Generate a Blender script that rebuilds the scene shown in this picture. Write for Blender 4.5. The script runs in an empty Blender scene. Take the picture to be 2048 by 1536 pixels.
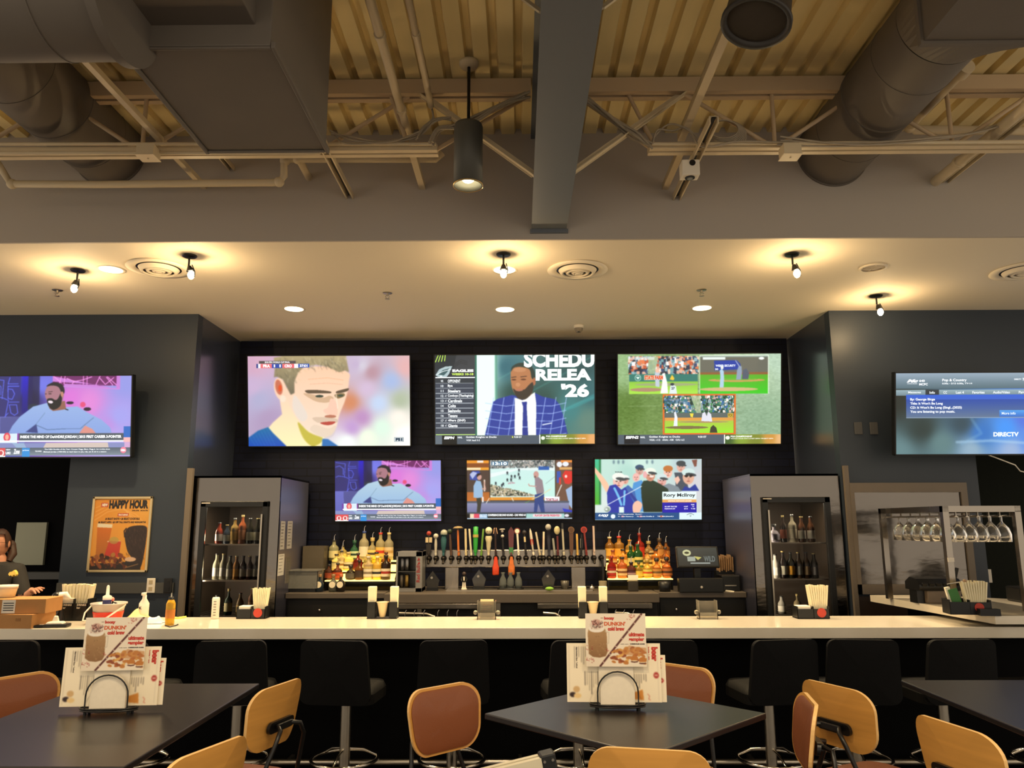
import bpy, math, random
import numpy as np
from mathutils import Vector, Matrix, Euler
random.seed(7); np.random.seed(7)
PI = math.pi
SC = bpy.context.scene
COL = SC.collection
# ------------------------------------------------------------------ camera
F = 1538.0; CX = 1024.0; CY = 768.0
EYE = Vector((0, 0, 1.78))
CAM_ROT = (Matrix.Rotation(0.0085, 3, 'Z') @ Matrix.Rotation(PI/2 + math.radians(10.3), 3, 'X') @ Matrix.Rotation(-0.003, 3, 'Z'))
cam = bpy.data.cameras.new('camera'); camo = bpy.data.objects.new('camera', cam); COL.objects.link(camo)
camo.location = EYE; camo.rotation_euler = CAM_ROT.to_euler()
cam.sensor_width = 36.0; cam.lens = F * 36.0 / 2048.0; cam.clip_start = 0.02
SC.camera = camo
# ------------------------------------------------------------------ view + world
SC.view_settings.view_transform = 'Standard'; SC.view_settings.look = 'None'
SC.view_settings.exposure = 0.3; SC.view_settings.gamma = 1.0; SC.view_settings.use_curve_mapping = False
SC.cycles.use_denoising = True; SC.cycles.max_bounces = 7; SC.cycles.diffuse_bounces = 3
SC.cycles.caustics_reflective = False; SC.cycles.caustics_refractive = False
SC.cycles.sample_clamp_indirect = 4.0
wd = bpy.data.worlds.new('room_ambience'); SC.world = wd; wd.use_nodes = True
wd.node_tree.nodes['Background'].inputs[0].default_value = (1.0, 0.85, 0.66, 1)
wd.node_tree.nodes['Background'].inputs[1].default_value = 0.85
WARM = (1.0, 0.70, 0.36); WARM2 = (1.0, 0.78, 0.50)
def lamp(name, kind, loc, power, color=WARM, target=None, **kw):
    l = bpy.data.lights.new(name, kind); l.energy = power; l.color = color
    o = bpy.data.objects.new(name, l); COL.objects.link(o); o.location = loc
    for k, v in kw.items(): setattr(l, k, v)
    if target is not None:
        o.rotation_euler = (Vector(target) - Vector(loc)).to_track_quat('-Z', 'Y').to_euler()
    return o
# ------------------------------------------------------------------ helpers
def P(u, v, Y=None, Z=None, X=None):
    """world point that photo pixel (u, v) shows on the plane Y=, Z= or X="""
    d = CAM_ROT @ Vector(((u - CX) / F, -(v - CY) / F, -1.0))
    if Y is not None: t = (Y - EYE.y) / d.y
    elif Z is not None: t = (Z - EYE.z) / d.z
    else: t = (X - EYE.x) / d.x
    return EYE + d * t
def lin(c):
    if isinstance(c, str):
        c = c.lstrip('#'); c = [int(c[i:i+2], 16) / 255 for i in (0, 2, 4)]
    return tuple(x / 12.92 if x <= 0.04045 else ((x + 0.055) / 1.055) ** 2.4 for x in c[:3])
MATS = {}
def mat(name, color='#808080', rough=0.5, metal=0.0, emit=None, es=1.0, spec=0.5, trans=0.0, bump=None, noise=None, ior=1.45, coat=0.0):
    if name in MATS: return MATS[name]
    m = bpy.data.materials.new(name); m.use_nodes = True; nt = m.node_tree; b = nt.nodes['Principled BSDF']
    c = lin(color) + (1,)
    b.inputs['Base Color'].default_value = c; b.inputs['Roughness'].default_value = rough
    b.inputs['Metallic'].default_value = metal; b.inputs['Specular IOR Level'].default_value = spec
    b.inputs['Transmission Weight'].default_value = trans; b.inputs['IOR'].default_value = ior
    b.inputs['Coat Weight'].default_value = coat
    if emit: b.inputs['Emission Color'].default_value = lin(emit) + (1,); b.inputs['Emission Strength'].default_value = es
    if noise:   # (scale, amount[, stretch vector])
        tc = nt.nodes.new('ShaderNodeTexCoord'); mp = nt.nodes.new('ShaderNodeMapping'); n = nt.nodes.new('ShaderNodeTexNoise')
        n.inputs['Scale'].default_value = noise[0]; n.inputs['Detail'].default_value = 5
        if len(noise) > 2: mp.inputs['Scale'].default_value = noise[2]
        mx = nt.nodes.new('ShaderNodeMix'); mx.data_type = 'RGBA'
        a = noise[1]
        mx.inputs['A'].default_value = tuple(x * (1 - a) for x in c[:3]) + (1,); mx.inputs['B'].default_value = tuple(min(1, x * (1 + a)) for x in c[:3]) + (1,)
        nt.links.new(tc.outputs['Object'], mp.inputs[0]); nt.links.new(mp.outputs[0], n.inputs[0])
        nt.links.new(n.outputs[0], mx.inputs['Factor']); nt.links.new(mx.outputs['Result'], b.inputs['Base Color'])
        if metal > 0.5:
            mr = nt.nodes.new('ShaderNodeMapRange'); mr.inputs[3].default_value = max(0.03, rough - 0.12); mr.inputs[4].default_value = rough + 0.12
            nt.links.new(n.outputs[0], mr.inputs[0]); nt.links.new(mr.outputs[0], b.inputs['Roughness'])
    if bump:    # (scale, strength[, stretch])
        tc = nt.nodes.new('ShaderNodeTexCoord'); mp = nt.nodes.new('ShaderNodeMapping'); n = nt.nodes.new('ShaderNodeTexNoise')
        n.inputs['Scale'].default_value = bump[0]; n.inputs['Detail'].default_value = 4
        if len(bump) > 2: mp.inputs['Scale'].default_value = bump[2]
        bp = nt.nodes.new('ShaderNodeBump'); bp.inputs['Strength'].default_value = bump[1]; bp.inputs['Distance'].default_value = 0.01
        nt.links.new(tc.outputs['Object'], mp.inputs[0]); nt.links.new(mp.outputs[0], n.inputs[0])
        nt.links.new(n.outputs[0], bp.inputs['Height']); nt.links.new(bp.outputs[0], b.inputs['Normal'])
    MATS[name] = m
    return m
def attr_mat(name, emit):
    m = bpy.data.materials.new(name); m.use_nodes = True; nt = m.node_tree; b = nt.nodes['Principled BSDF']
    a = nt.nodes.new('ShaderNodeVertexColor'); a.layer_name = 'Col'
    if emit:
        b.inputs['Base Color'].default_value = (0.01, 0.01, 0.01, 1); b.inputs['Roughness'].default_value = 0.35
        nt.links.new(a.outputs[0], b.inputs['Emission Color']); b.inputs['Emission Strength'].default_value = emit
    else:
        nt.links.new(a.outputs[0], b.inputs['Base Color']); b.inputs['Roughness'].default_value = 0.45
    MATS[name] = m; return m
M_SCREEN = attr_mat('screen_glow', 0.97); M_PRINT = attr_mat('printed_paper', 0)
class MB:
    def __init__(s): s.v = []; s.f = []; s.m = []; s.sm = []
    def _add(s, vs, fs, mi=0, smooth=False):
        n = len(s.v); s.v += [tuple(x) for x in vs]
        for f in fs: s.f.append(tuple(i + n for i in f)); s.m.append(mi); s.sm.append(smooth)
        return s
    def box(s, c, d, mi=0, rot=None, taper=1.0):
        x, y, z = d[0]/2, d[1]/2, d[2]/2
        vs = [Vector((sx*x*(taper if sz > 0 else 1), sy*y*(taper if sz > 0 else 1), sz*z)) for sz in (-1, 1) for sy in (-1, 1) for sx in (-1, 1)]
        if rot is not None:
            R = rot if isinstance(rot, Matrix) else Euler(rot).to_matrix()
            vs = [R @ v for v in vs]
        vs = [v + Vector(c) for v in vs]
        return s._add(vs, [(0,2,3,1),(4,5,7,6),(0,1,5,4),(2,6,7,3),(0,4,6,2),(1,3,7,5)], mi)
    def b2(s, a, b, mi=0):
        return s.box([(a[i]+b[i])/2 for i in range(3)], [abs(b[i]-a[i]) for i in range(3)], mi)
    def cyl(s, a, b, r, r2=None, seg=20, mi=0, caps=True, smooth=True):
        a = Vector(a); b = Vector(b); r2 = r if r2 is None else r2
        q = (b - a).to_track_quat('Z', 'Y').to_matrix(); ring = []
        for p, rr in ((a, r), (b, r2)):
            ring += [p + q @ Vector((math.cos(2*PI*i/seg)*rr, math.sin(2*PI*i/seg)*rr, 0)) for i in range(seg)]
        s._add(ring, [(i, (i+1) % seg, seg+(i+1) % seg, seg+i) for i in range(seg)], mi, smooth)
        if caps:
            s._add(ring[:seg], [tuple(reversed(range(seg)))], mi); s._add(ring[seg:], [tuple(range(seg))], mi)
        return s
    def lathe(s, prof, c=(0,0,0), seg=20, mi=0, sx=1, sy=1, smooth=True, mis=None, q=None):
        c = Vector(c); vs = []; fs = []; n = len(s.v)
        for r, z in prof:
            for i in range(seg):
                v = Vector((math.cos(2*PI*i/seg)*r*sx, math.sin(2*PI*i/seg)*r*sy, z))
                if q is not None: v = q @ v
                vs.append(c + v)
        s.v += [tuple(v) for v in vs]
        for k in range(len(prof)-1):
            for i in range(seg):
                j = (i+1) % seg
                s.f.append((n+k*seg+i, n+k*seg+j, n+(k+1)*seg+j, n+(k+1)*seg+i)); s.m.append(mis[k] if mis else mi); s.sm.append(smooth)
        return s
    def sph(s, c, r, mi=0, seg=16, rings=10, sc=(1,1,1), q=None):
        prof = [(r*math.sin(PI*k/rings)+1e-5, -r*math.cos(PI*k/rings)*sc[2]) for k in range(rings+1)]
        return s.lathe(prof, c, seg, mi, sc[0], sc[1], q=q)
    def tube(s, pts, r, seg=8, mi=0, closed=False):
        pts = [Vector(p) for p in pts]; n = len(pts); vs = []; up = None
        for i, p in enumerate(pts):
            if closed: t = pts[(i+1) % n] - pts[i-1]
            else: t = pts[min(i+1, n-1)] - pts[max(i-1, 0)]
            t.normalize()
            if up is None:
                up = Vector((0,0,1)) if abs(t.z) < 0.9 else Vector((1,0,0))
            x = t.cross(up); x.normalize(); up = x.cross(t); up.normalize()
            rr = r[i] if isinstance(r, (list, tuple)) else r
            vs += [p + (x*math.cos(2*PI*k/seg) + up*math.sin(2*PI*k/seg))*rr for k in range(seg)]
        fs = []
        for i in range(n if closed else n-1):
            j = (i+1) % n
            fs += [(i*seg+k, i*seg+(k+1) % seg, j*seg+(k+1) % seg, j*seg+k) for k in range(seg)]
        s._add(vs, fs, mi, True)
        if not closed:
            s._add(vs[:seg], [tuple(reversed(range(seg)))], mi); s._add(vs[-seg:], [tuple(range(seg))], mi)
        return s
    def prism(s, pts, vec, mi=0, smooth=False):
        """closed 3-D outline pts extruded along vec"""
        pts = [Vector(p) for p in pts]; n = len(pts); vec = Vector(vec)
        s._add(pts + [p + vec for p in pts], [tuple(reversed(range(n))), tuple(range(n, 2*n))], mi)
        s._add(pts + [p + vec for p in pts], [(i, (i+1) % n, n+(i+1) % n, n+i) for i in range(n)], mi, smooth)
        return s
    def shell(s, outline, thick, fn, mi=0, edge=None, back=None, rings=(1, .93, .75, .5, .25), dome=0.0):
        """outline: list of (a,b); fn(a,b,t) -> 3-D point, t offset along the thickness"""
        n = len(outline); vs = []
        for side in (0, 1):
            for k, q in enumerate(rings):
                d = dome * (1 - q*q) if side == 0 else 0
                if k == 0 and dome: d = -thick*0.35
                vs += [fn(a*q, b*q, (d if side == 0 else -thick)) for a, b in outline]
            vs.append(fn(0, 0, (dome if side == 0 else -thick)))
        R = len(rings); off = R*n + 1
        f1 = [(k*n+i, k*n+(i+1) % n, (k+1)*n+(i+1) % n, (k+1)*n+i) for k in range(R-1) for i in range(n)]
        f1 += [((R-1)*n+i, (R-1)*n+(i+1) % n, R*n) for i in range(n)]
        f2 = [tuple(off+x for x in reversed(f)) for f in f1]
        s._add(vs, f1, mi, True); s._add(vs, f2, mi if back is None else back, True)
        s._add(vs, [(i, off+i, off+(i+1) % n, (i+1) % n) for i in range(n)], mi if edge is None else edge, False)
        return s
    def build(s, name, mats, parent=None, world=False, bevel=0, origin=None):
        if not isinstance(mats, (list, tuple)): mats = [mats]
        off = Vector((0,0,0))
        if parent is not None and world: off = parent.location.copy()
        elif parent is None:
            if origin is None:
                a = np.array(s.v); off = Vector(((a[:,0].min()+a[:,0].max())/2, (a[:,1].min()+a[:,1].max())/2, a[:,2].min()))
            else: off = Vector(origin)
        me = bpy.data.meshes.new(name)
        me.from_pydata([(v[0]-off.x, v[1]-off.y, v[2]-off.z) for v in s.v], [], s.f)
        for m in mats: me.materials.append(m)
        me.polygons.foreach_set('material_index', s.m); me.polygons.foreach_set('use_smooth', s.sm)
        me.update()
        o = bpy.data.objects.new(name, me); COL.objects.link(o)
        if parent is not None: o.parent = parent
        else: o.location = off
        if bevel:
            b = o.modifiers.new('edge', 'BEVEL'); b.width = bevel; b.segments = 2; b.limit_method = 'ANGLE'; b.angle_limit = 0.7
        return o
def tag(o, label, cat, group=None):
    o['label'] = label; o['category'] = cat
    if group: o['group'] = group
    return o
def struct(o): o['kind'] = 'structure'; return o
def thing(name, label, cat, loc=(0,0,0), rz=0, group=None):
    o = bpy.data.objects.new(name, None); COL.objects.link(o); o.location = loc; o.rotation_euler = (0,0,rz)
    o.empty_display_size = 0.05
    return tag(o, label, cat, group)
def copy_tree(o, parent=None):
    c = o.copy(); COL.objects.link(c)
    if parent is not None: c.parent = parent
    for ch in list(o.children): copy_tree(ch, c)
    return c
def dup(o, loc, rz=0, label=None):
    c = copy_tree(o); c.location = loc; c.rotation_euler = (0,0,rz)
    if label: c['label'] = label
    return c
def rrect(w, h, r, n=6):
    pts = []
    for cx, cz, a0 in ((w/2-r, h/2-r, 0), (-w/2+r, h/2-r, 90), (-w/2+r, -h/2+r, 180), (w/2-r, -h/2+r, 270)):
        for k in range(n+1):
            a = math.radians(a0 + 90*k/n); pts.append((cx + r*math.cos(a), cz + r*math.sin(a)))
    return pts
# ------------------------------------------------------------------ painting for screens and print
_TX = {}
def text_mesh(s, bold=0.0):
    k = (s, bold)
    if k in _TX: return _TX[k]
    cu = bpy.data.curves.new('t', 'FONT'); cu.body = s; cu.offset = bold; cu.resolution_u = 3
    o = bpy.data.objects.new('t', cu); COL.objects.link(o)
    bpy.context.view_layer.update()
    ev = o.evaluated_get(bpy.context.evaluated_depsgraph_get()); me = ev.to_mesh()
    v = np.array([tuple(x.co) for x in me.vertices]) if len(me.vertices) else np.zeros((0,3)); f = [tuple(p.vertices) for p in me.polygons]
    ev.to_mesh_clear(); bpy.data.objects.remove(o); bpy.data.curves.remove(cu)
    _TX[k] = (v, f); return _TX[k]
class Art:
    """a picture painted in code; coordinates run x0..x1, y0..y1 (y down)"""
    def __init__(s, x0, y0, x1, y1, w, h, bg='#000000'):
        s.x0, s.y0, s.x1, s.y1 = x0, y0, x1, y1; s.w, s.h = w, h; s.W, s.H = w*2, h*2
        s.a = np.zeros((s.H, s.W, 3)); s.a[:] = s._c(bg); s.txt = []
        s.xs = x0 + (np.arange(s.W)+.5)/s.W*(x1-x0); s.ys = y0 + (np.arange(s.H)+.5)/s.H*(y1-y0)
        s.XX, s.YY = np.meshgrid(s.xs, s.ys); s.rg = np.random.RandomState(3)
    def _c(s, c):
        c = c.lstrip('#'); return np.array([int(c[i:i+2], 16)/255 for i in (0,2,4)])
    def _put(s, m, c, al=1.0):
        if isinstance(c, tuple):   # vertical gradient top, bottom
            yy = s.YY[m]
            if yy.size == 0: return s
            t = ((yy - yy.min())/(yy.max()-yy.min()+1e-6))[:,None]; cc = s._c(c[0])*(1-t) + s._c(c[1])*t
        else: cc = s._c(c)
        s.a[m] = s.a[m]*(1-al) + cc*al; return s
    def field(s, pts, box=None, p=2.0):
        m = np.ones_like(s.XX, bool) if box is None else (s.XX>=box[0])&(s.XX<=box[2])&(s.YY>=box[1])&(s.YY<=box[3])
        X = s.XX[m]; Y = s.YY[m]; W = np.zeros_like(X); C = np.zeros((X.size,3))
        for x, y, c in pts:
            w = 1/((X-x)**2+(Y-y)**2+400)**(p/2*1.4); W += w; C += w[:,None]*s._c(c)
        s.a[m] = C/W[:,None]; return s
    def rect(s, x0, y0, x1, y1, c, al=1.0): return s._put((s.XX>=x0)&(s.XX<=x1)&(s.YY>=y0)&(s.YY<=y1), c, al)
    def ell(s, cx, cy, rx, ry, c, rot=0, al=1.0):
        a = math.radians(rot); dx = s.XX-cx; dy = s.YY-cy
        u = dx*math.cos(a)+dy*math.sin(a); v = -dx*math.sin(a)+dy*math.cos(a)
        return s._put((u/rx)**2+(v/ry)**2 <= 1, c, al)
    def poly(s, pts, c, al=1.0, soft=0):
        if soft:
            n = len(pts); q = []
            for i in range(n):   # Catmull-Rom closed curve
                p0, p1, p2, p3 = [np.array(pts[(i+k-1) % n], float) for k in range(4)]
                for t in (0, .25, .5, .75):
                    q.append(tuple(.5*((2*p1)+(-p0+p2)*t+(2*p0-5*p1+4*p2-p3)*t*t+(-p0+3*p1-3*p2+p3)*t**3)))
            pts = q
        m = np.zeros_like(s.XX, bool); n = len(pts)
        for i in range(n):
            xa, ya = pts[i]; xb, yb = pts[(i+1) % n]
            if ya == yb: continue
            cnd = (s.YY > min(ya, yb)) & (s.YY <= max(ya, yb)) & (s.XX < (xb-xa)*(s.YY-ya)/(yb-ya)+xa)
            m ^= cnd
        return s._put(m, c, al)
    def line(s, pts, w, c, al=1.0):
        m = np.zeros_like(s.XX, bool)
        for (xa, ya), (xb, yb) in zip(pts, pts[1:]):
            L = (xb-xa)**2+(yb-ya)**2+1e-9; t = np.clip(((s.XX-xa)*(xb-xa)+(s.YY-ya)*(yb-ya))/L, 0, 1)
            m |= (s.XX-xa-t*(xb-xa))**2+(s.YY-ya-t*(yb-ya))**2 <= (w/2)**2
        return s._put(m, c, al)
    def crowd(s, x0, y0, x1, y1, cols, n, r, mask=None):
        for _ in range(n):
            x = s.rg.uniform(x0, x1); y = s.rg.uniform(y0, y1); q = r*s.rg.uniform(.5, 1.3)
            if mask and not mask(x, y): continue
            c = cols[s.rg.randint(len(cols))]
            ix0 = int((x-q-s.x0)/(s.x1-s.x0)*s.W); ix1 = int((x+q-s.x0)/(s.x1-s.x0)*s.W)+1
            iy0 = int((y-q-s.y0)/(s.y1-s.y0)*s.H); iy1 = int((y+q*1.3-s.y0)/(s.y1-s.y0)*s.H)+1
            iy0 = max(iy0, int((y0-s.y0)/(s.y1-s.y0)*s.H)); iy1 = min(iy1, int((y1-s.y0)/(s.y1-s.y0)*s.H))
            s.a[max(0,iy0):max(0,iy1), max(0,ix0):max(0,ix1)] = s._c(c)
        return s
    def noise(s, amt, box=None, sx=1, sy=1):
        h = s.H//sy+1; w = s.W//sx+1; n = s.rg.uniform(-1, 1, (h, w)); n = np.kron(n, np.ones((sy, sx)))[:s.H, :s.W]
        m = 1.0 if box is None else ((s.XX>=box[0])&(s.XX<=box[2])&(s.YY>=box[1])&(s.YY<=box[3])).astype(float)
        s.a = np.clip(s.a + (n*m*amt)[:,:,None], 0, 1); return s
    def blur(s, n=1, box=None):
        b = s.a.copy()
        for _ in range(n):
            for ax in (0, 1):
                p = np.pad(b, [(2,2) if k == ax else (0,0) for k in range(3)], 'edge'); L = b.shape[ax]
                sl = lambda i: p[i:i+L] if ax == 0 else p[:, i:i+L]
                b = (sl(0)+sl(4)+2*sl(1)+2*sl(3)+2*sl(2))/8
        if box is None: s.a = b
        else:
            m = (s.XX>=box[0])&(s.XX<=box[2])&(s.YY>=box[1])&(s.YY<=box[3]); s.a[m] = b[m]
        return s
    def text(s, t, x0, y0, x1, y1, c, bold=0.02, rot=0, shear=0):
        s.txt.append((t, x0, y0, x1, y1, c, bold, rot, shear)); return s
    def mesh(s, W, H, name, mats, parent=None, fn=None, lift=0.0012, thick=0, gain=1.0, loc=None):
        """flat picture W x H metres facing -Y, centre at the origin; fn bends it"""
        img = s.a.reshape(s.h, 2, s.w, 2, 3).mean(axis=(1,3))
        img = np.where(img <= 0.04045, img/12.92, ((img+0.055)/1.055)**2.4)*gain
        w, h = s.w, s.h
        gx = np.linspace(-W/2, W/2, w+1); gz = np.linspace(H/2, -H/2, h+1)
        A, B = np.meshgrid(gx, gz); vv = np.stack([A.ravel(), np.zeros(A.size), B.ravel()], 1)
        r, c = np.meshgrid(np.arange(h), np.arange(w), indexing='ij'); i0 = (r*(w+1)+c).ravel()
        quads = np.stack([i0+w+1, i0+w+2, i0+1, i0], 1)
        faces = quads.tolist(); cols = np.repeat(img.reshape(-1,3), 4, axis=0); cols = [cols]; verts = [vv]; nv = len(vv); midx = [0]*len(faces)
        for t, x0, y0, x1, y1, cc, bold, rot, shear in s.txt:
            tv, tf = text_mesh(t, bold)
            if not len(tv): continue
            q = tv.copy(); q[:,0] += q[:,1]*shear
            if rot:
                a = math.radians(rot); q = np.stack([q[:,0]*math.cos(a)-q[:,1]*math.sin(a), q[:,0]*math.sin(a)+q[:,1]*math.cos(a), q[:,2]], 1)
            mn = q.min(0); mx = q.max(0)
            px = x0 + (q[:,0]-mn[0])/(mx[0]-mn[0]+1e-9)*(x1-x0); py = y1 - (q[:,1]-mn[1])/(mx[1]-mn[1]+1e-9)*(y1-y0)
            X = ((px-s.x0)/(s.x1-s.x0)-.5)*W; Z = (.5-(py-s.y0)/(s.y1-s.y0))*H
            X = np.clip(X, -W/2, W/2); Z = np.clip(Z, -H/2, H/2)
            verts.append(np.stack([X, np.full_like(X, -lift), Z], 1))
            faces += [tuple(i+nv for i in f) for f in tf]; nl = sum(len(f) for f in tf)
            cols.append(np.tile(np.array(lin(cc))*gain, (nl, 1))); nv += len(X); midx += [0]*len(tf)
        if thick:
            x, z = W/2, H/2; verts.append(np.array([(-x,thick,-z),(x,thick,-z),(x,thick,z),(-x,thick,z),(-x,0,-z),(x,0,-z),(x,0,z),(-x,0,z)], float))
            fs = [(3,2,1,0),(0,1,5,4),(1,2,6,5),(2,3,7,6),(3,0,4,7)]; faces += [tuple(i+nv for i in f) for f in fs]; midx += [1]*5
            cols.append(np.full((20,3), .5))
        V = np.concatenate(verts)
        if fn: V = np.array([fn(*v) for v in V])
        if loc is not None: V = V + np.array(loc)
        me = bpy.data.meshes.new(name); me.from_pydata(V.tolist(), [], faces)
        at = me.color_attributes.new('Col', 'FLOAT_COLOR', 'CORNER'); C = np.concatenate(cols)
        at.data.foreach_set('color', np.concatenate([C, np.ones((len(C),1))], 1).ravel().astype(np.float32))
        for m in (mats if isinstance(mats, (list,tuple)) else [mats]): me.materials.append(m)
        me.polygons.foreach_set('material_index', midx); me.update()
        o = bpy.data.objects.new(name, me); COL.objects.link(o); o.parent = parent
        return o
# ================================================================== THE ROOM
CEIL = 3.81; SOFY = 5.31; DECK = 4.64; WB = 8.4; WF = 7.26; BARZ = 1.07
navy = mat('navy_paint', '#2c3541', 0.45, spec=0.5, bump=(60, .05))
navy_side = mat('navy_gloss', '#343a48', 0.24, spec=1.0)
black_paint = mat('black_paint', '#050507', 0.8, spec=.1)
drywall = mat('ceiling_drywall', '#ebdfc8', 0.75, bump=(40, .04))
soffit_m = mat('soffit_shaded_paint', '#b0a79d', 0.7, bump=(50, .05))  # darker copy of the ceiling tone: its weaker light is put into the colour
beam_m = mat('blue_grey_steel', '#646970', 0.5)
duct_m = mat('grey_duct', '#6a6259', 0.6, metal=0.0, noise=(4, .1))
deck_m = mat('deck_paint', '#ecd69c', 0.6, noise=(3, .10, (3, .4, 1)))
joist_m = mat('joist_paint', '#c0a888', 0.55)
pipe_m = mat('pipe_paint', '#d0bf9f', 0.5)
wire_m = mat('grey_cable', '#a39682', 0.6)
trim_m = mat('taupe_trim', '#6c6256', 0.5)
steel = mat('brushed_steel', '#9a938a', 0.26, metal=1.0, noise=(6, .10, (1, 1, .05)))
steel_w = mat('wavy_steel', '#75706b', 0.16, metal=1.0, noise=(3, .08), bump=(1.6, .9, (1, 1, 2.4)))
chrome = mat('chrome', '#d8d2c8', 0.12, metal=1.0)
chrome_s = mat('satin_chrome', '#b8b0a2', 0.3, metal=1.0)
blackm = mat('black_metal', '#0d0d0e', 0.35)
blackp = mat('black_plastic', '#101112', 0.4)
leather = mat('black_leather', '#09090a', 0.6, spec=0.18, bump=(220, .12))
quartz = mat('white_quartz', '#e6dcc8', 0.16, noise=(25, .03), coat=0.3)
whitep = mat('white_plastic', '#e6ddcc', 0.4)
paper = mat('white_paper', '#f2ead6', 0.7)
# floor
fl = mat('floor_wood', '#2b2320', 0.45, noise=(2.2, .35, (1, 14, 1)))
struct(MB().b2((-7.5, -2.5, -0.05), (7.5, 10.2, 0)).build('floor', fl))
# back wall: dark painted brick
bm = bpy.data.materials.new('dark_brick'); bm.use_nodes = True; nt = bm.node_tree; b = nt.nodes['Principled BSDF']
tc = nt.nodes.new('ShaderNodeTexCoord'); mp = nt.nodes.new('ShaderNodeMapping'); mp.inputs['Rotation'].default_value = (PI/2, 0, 0)
br = nt.nodes.new('ShaderNodeTexBrick'); br.inputs['Scale'].default_value = 1.0; br.inputs['Brick Width'].default_value = 0.30; br.inputs['Row Height'].default_value = 0.085
br.inputs['Mortar Size'].default_value = 0.006; br.inputs['Color1'].default_value = lin('#0b0e1f')+(1,); br.inputs['Color2'].default_value = lin('#0f1328')+(1,); br.inputs['Mortar'].default_value = lin('#070813')+(1,)
bp = nt.nodes.new('ShaderNodeBump'); bp.inputs['Strength'].default_value = 0.8; bp.inputs['Distance'].default_value = 0.006; bp.invert = True
nt.links.new(tc.outputs['Object'], mp.inputs[0]); nt.links.new(mp.outputs[0], br.inputs[0]); nt.links.new(br.outputs[0], b.inputs['Base Color'])
nt.links.new(br.outputs[1], bp.inputs['Height']); nt.links.new(bp.outputs[0], b.inputs['Normal']); b.inputs['Roughness'].default_value = 0.42; b.inputs['Specular IOR Level'].default_value = 0.25
struct(MB().b2((-3.12, WB, 0), (3.0, WB+.12, CEIL)).build('wall_back', bm))
# left wall with its doorway, and the recess side
XL = P(140, 930, Y=WF).x
m = MB(); m.b2((-7.5, WF, 2.46), (XL, WF+.12, CEIL)); m.b2((XL, WF, 0), (-3.13, WF+.12, CEIL)); m.b2((-3.25, WF+.12, 0), (-3.13, WB+.12, CEIL), 1)
struct(m.build('wall_left', [navy, navy_side]))
XR = P(1955, 950, Y=WF).x
m = MB(); m.b2((XR, WF, 2.46), (7.5, WF+.12, CEIL)); m.b2((3.02, WF, 0), (XR, WF+.12, CEIL)); m.b2((3.02, WF+.12, 0), (3.14, WB+.12, CEIL), 1)
struct(m.build('wall_right', [navy, navy_side]))
dk = mat('dark_green_panel', '#171a13', 0.8, spec=.15, noise=(60, .35))
struct(MB().b2((-7.5, 9.3, 0), (-3.25, 9.4, CEIL)).build('wall_back', black_paint))
m = MB(); m.b2((3.14, 8.6, 0), (7.5, 8.7, CEIL)); m.b2((5.78, 8.595, 0), (5.80, 8.6, CEIL), 1)
struct(m.build('wall_back', [dk, black_paint]))
# dropped ceiling with its soffit face
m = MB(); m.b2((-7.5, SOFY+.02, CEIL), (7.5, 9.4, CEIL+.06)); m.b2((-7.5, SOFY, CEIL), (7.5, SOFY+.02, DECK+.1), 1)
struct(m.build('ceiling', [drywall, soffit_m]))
# corrugated steel deck
m = MB(); per = .152; x = -6.5; prof = []
while x < 6.6:
    prof += [(x, 0), (x+.094, 0), (x+.106, .042), (x+.140, .042)]; x += per
vs = [(a, y, DECK+b) for y in (0.0, SOFY+.1) for a, b in prof]; n = len(prof)
m._add(vs, [(i, i+1, n+i+1, n+i) for i in range(n-1)])
struct(m.build('ceiling', deck_m))
# trims
m = MB(); m.b2((P(373,936,Y=7.2).x, 7.22, .0), (-3.06, 7.26, P(373,936,Y=7.2).z)); struct(m.build('trim_1', trim_m))
z0 = P(200,1187,Y=7.23).z; z1 = P(200,1166,Y=7.23).z
struct(MB().b2((XL, 7.235, z0), (-3.17, 7.26, z1)).build('trim_2', mat('dark_trim', '#4a4a48', .5)))
m = MB(); m.b2((3.03, 7.22, 0), (P(1697,940,Y=7.22).x, 7.26, P(1680,931,Y=7.22).z)); struct(m.build('trim_3', trim_m))
# ------------------------------------------------------------------ steel beam, joists, pipes
m = MB(); bx0, bx1, bz0, bz1 = .10, .355, 3.885, 4.62
m.b2((bx0, 0, bz0), (bx1, SOFY, bz0+.02)); m.b2((bx0, 0, bz1-.02), (bx1, SOFY, bz1)); m.b2((.215, 0, bz0+.02), (.24, SOFY, bz1-.02))
m.b2((bx0-.01, SOFY-.02, bz0-.03), (bx1+.01, SOFY, bz0))
o = m.build('steel_beam', beam_m); tag(o, 'wide blue-grey steel beam running overhead to the soffit', 'beam')
JY = 4.62; JB = P(1500, 297, Y=JY).z; JT = 4.59
def joist(x0, x1, nodes, label, endx):
    t = thing('roof_joist', label, 'joist', ((x0+x1)/2, JY, JB), 0, 'open web roof joists')
    m = MB()
    for dy in (-.035, .035): m.b2((x0, JY+dy-.022, JT-.06), (x1, JY+dy+.022, JT+.04))
    m.build('top_chord', joist_m, t, world=True)
    m = MB(); e0, e1 = endx
    for dy in (-.03, .03): m.b2((e0, JY+dy-.02, JB-.02), (e1, JY+dy+.02, JB+.02))
    m.build('bottom_chord', pipe_m, t, world=True)
    for k, (a, z0, b, z1) in enumerate(nodes):
        MB().cyl((a, JY, z0), (b, JY, z1), .014, seg=8).build('web_bar', joist_m, t, world=True)
jx = lambda u, z=JB: P(u, 292, Y=JY).x
def warren(bs, half, last=None):
    r = []
    for b in bs: r += [(b, JB, b-half, JT-.05), (b, JB, b+half, JT-.05), (b, JB, b, JT-.05)]
    return r + (last or [])
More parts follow.
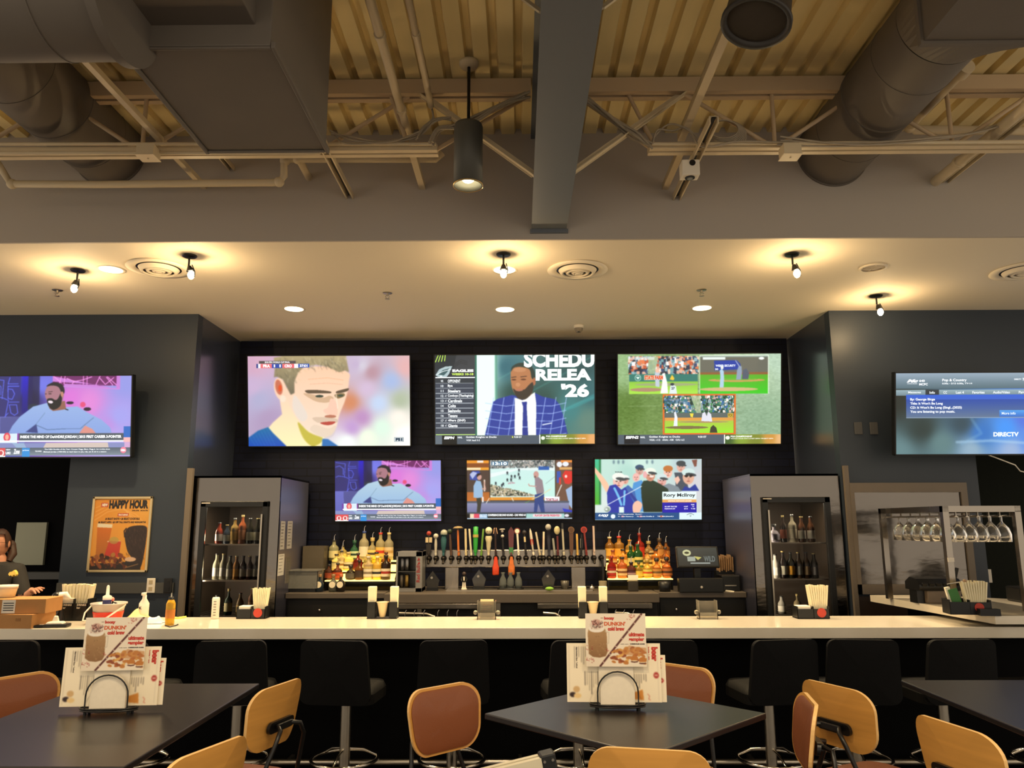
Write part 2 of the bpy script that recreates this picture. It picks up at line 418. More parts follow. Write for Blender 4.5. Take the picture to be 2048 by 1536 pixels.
xb = jx(1297); xa = jx(876); h = (jx(1905)-jx(1550))/2
joist(-6.3, .09, warren([jx(u) for u in (-390, -60, 285, 640)], h, [(xa-.02, JB, .06, JT-.06), (jx(820), JB, jx(780), JT-.05)]), 'open web roof joist left of the steel beam', (-6.3, xa))
joist(.37, 6.3, warren([jx(u) for u in (1550, 1905, 2250)], h, [(xb+.02, JB, .4, JT-.06), (xb+.05, JB, xb-.12, JT-.05)]), 'open web roof joist right of the steel beam', (xb, 6.3))
# beam braces
for u0, v0, u1, v1, lb in ((1068, 352, 822, 176, 'angled steel brace from beam bottom to left joist'), (1140, 350, 1385, 176, 'angled steel brace from beam bottom to right joist')):
    a = P(u0, v0, Z=3.91); b_ = P(u1, v1, Y=JY-.02)
    q = (b_-a); m = MB(); d = q.length; R = q.to_track_quat('X', 'Z').to_matrix()
    m.box((a+b_)/2, (d, .05, .006), rot=R); m.box((a+b_)/2+Vector((0, .025, .02)), (d, .006, .045), rot=R)
    tag(m.build('beam_brace', pipe_m), lb, 'brace', 'steel beam braces')
for u0, v0, u1, v1, lb in ((1088, 28, 1020, -22, 'short brace at the top edge left of the beam'), (1198, 20, 1250, -18, 'short brace at the top edge right of the beam')):
    a = P(u0, v0, Z=3.91); b_ = P(u1, v1, Z=4.25); q = b_-a
    tag(MB().box((a+b_)/2, (q.length, .05, .008), rot=q.to_track_quat('X', 'Z').to_matrix()).build('beam_brace', pipe_m), lb, 'brace', 'steel beam braces')
# runs along the depth of the room that end on the soffit face: (u, v at soffit, v of near end, kind, name, label, category)
def run(u, v, v0, kind, name, label, cat, r=.02, Z=None):
    if Z is None: a = P(u, v, Y=SOFY); Z = a.z; y1 = SOFY; x = a.x
    else: a = P(u, v, Z=Z); x = a.x; y1 = a.y
    y0 = P(u, v0, Z=Z).y; m = MB()
    if kind == 'pipe':
        m.cyl((x, y0, Z), (x, y1, Z), r, seg=14); y = y0+.3
        while y < y1: m.cyl((x, y, Z), (x, y+.03, Z), r*1.25, seg=14); y += .75
    elif kind == 'bar': m.b2((x-r, y0, Z-r), (x+r, y1, Z+r))
    else:
        for dx in (-r, r): m.b2((x+dx-.004, y0, Z-r), (x+dx+.004, y1, Z+r))
        m.b2((x-r, y0, Z+r-.004), (x+r, y1, Z+r), 0); m.b2((x-r*.5, y0, Z+r-.012), (x+r*.5, y1, Z+r-.006), 1)
    return tag(m.build(name, [pipe_m, blackm]), label, cat)
run(700, 393, 262, 'strut', 'strut_channel', 'slotted strut channel right of the large box duct', 'strut', .022)
run(845, 374, 303, 'bar', 'support_bar', 'short square bar below the joist end, left of the pendant', 'bar', .022)
run(1330, 374, 296, 'bar', 'support_bar', 'short square bar at the soffit left of the camera box', 'bar', .022)
run(1353, 395, 240, 'strut', 'strut_channel', 'slotted strut channel carrying the white camera box', 'strut', .024)
run(1362, 276, -10, 'bar', 'support_bar', 'long square bar running up past the round speaker', 'bar', .024, Z=4.30)
run(1870, 364, 150, 'pipe', 'ceiling_pipe', 'cream pipe ending on the soffit at the far right', 'pipe', .035)
run(1890, 361, 170, 'strut', 'strut_channel', 'slotted strut channel beside the far right pipe', 'strut', .022)
run(409, 374, 110, 'bar', 'support_bar', 'long pale bar left of the box duct', 'bar', .018)
run(464, 338, 300, 'strut', 'strut_channel', 'short strut channel stub in front of the box duct', 'strut', .018)
run(818, 274, -10, 'pipe', 'ceiling_pipe', 'jointed cream pipe above the left joist, nearer the duct', 'pipe', .026, Z=4.34)
run(862, 212, -10, 'pipe', 'ceiling_pipe', 'thin cream pipe above the left joist, nearer the pendant', 'pipe', .02, Z=4.40)
run(1480, 90, -10, 'pipe', 'ceiling_pipe', 'short cream pipe above the round speaker', 'pipe', .02, Z=4.5)
# sprinkler mains
Yp = 5.02; f = lambda u, v, Y=Yp: P(u, v, Y=Y)
m = MB(); pts = [f(-60, 200, 4.6), f(-10, 318), f(22, 368), f(200, 369), f(558, 365), f(568, 352), f(568, 328), f(580, 318), f(872, 318), f(884, 306)]
m.tube(pts, .026, 12); m.tube([f(598, 318), P(618, 356, Y=SOFY)], .026, 12)
for u, v in ((558, 364), (595, 318), (24, 368), (570, 322)): m.sph(f(u, v), .036)
tag(m.build('sprinkler_main', pipe_m), 'cream sprinkler pipe with elbows along the soffit at left', 'pipe')
m = MB(); m.tube([P(1935, 132, Z=4.4), P(1820, 252, Z=4.4), P(1830, 260, Z=4.38), P(2120, 262, Z=4.38)], .03, 12); m.sph(P(1820, 254, Z=4.4), .04); m.cyl(P(1935,132,Z=4.4), P(1920,148,Z=4.4), .045)
tag(m.build('sprinkler_main', pipe_m), 'cream sprinkler pipe with an elbow right of the round duct', 'pipe')
# conduits strapped under the bottom chords
for (u0, u1, vv, r, lb) in ((-80, 872, 288, .011, 'thin conduit strapped above the left bottom chord'), (-80, 640, 306, .012, 'thin conduit under the left bottom chord'), (1300, 2130, 284, .011, 'thin conduit strapped above the right bottom chord')):
    a = P(u0, vv+(0 if u0 < 0 else 4), Y=JY-.08); c = P(u1, vv, Y=JY-.08)
    tag(MB().tube([a, c], r, 8).build('conduit', pipe_m), lb, 'conduit')
def jbox(u, v, lb):
    c = P(u, v, Y=JY-.12); t = MB(); t.box(c, (.11, .1, .07)); t.box(c-Vector((0, 0, .037)), (.12, .11, .006)); t.cyl(c+Vector((0,0,-.04)), c+Vector((0,0,-.046)), .006, seg=8)
    tag(t.build('junction_box', pipe_m, bevel=.004), lb, 'junction box', 'junction boxes on the joists')
jbox(297, 305, 'square junction box under the left joist'); jbox(1580, 303, 'square junction box under the right joist')
# cables
def cable(pts, lb, name='cable_bundle', n=3, r=.006, cat='cable'):
    m = MB(); rg = random.Random(len(lb))
    for k in range(n):
        q = [p + Vector((rg.uniform(-.02, .02), rg.uniform(-.02, .02), rg.uniform(-.025, .025))) for p in pts]
        s = []
        for i in range(len(q)-1):
            p0, p1, p2, p3 = q[max(i-1, 0)], q[i], q[i+1], q[min(i+2, len(q)-1)]
            for t in (0, .2, .4, .6, .8): s.append(.5*((2*p1)+(-p0+p2)*t+(2*p0-5*p1+4*p2-p3)*t*t+(-p0+3*p1-3*p2+p3)*t**3))
        s.append(q[-1]); m.tube(s, r, 6)
    tag(m.build(name, wire_m), lb, cat)
g = lambda u, v: P(u, v, Y=JY-.1)
cable([g(1055, 188), g(1000, 212), g(930, 248), g(880, 262), g(862, 288)], 'bundle of grey cables from the beam down toward the pendant', n=6, r=.008)
cable([g(1172, 200), g(1220, 235), g(1270, 272), g(1300, 292)], 'bundle of grey cables from the beam down to the right chord', n=6, r=.008)
cable([g(660, 265), g(700, 282), g(770, 285), g(840, 268), g(870, 240), g(905, 236)], 'loose grey cables drooping along the left joist near the duct', n=3)
cable([g(1300, 290), g(1310, 262), g(1345, 252), g(1380, 262), g(1410, 300), g(1480, 288), g(1600, 285)], 'loose cable loop at the end of the right chord', n=2)
cable([g(1560, 282), g(1700, 286), g(1850, 280), g(1960, 262), g(2060, 230)], 'thin grey cables rising to the right edge along the chord', n=3)
cable([g(862, 200), g(868, 235), g(850, 262), g(836, 285)], 'short cable drop beside the jointed pipe', n=2)
m = MB(); c = g(1447, 258)
for k in range(8):
    rx, rz = .095+.006*k, .062+.005*k
    m.tube([c+Vector((math.cos(a)*rx+.004*k, .01*k, math.sin(a)*rz)) for a in [2*PI*i/28 for i in range(28)]], .0045, 6, closed=True)
tag(m.build('cable_coil', wire_m), 'coil of spare grey cable hung on the right joist', 'cable')
# ------------------------------------------------------------------ ducts
DF = 3.72
zb = P(420, 306, Y=DF).z; xl = P(420, 306, Y=DF).x; xr = P(652, 299, Y=DF).x; y1 = P(400, 92, Z=zb).y; zn = P(400, 50, Y=y1).z
m = MB(); m.b2((xl, y1, zb), (xr, DF, DECK-.01)); m.b2((xl+.0, y1, zb-.012), (xr, y1+.015, zb)); m.b2((xl, DF-.03, zb-.01), (xr, DF-.01, zb))
xn0 = P(150, 50, Y=y1).x; xn1 = P(511, 50, Y=y1).x
m.b2((xn0, .3, zn), (xn1, y1+.01, DECK-.05)); m.b2((xr, y1, zb-.01), (xr+.02, DF, zb+.02)); m.b2((xl-.02, y1, zb-.01), (xl, DF, zb+.02))
t = thing('box_duct', 'large grey rectangular duct hanging at upper left', 'duct', (0, 0, 0)); t.location = (xl, y1, zb)
m.build('duct_body', duct_m, t, world=True, bevel=.006)
m = MB(); cy = 2.62; r = .25; cz = 1.78 + cy*math.tan(math.radians(33.2)+math.asin(r/math.hypot(cy, cy*.77))); xe = P(235, 95, Y=cy).x
m.cyl((-6, cy, cz), (xe, cy, cz), r, seg=48)
for k in range(9): m.cyl((xe-.25-k*.3, cy, cz), (xe-.24-k*.3, cy, cz), r*1.012, seg=48)
m.cyl((xe-.02, cy, cz), (xe+.02, cy, cz), r*1.1, seg=48)
m.build('branch_duct', duct_m, t, world=True)
def round_duct(uc, label, y0):
    a = P(uc-69, 330, Y=SOFY); c = P(uc+69, 330, Y=SOFY); bt = P(uc, 371, Y=SOFY).z; r = (c.x-a.x)/2; x = (a.x+c.x)/2; z = bt+r
    t = thing('round_duct', label, 'duct', (x, SOFY, z), 0, 'round spiral ducts through the soffit')
    m = MB(); m.cyl((x, y0, z), (x, SOFY-.001, z), r, seg=48); y = y0+.3
    while y < SOFY: m.cyl((x, y, z), (x, y+.012, z), r*1.012, seg=48); y += .42
    m.cyl((x, SOFY-.012, z), (x, SOFY-.001, z), r*1.04, seg=48)
    m.build('duct_pipe', duct_m, t, world=True)
    return t, x, r, z
round_duct(219, 'round grey duct entering the soffit at left', 2.2)
t, x, r, z = round_duct(1666, 'round grey duct with a square transition at right', P(1850, 128, Z=4.22).y)
m = MB(); ya = P(1850, 128, Z=z-r).y; yb = ya-.30; s = r*1.22; n = 48; ring = []
for y, sq in ((ya+.0, 0), (yb, 1)):
    for i in range(n):
        a = 2*PI*i/n + PI/4; ca, sa = math.cos(a), math.sin(a)
        if sq: k = s/max(abs(ca), abs(sa)); ring.append((x+ca*k, y, z-.03+sa*k))
        else: ring.append((x+ca*r*1.01, y, z+sa*r*1.01))
m._add(ring, [(i, (i+1) % n, n+(i+1) % n, n+i) for i in range(n)]); m.b2((x-s, .5, z-s-.03), (x+s, yb, z+s-.03)); m.b2((x-s-.015, yb-.03, z-s-.045), (x+s+.015, yb, z+s))
m.build('transition_box', duct_m, t, world=True)
# round speaker
c = P(1513, 42, Z=4.02); t = thing('hanging_speaker', 'round dark hanging speaker at the top of the room', 'speaker', c)
q = Euler((math.radians(-6), math.radians(14), 0)).to_matrix()
m = MB(); m.lathe([(0.001, .22), (.10, .22), (.135, .17), (.145, .03), (.157, 0), (.157, -.02), (.138, -.02), (.13, .004)], (0,0,0), 40, q=q); m.build('cabinet', mat('speaker_grey', '#37332f', .5), t)
m = MB(); m.lathe([(.132, .002), (.09, -.004), (.001, -.006)], (0,0,0), 40, q=q); m.build('grille', mat('speaker_grille', '#3b332a', .8, bump=(400, .3)), t)
MB().cyl((0, 0, .2), (-.01, 0, DECK-c.z), .012).build('stem', blackm, t)
# white camera box on strut
c = P(1353, 395, Y=SOFY); c = P(1379, 340, Z=c.z-.085); t = thing('camera_box', 'small white box with two dark lenses under the strut', 'security camera', c)
MB().box((0,0,0), (.115, .09, .105)).build('housing', whitep, t, bevel=.006)
MB().cyl((0.01, -.046, .028), (.01, -.05, .028), .02).build('lens', blackp, t)
m = MB(); m.cyl((0, 0, -.053), (0, 0, -.058), .032); m.cyl((0, 0, -.058), (0, 0, -.062), .018, mi=1); m.build('lens', [blackp, chrome_s], t)
m = MB().b2((-.02, -.02, .05), (.02, .02, .061)); m.build('bracket', pipe_m, t)
# ------------------------------------------------------------------ pendant lamps
em_hot = mat('lamp_glow', '#ffe9b0', emit='#fff0c0', es=22)
em_down = mat('downlight_glow', '#fff0d0', emit='#fff1cf', es=3.2)
pend_m = mat('pendant_grey', '#55534c', .5)
def pendant(loc, label, power):
    t = thing('pendant_lamp', label, 'pendant lamp', loc, 0, 'cylinder pendant lamps'); L = DECK-loc[2]
    m = MB(); m.lathe([(.001, .40), (.085, .40), (.089, .385), (.089, 0), (.083, 0), (.08, .03), (.05, .09), (.001, .10)], (0,0,0), 36); m.build('shade', pend_m, t)
    m = MB(); m.cyl((0, 0, .40), (0, 0, L-.03), .01); m.build('stem', blackm, t)
    m = MB(); m.lathe([(.001, L-.035), (.05, L-.035), (.062, L-.015), (.062, L), (.001, L)], (0,0,0), 28); m.build('canopy', pipe_m, t)
    m = MB(); m.sph((0, 0, .055), .042, sc=(1, 1, .8)); m.build('bulb', em_hot, t)
    m = MB(); m.lathe([(.089, .0), (.092, -.002), (.092, .006), (.089, .008)], (0,0,0), 36); m.build('rim', mat('brass_rim', '#d8b878', .3, metal=1), t)
    a = lamp('pendant_light', 'SPOT', (0, 0, -.0), power*1.3, WARM2, (0, 0, -1), spot_size=2.3, spot_blend=.7, shadow_soft_size=.06); a.parent = t
    return t
c = P(936, 372, Y=4.4); pendant((c.x, 4.4, 3.81), 'lit cylinder pendant lamp hanging in front of the soffit', 60)
for (x, y) in ((-.5, 1.3), (1.6, 1.2), (-.5, .2), (3.4, .4), (-3.4, .6)):  # added pendants out of view, placed for the light they give
    pendant((x, y, 3.81), 'added unseen cylinder pendant lamp over the dining tables', 85)
# ================================================================== CEILING FIXTURES
def ceil(u, v): p = P(u, v, Z=CEIL); return Vector((p.x, p.y, CEIL))
gold = mat('lens_gold', '#e8c070', .2, metal=1)
clearbulb = mat('bulb_glass', '#ffffff', .05, emit='#fff2cc', es=7)
for u, v, hx, tgt, lb in ((156, 540, -4, (-3.6, 5.9, 1.1), 'small black ceiling spotlight, leftmost one'), (379, 511, 4, (-2, 5.9, 1.1), 'small black ceiling spotlight beside the left round vent'),
                      (1007, 508, 0, (0, 6.0, 1.1), 'small black ceiling spotlight at the middle of the ceiling'), (1584, 508, 6, (2.0, 5.9, 1.1), 'small black ceiling spotlight right of the middle vent'),
                      (1752, 591, 6, (3.2, 6.0, 1.1), 'small black ceiling spotlight above the right wall corner')):
    c = ceil(u, v); t = thing('ceiling_spotlight', lb, 'spotlight', c, 0, 'black monopoint ceiling spotlights'); hx *= .006
    MB().lathe([(.001, -.012), (.05, -.012), (.056, -.006), (.056, -.001), (.001, -.001)], seg=28).build('canopy', blackm, t)
    MB().cyl((0, 0, -.012), (0, 0, -.085), .0075).build('stem', blackm, t)
    h0 = Vector((hx*.2, 0, -.085)); h1 = Vector((hx, .01, -.17)); m = MB(); m.cyl(h0, h0.lerp(h1, .45), .013, .03); m.tube([h0+Vector((.02,0,.01)), h0.lerp(h1,.5)+Vector((.033,0,0)), h1+Vector((.02,0,.0))], .004, 6); m.build('lamp_head', blackm, t)
    m = MB(); m.sph(h0.lerp(h1, .8), .026, sc=(1, 1, 1.3)); m.build('bulb', clearbulb, t)
    a = lamp('bulb_light', 'POINT', h0.lerp(h1, .8)+Vector((0, -.0, -.045)), 11, WARM, shadow_soft_size=.012); a.parent = t
    a = lamp('spot_beam', 'SPOT', h1+Vector((0, 0, -.03)), 170, WARM2, Vector(tgt)-c, spot_size=1.0, spot_blend=.6, shadow_soft_size=.03); a.parent = t
for u, v, lb in ((222, 539, 'round recessed downlight between the left spotlights'), (588, 618, 'round recessed downlight above the far left screen'), (1009, 540, 'round recessed downlight just behind the middle spotlight'),
              (1010, 619, 'round recessed downlight above the middle screen'), (1404, 616, 'round recessed downlight above the right screen')):
    c = ceil(u, v); t = thing('recessed_downlight', lb, 'downlight', c, 0, 'round recessed downlights')
    MB().lathe([(.088, -.001), (.105, -.006), (.108, -.001)], seg=32).build('trim_ring', drywall, t)
    MB().lathe([(.001, -.002), (.088, -.002)], seg=32).build('lens', em_down, t)
    a = lamp('downlight_light', 'SPOT', (0, 0, -.02), 230, (1,.74,.40), (0, 0, -3), spot_size=2.2, spot_blend=.8, shadow_soft_size=.08); a.parent = t
for u, v, lb in ((318, 536, 'round white ceiling air vent at left'), (1155, 539, 'round white ceiling air vent right of the middle spotlight'), (2046, 541, 'round white ceiling air vent cut by the right edge')):
    c = ceil(u, v); t = thing('ceiling_vent', lb, 'air vent', c, 0, 'round white ceiling vents')
    MB().lathe([(.17, -.001), (.24, -.001), (.245, -.008), (.19, -.012), (.17, -.006)], seg=44).build('flange', drywall, t)
    for r in (.155, .11, .065): MB().lathe([(r, -.008), (r-.02, -.035), (r-.035, -.04), (r-.04, -.03), (r-.012, -.006)], seg=40).build('cone_ring', drywall, t)
    MB().lathe([(.001, -.04), (.022, -.04), (.03, -.02)], seg=24).build('cone_ring', drywall, t)
    MB().lathe([(.001, -.0015), (.172, -.0015)], seg=40).build('throat', blackp, t)
for u, v, lb in ((115, 580, 'small sprinkler head below the leftmost spotlight'), (775, 586, 'small sprinkler head over the gap between left and middle screens'), (1403, 580, 'small sprinkler head just above the right downlight')):
    c = ceil(u, v); t = thing('fire_sprinkler', lb, 'sprinkler', c, 0, 'ceiling sprinkler heads')
    MB().lathe([(.001, -.006), (.04, -.005), (.044, -.001)], seg=24).build('escutcheon', chrome_s, t)
    m = MB(); m.cyl((0,0,-.005), (0,0,-.03), .009); m.tube([(.009,0,-.02), (.018,0,-.035), (.004,0,-.052)], .003, 6); m.tube([(-.009,0,-.02), (-.018,0,-.035), (-.004,0,-.052)], .003, 6); m.lathe([(.001,-.052), (.022,-.054), (.022,-.056), (.001,-.058)], seg=16); m.build('deflector', chrome_s, t)
c = ceil(1157, 651); t = thing('dome_camera', 'small white dome camera on the ceiling near the back wall', 'security camera', c)
MB().lathe([(.001, -.03), (.045, -.03), (.055, -.02), (.055, -.001)], seg=28).build('base', whitep, t)
m = MB(); m.lathe([(.001, -.075), (.025, -.07), (.042, -.05), (.045, -.03)], seg=28); m.build('dome', mat('grey_dome', '#8a8070', .2), t)
MB().sph((0, -.012, -.062), .016).build('lens', blackp, t)
c = ceil(1746, 535); t = thing('ceiling_speaker', 'flat round ceiling speaker with four grille quadrants', 'speaker', c)
MB().lathe([(.085, -.001), (.108, -.001), (.108, -.008), (.088, -.01)], seg=36).build('rim', drywall, t)
m = MB()
for k in range(4):
    a = [math.radians(90*k+6+78*i/8) for i in range(9)]
    m._add([(.006*math.cos(a[4]), .006*math.sin(a[4]), -.004)]+[(.08*math.cos(x), .08*math.sin(x), -.004) for x in a], [tuple(range(10))[::-1]])
m.build('grille', mat('grille_tan', '#93826c', .7), t)  # darker tan for the grille quadrants
MB().lathe([(.001, -.002), (.088, -.002)], seg=30).build('plate', drywall, t)
# ================================================================== BAR
BY0, BY1 = 5.55, 6.21
m = MB(); m.b2((-7.0, BY0, BARZ-.075), (7.0, BY1, BARZ)); bar = thing('bar_counter', 'long bar with a white quartz top and black front', 'bar counter', (0, BY0, 0))
m.build('bar_top', quartz, bar, world=True, bevel=.004)
m = MB(); m.b2((-7, 5.82, 0), (7, 6.1, BARZ-.075)); m.b2((-7, 5.78, .0), (7, 5.82, .10)); m.build('bar_front', mat('bar_black', '#040405', .6, spec=.08), bar, world=True)
m = MB(); m.cyl((-7, 5.66, .17), (7, 5.66, .17), .02)
for k in range(9): m.b2((-6.4+k*1.6-.012, 5.66, .155), (-6.4+k*1.6+.012, 5.79, .185))
m.build('foot_rail', chrome_s, bar, world=True)
# bar return with raised top at right
a = P(1990, 1232, Z=1.15); e = P(1740, 1190, Z=1.15); t = thing('side_counter', 'white topped counter return running back beside the glass rack', 'counter', (a.x, a.y, 0))
m = MB(); pts = [(a.x, a.y, 1.095), (e.x, e.y, 1.095), (e.x+.55, e.y, 1.095), (a.x+2.2, a.y, 1.095)]
m.prism(pts[::-1], (0, 0, .055)); m.build('counter_top', quartz, t, world=True)
m = MB(); m.b2((a.x+.15, 6.25, 0), (a.x+.5, e.y-.05, 1.095)); m.build('counter_base', mat('bar_black', '#060607'), t, world=True)
# ================================================================== BACK BAR
woodtop = mat('taupe_laminate', '#564e46', .45); cab = mat('cabinet_black', '#15130f', .45)
CT = 1.13
t = thing('back_bar_cabinet', 'long black back bar cabinet with a grey-brown counter, middle section', 'cabinet', (-.2, 7.5, 0))
m = MB(); m.b2((-1.28, 7.5, CT-.085), (1.32, WB-.005, CT)); m.build('counter', woodtop, t, world=True, bevel=.005)
m = MB(); m.b2((-1.28, 7.62, 0), (1.32, WB-.01, CT-.085)); m.build('body', cab, t, world=True)
for k, x in enumerate((-.95, -.2, .62)): MB().b2((x-.02, 7.56, .4), (x+.02, 7.62, CT-.09)).build('divider', chrome_s, t, world=True)
for x0, x1, lb in ((P(572,1190,Y=7.62).x, -1.29, 'black back bar cabinet section beside the left fridge'), (1.33, P(1492,1190,Y=7.62).x, 'black back bar cabinet section beside the right fridge')):
    t = thing('back_bar_cabinet', lb, 'cabinet', ((x0+x1)/2, 7.6, 0))
    MB().b2((x0, 7.6, CT-.05), (x1, WB-.005, CT)).build('counter', woodtop, t, world=True, bevel=.004)
    MB().b2((x0, 7.66, 0), (x1, WB-.01, CT-.05)).build('body', cab, t, world=True)
    d = MB().b2((x0+.02, 7.64, .3), (x1-.02, 7.66, CT-.07)).build('door', cab, t, world=True)
    MB().sph(((x0+x1)/2 - (x0+x1)/2 + (-.15 if x0 < 0 else -.25), 7.64-7.6-.015+.0, CT-.16), .014).build('knob', chrome, t)
# underbar steel: ice bin + sink with speed rail and bottle pourers
for x0, x1, lb in ((P(793,1212,Y=7.45).x, P(955,1212,Y=7.45).x, 'stainless underbar unit below the counter at left of middle'), (P(1075,1212,Y=7.45).x, P(1160,1212,Y=7.45).x, 'short stainless underbar unit below the counter'), (P(1215,1212,Y=7.45).x, P(1304,1212,Y=7.45).x, 'stainless underbar unit behind the right menu stand')):
    zt = P(1000, 1207, Y=7.45).z; t = thing('underbar_unit', lb, 'underbar unit', ((x0+x1)/2, 7.45, 0), 0, 'stainless underbar units')
    MB().b2((x0, 7.42, zt-.045), (x1, 7.495, zt)).build('backsplash', steel, t, world=True, bevel=.004)
    MB().b2((x0, 7.18, .3), (x1, 7.495, .70)).build('basin', blackm, t, world=True)
    m = MB(); m.tube([(x0+.05, 7.3, zt-.07), (x0+.4*(x1-x0), 7.28, zt-.075), (x0+.5*(x1-x0), 7.27, zt-.1)], .012, 8); m.build('lid_edge', chrome_s, t, world=True)
rg = random.Random(5)
for k, (u, v) in enumerate(((812,1228),(830,1226),(849,1228),(877,1222),(896,1224),(915,1222),(1117,1226),(1229,1224),(1246,1224),(1265,1226))):
    c = P(u, v+8, Y=7.3); t = thing('speed_rail_bottle', 'dark bottle with a steel pourer in the well behind the bar', 'bottle', (c.x, 7.24, max(.701, c.z-.26)), 0, 'bottles in the speed rail')
    MB().lathe([(.001, .0), (.036, 0), (.037, .16), (.015, .21), (.014, .25), (.001, .25)], seg=14).build('glass_body', blackp, t)
    MB().tube([(0,0,.25), (0,0,.29), (.012,0,.31)], .004, 6).build('pour_spout', chrome, t)
# ------------------------------------------------------------------ tap tower
TY = 8.0; L0 = P(847, 1100, Y=TY); L1 = P(1213, 1134, Y=TY)
tw = thing('beer_tap_tower', 'stainless tap tower with a long row of beer taps', 'beer tap tower', ((L0.x+L1.x)/2, TY, CT))
MB().b2((L0.x, TY, L1.z), (L1.x, TY+.12, L0.z)).build('tower_beam', steel, tw, world=True, bevel=.006)
for u0, u1 in ((890, 917), (1143, 1171)):
    MB().b2((P(u0,1150,Y=TY).x, TY+.01, CT), (P(u1,1150,Y=TY).x, TY+.11, L1.z)).build('column', steel, tw, world=True, bevel=.004)
MB().b2((-.72, 7.78, CT), (.72, TY, CT+.012)).build('drip_tray', chrome_s, tw, world=True)
FX = [140,212,290,370,448,523,578,618,678,753,828,905,985,1062,1137,1215,1280,1315,1375,1432,1465,1525,1603,1665,1703,1758,1835,1912]
px = lambda c: P(830+c/5.12, 1117, Y=TY-.06).x; pz = lambda c: P(1000, 1030+c/5.12, Y=TY-.06).z
FZ = pz(445)
fm = MB(); fm.cyl((0, .06, 0), (0, .05, 0), .03, seg=20); fm.cyl((0, .05, 0), (0, -.01, 0), .014, seg=12); fm.sph((0, -.01, 0), .022, seg=14, rings=8); fm.cyl((0, -.01, 0), (0, -.035, -.05), .01, .012, seg=12); fm.cyl((0, -.01, .01), (0, -.01, .035), .009, seg=10)
proto = fm.build('faucet', [mat('faucet_black', '#2a2622', .25, metal=.8)], tw); faucets = []
for k, c in enumerate(FX):
    o = proto if k == 0 else proto.copy()
    if k: COL.objects.link(o)
    o.parent = tw; o.location = (px(c)-tw.location.x, -.06, FZ-tw.location.z); faucets.append(o)
HX = [  # faucet, top y, top x, shape, colours, label
 (0,155,140,'sign',('#241f1a','#a53a2c','#c9b58c'),'dark tap handle with red ball and cream sign'),
 (1,192,212,'ball',('#b9b4a6','#c8c2b0'),'slim silver tap handle with a ball top'),
 (2,140,296,'ball2',('#2d5a5e','#a8aa9a'),'teal tap handle with round silver head'),
 (3,140,352,'ball',('#4a3528','#2e3b28'),'brown tap handle with dark green head'),
 (4,112,437,'mush',('#c46a28','#a08a60'),'orange tap handle with a mushroom cap top'),
 (5,140,516,'slat',('#d4c498',),'cream slat tap handle'),
 (6,140,556,'taper',('#cfc9ae',),'pale tapered tap handle'),
 (7,115,622,'bamboo',('#2f9a3a','#b6a050'),'bright green bamboo tap handle'),
 (8,142,700,'taper',('#5f8a30',),'slim olive green tap handle'),
 (9,120,755,'skull',('#cfc4a0','#d8cfb0'),'cream tap handle with a skull head'),
 (10,130,822,'guitar',('#2a1512','#c9a080'),'guitar shaped black and red tap handle'),
 (11,140,893,'knobs',('#1c1a1e','#c9c0b4'),'dark tap handle with silver knobs'),
 (12,122,985,'point',('#5a3138','#3f7a48'),'maroon pointed tap handle with green foot'),
 (13,128,1045,'disc',('#e8e2d0','#7a3a34'),'white tap handle lettered LITE with round top'),
 (14,150,1118,'sign',('#1e1c1c','#2a2626','#cdbb8e'),'black tap handle with a cream sign'),
 (15,138,1180,'fish',('#cfc6b4','#a03028'),'silver and red fish shaped tap handle'),
 (16,175,1240,'slat',('#bfb49a','#26221f'),'leaning grey and black slat tap handle'),
 (17,172,1320,'taper',('#d8ccb0','#b03a34'),'cream tap handle with red lettering'),
 (18,88,1366,'head',('#2a2a36','#a9a49a'),'dark tap handle with a silver head'),
 (19,240,1415,'slat',('#8f8e84',),'short grey slat tap handle'),
 (20,95,1456,'oval',('#5e2526','#c9bd90'),'maroon tap handle with a cream oval'),
 (21,85,1510,'slab',('#b8b09a','#26262a'),'tall black and silver slab tap handle'),
 (22,115,1603,'disc',('#5a3e2c','#6e5236'),'brown tap handle with a round wooden top'),
 (23,195,1660,'taper',('#c8a050',),'slim gold tap handle'),
 (24,200,1708,'taper2',('#0f1012','#e8e4da'),'black tap handle lettered BUD LIGHT'),
 (25,115,1730,'disc',('#7a2a24','#b03c30'),'red tap handle with a round red top'),
 (26,115,1832,'stripe',('#c8b4a6','#7a2c2a'),'red and white striped tap handle')]
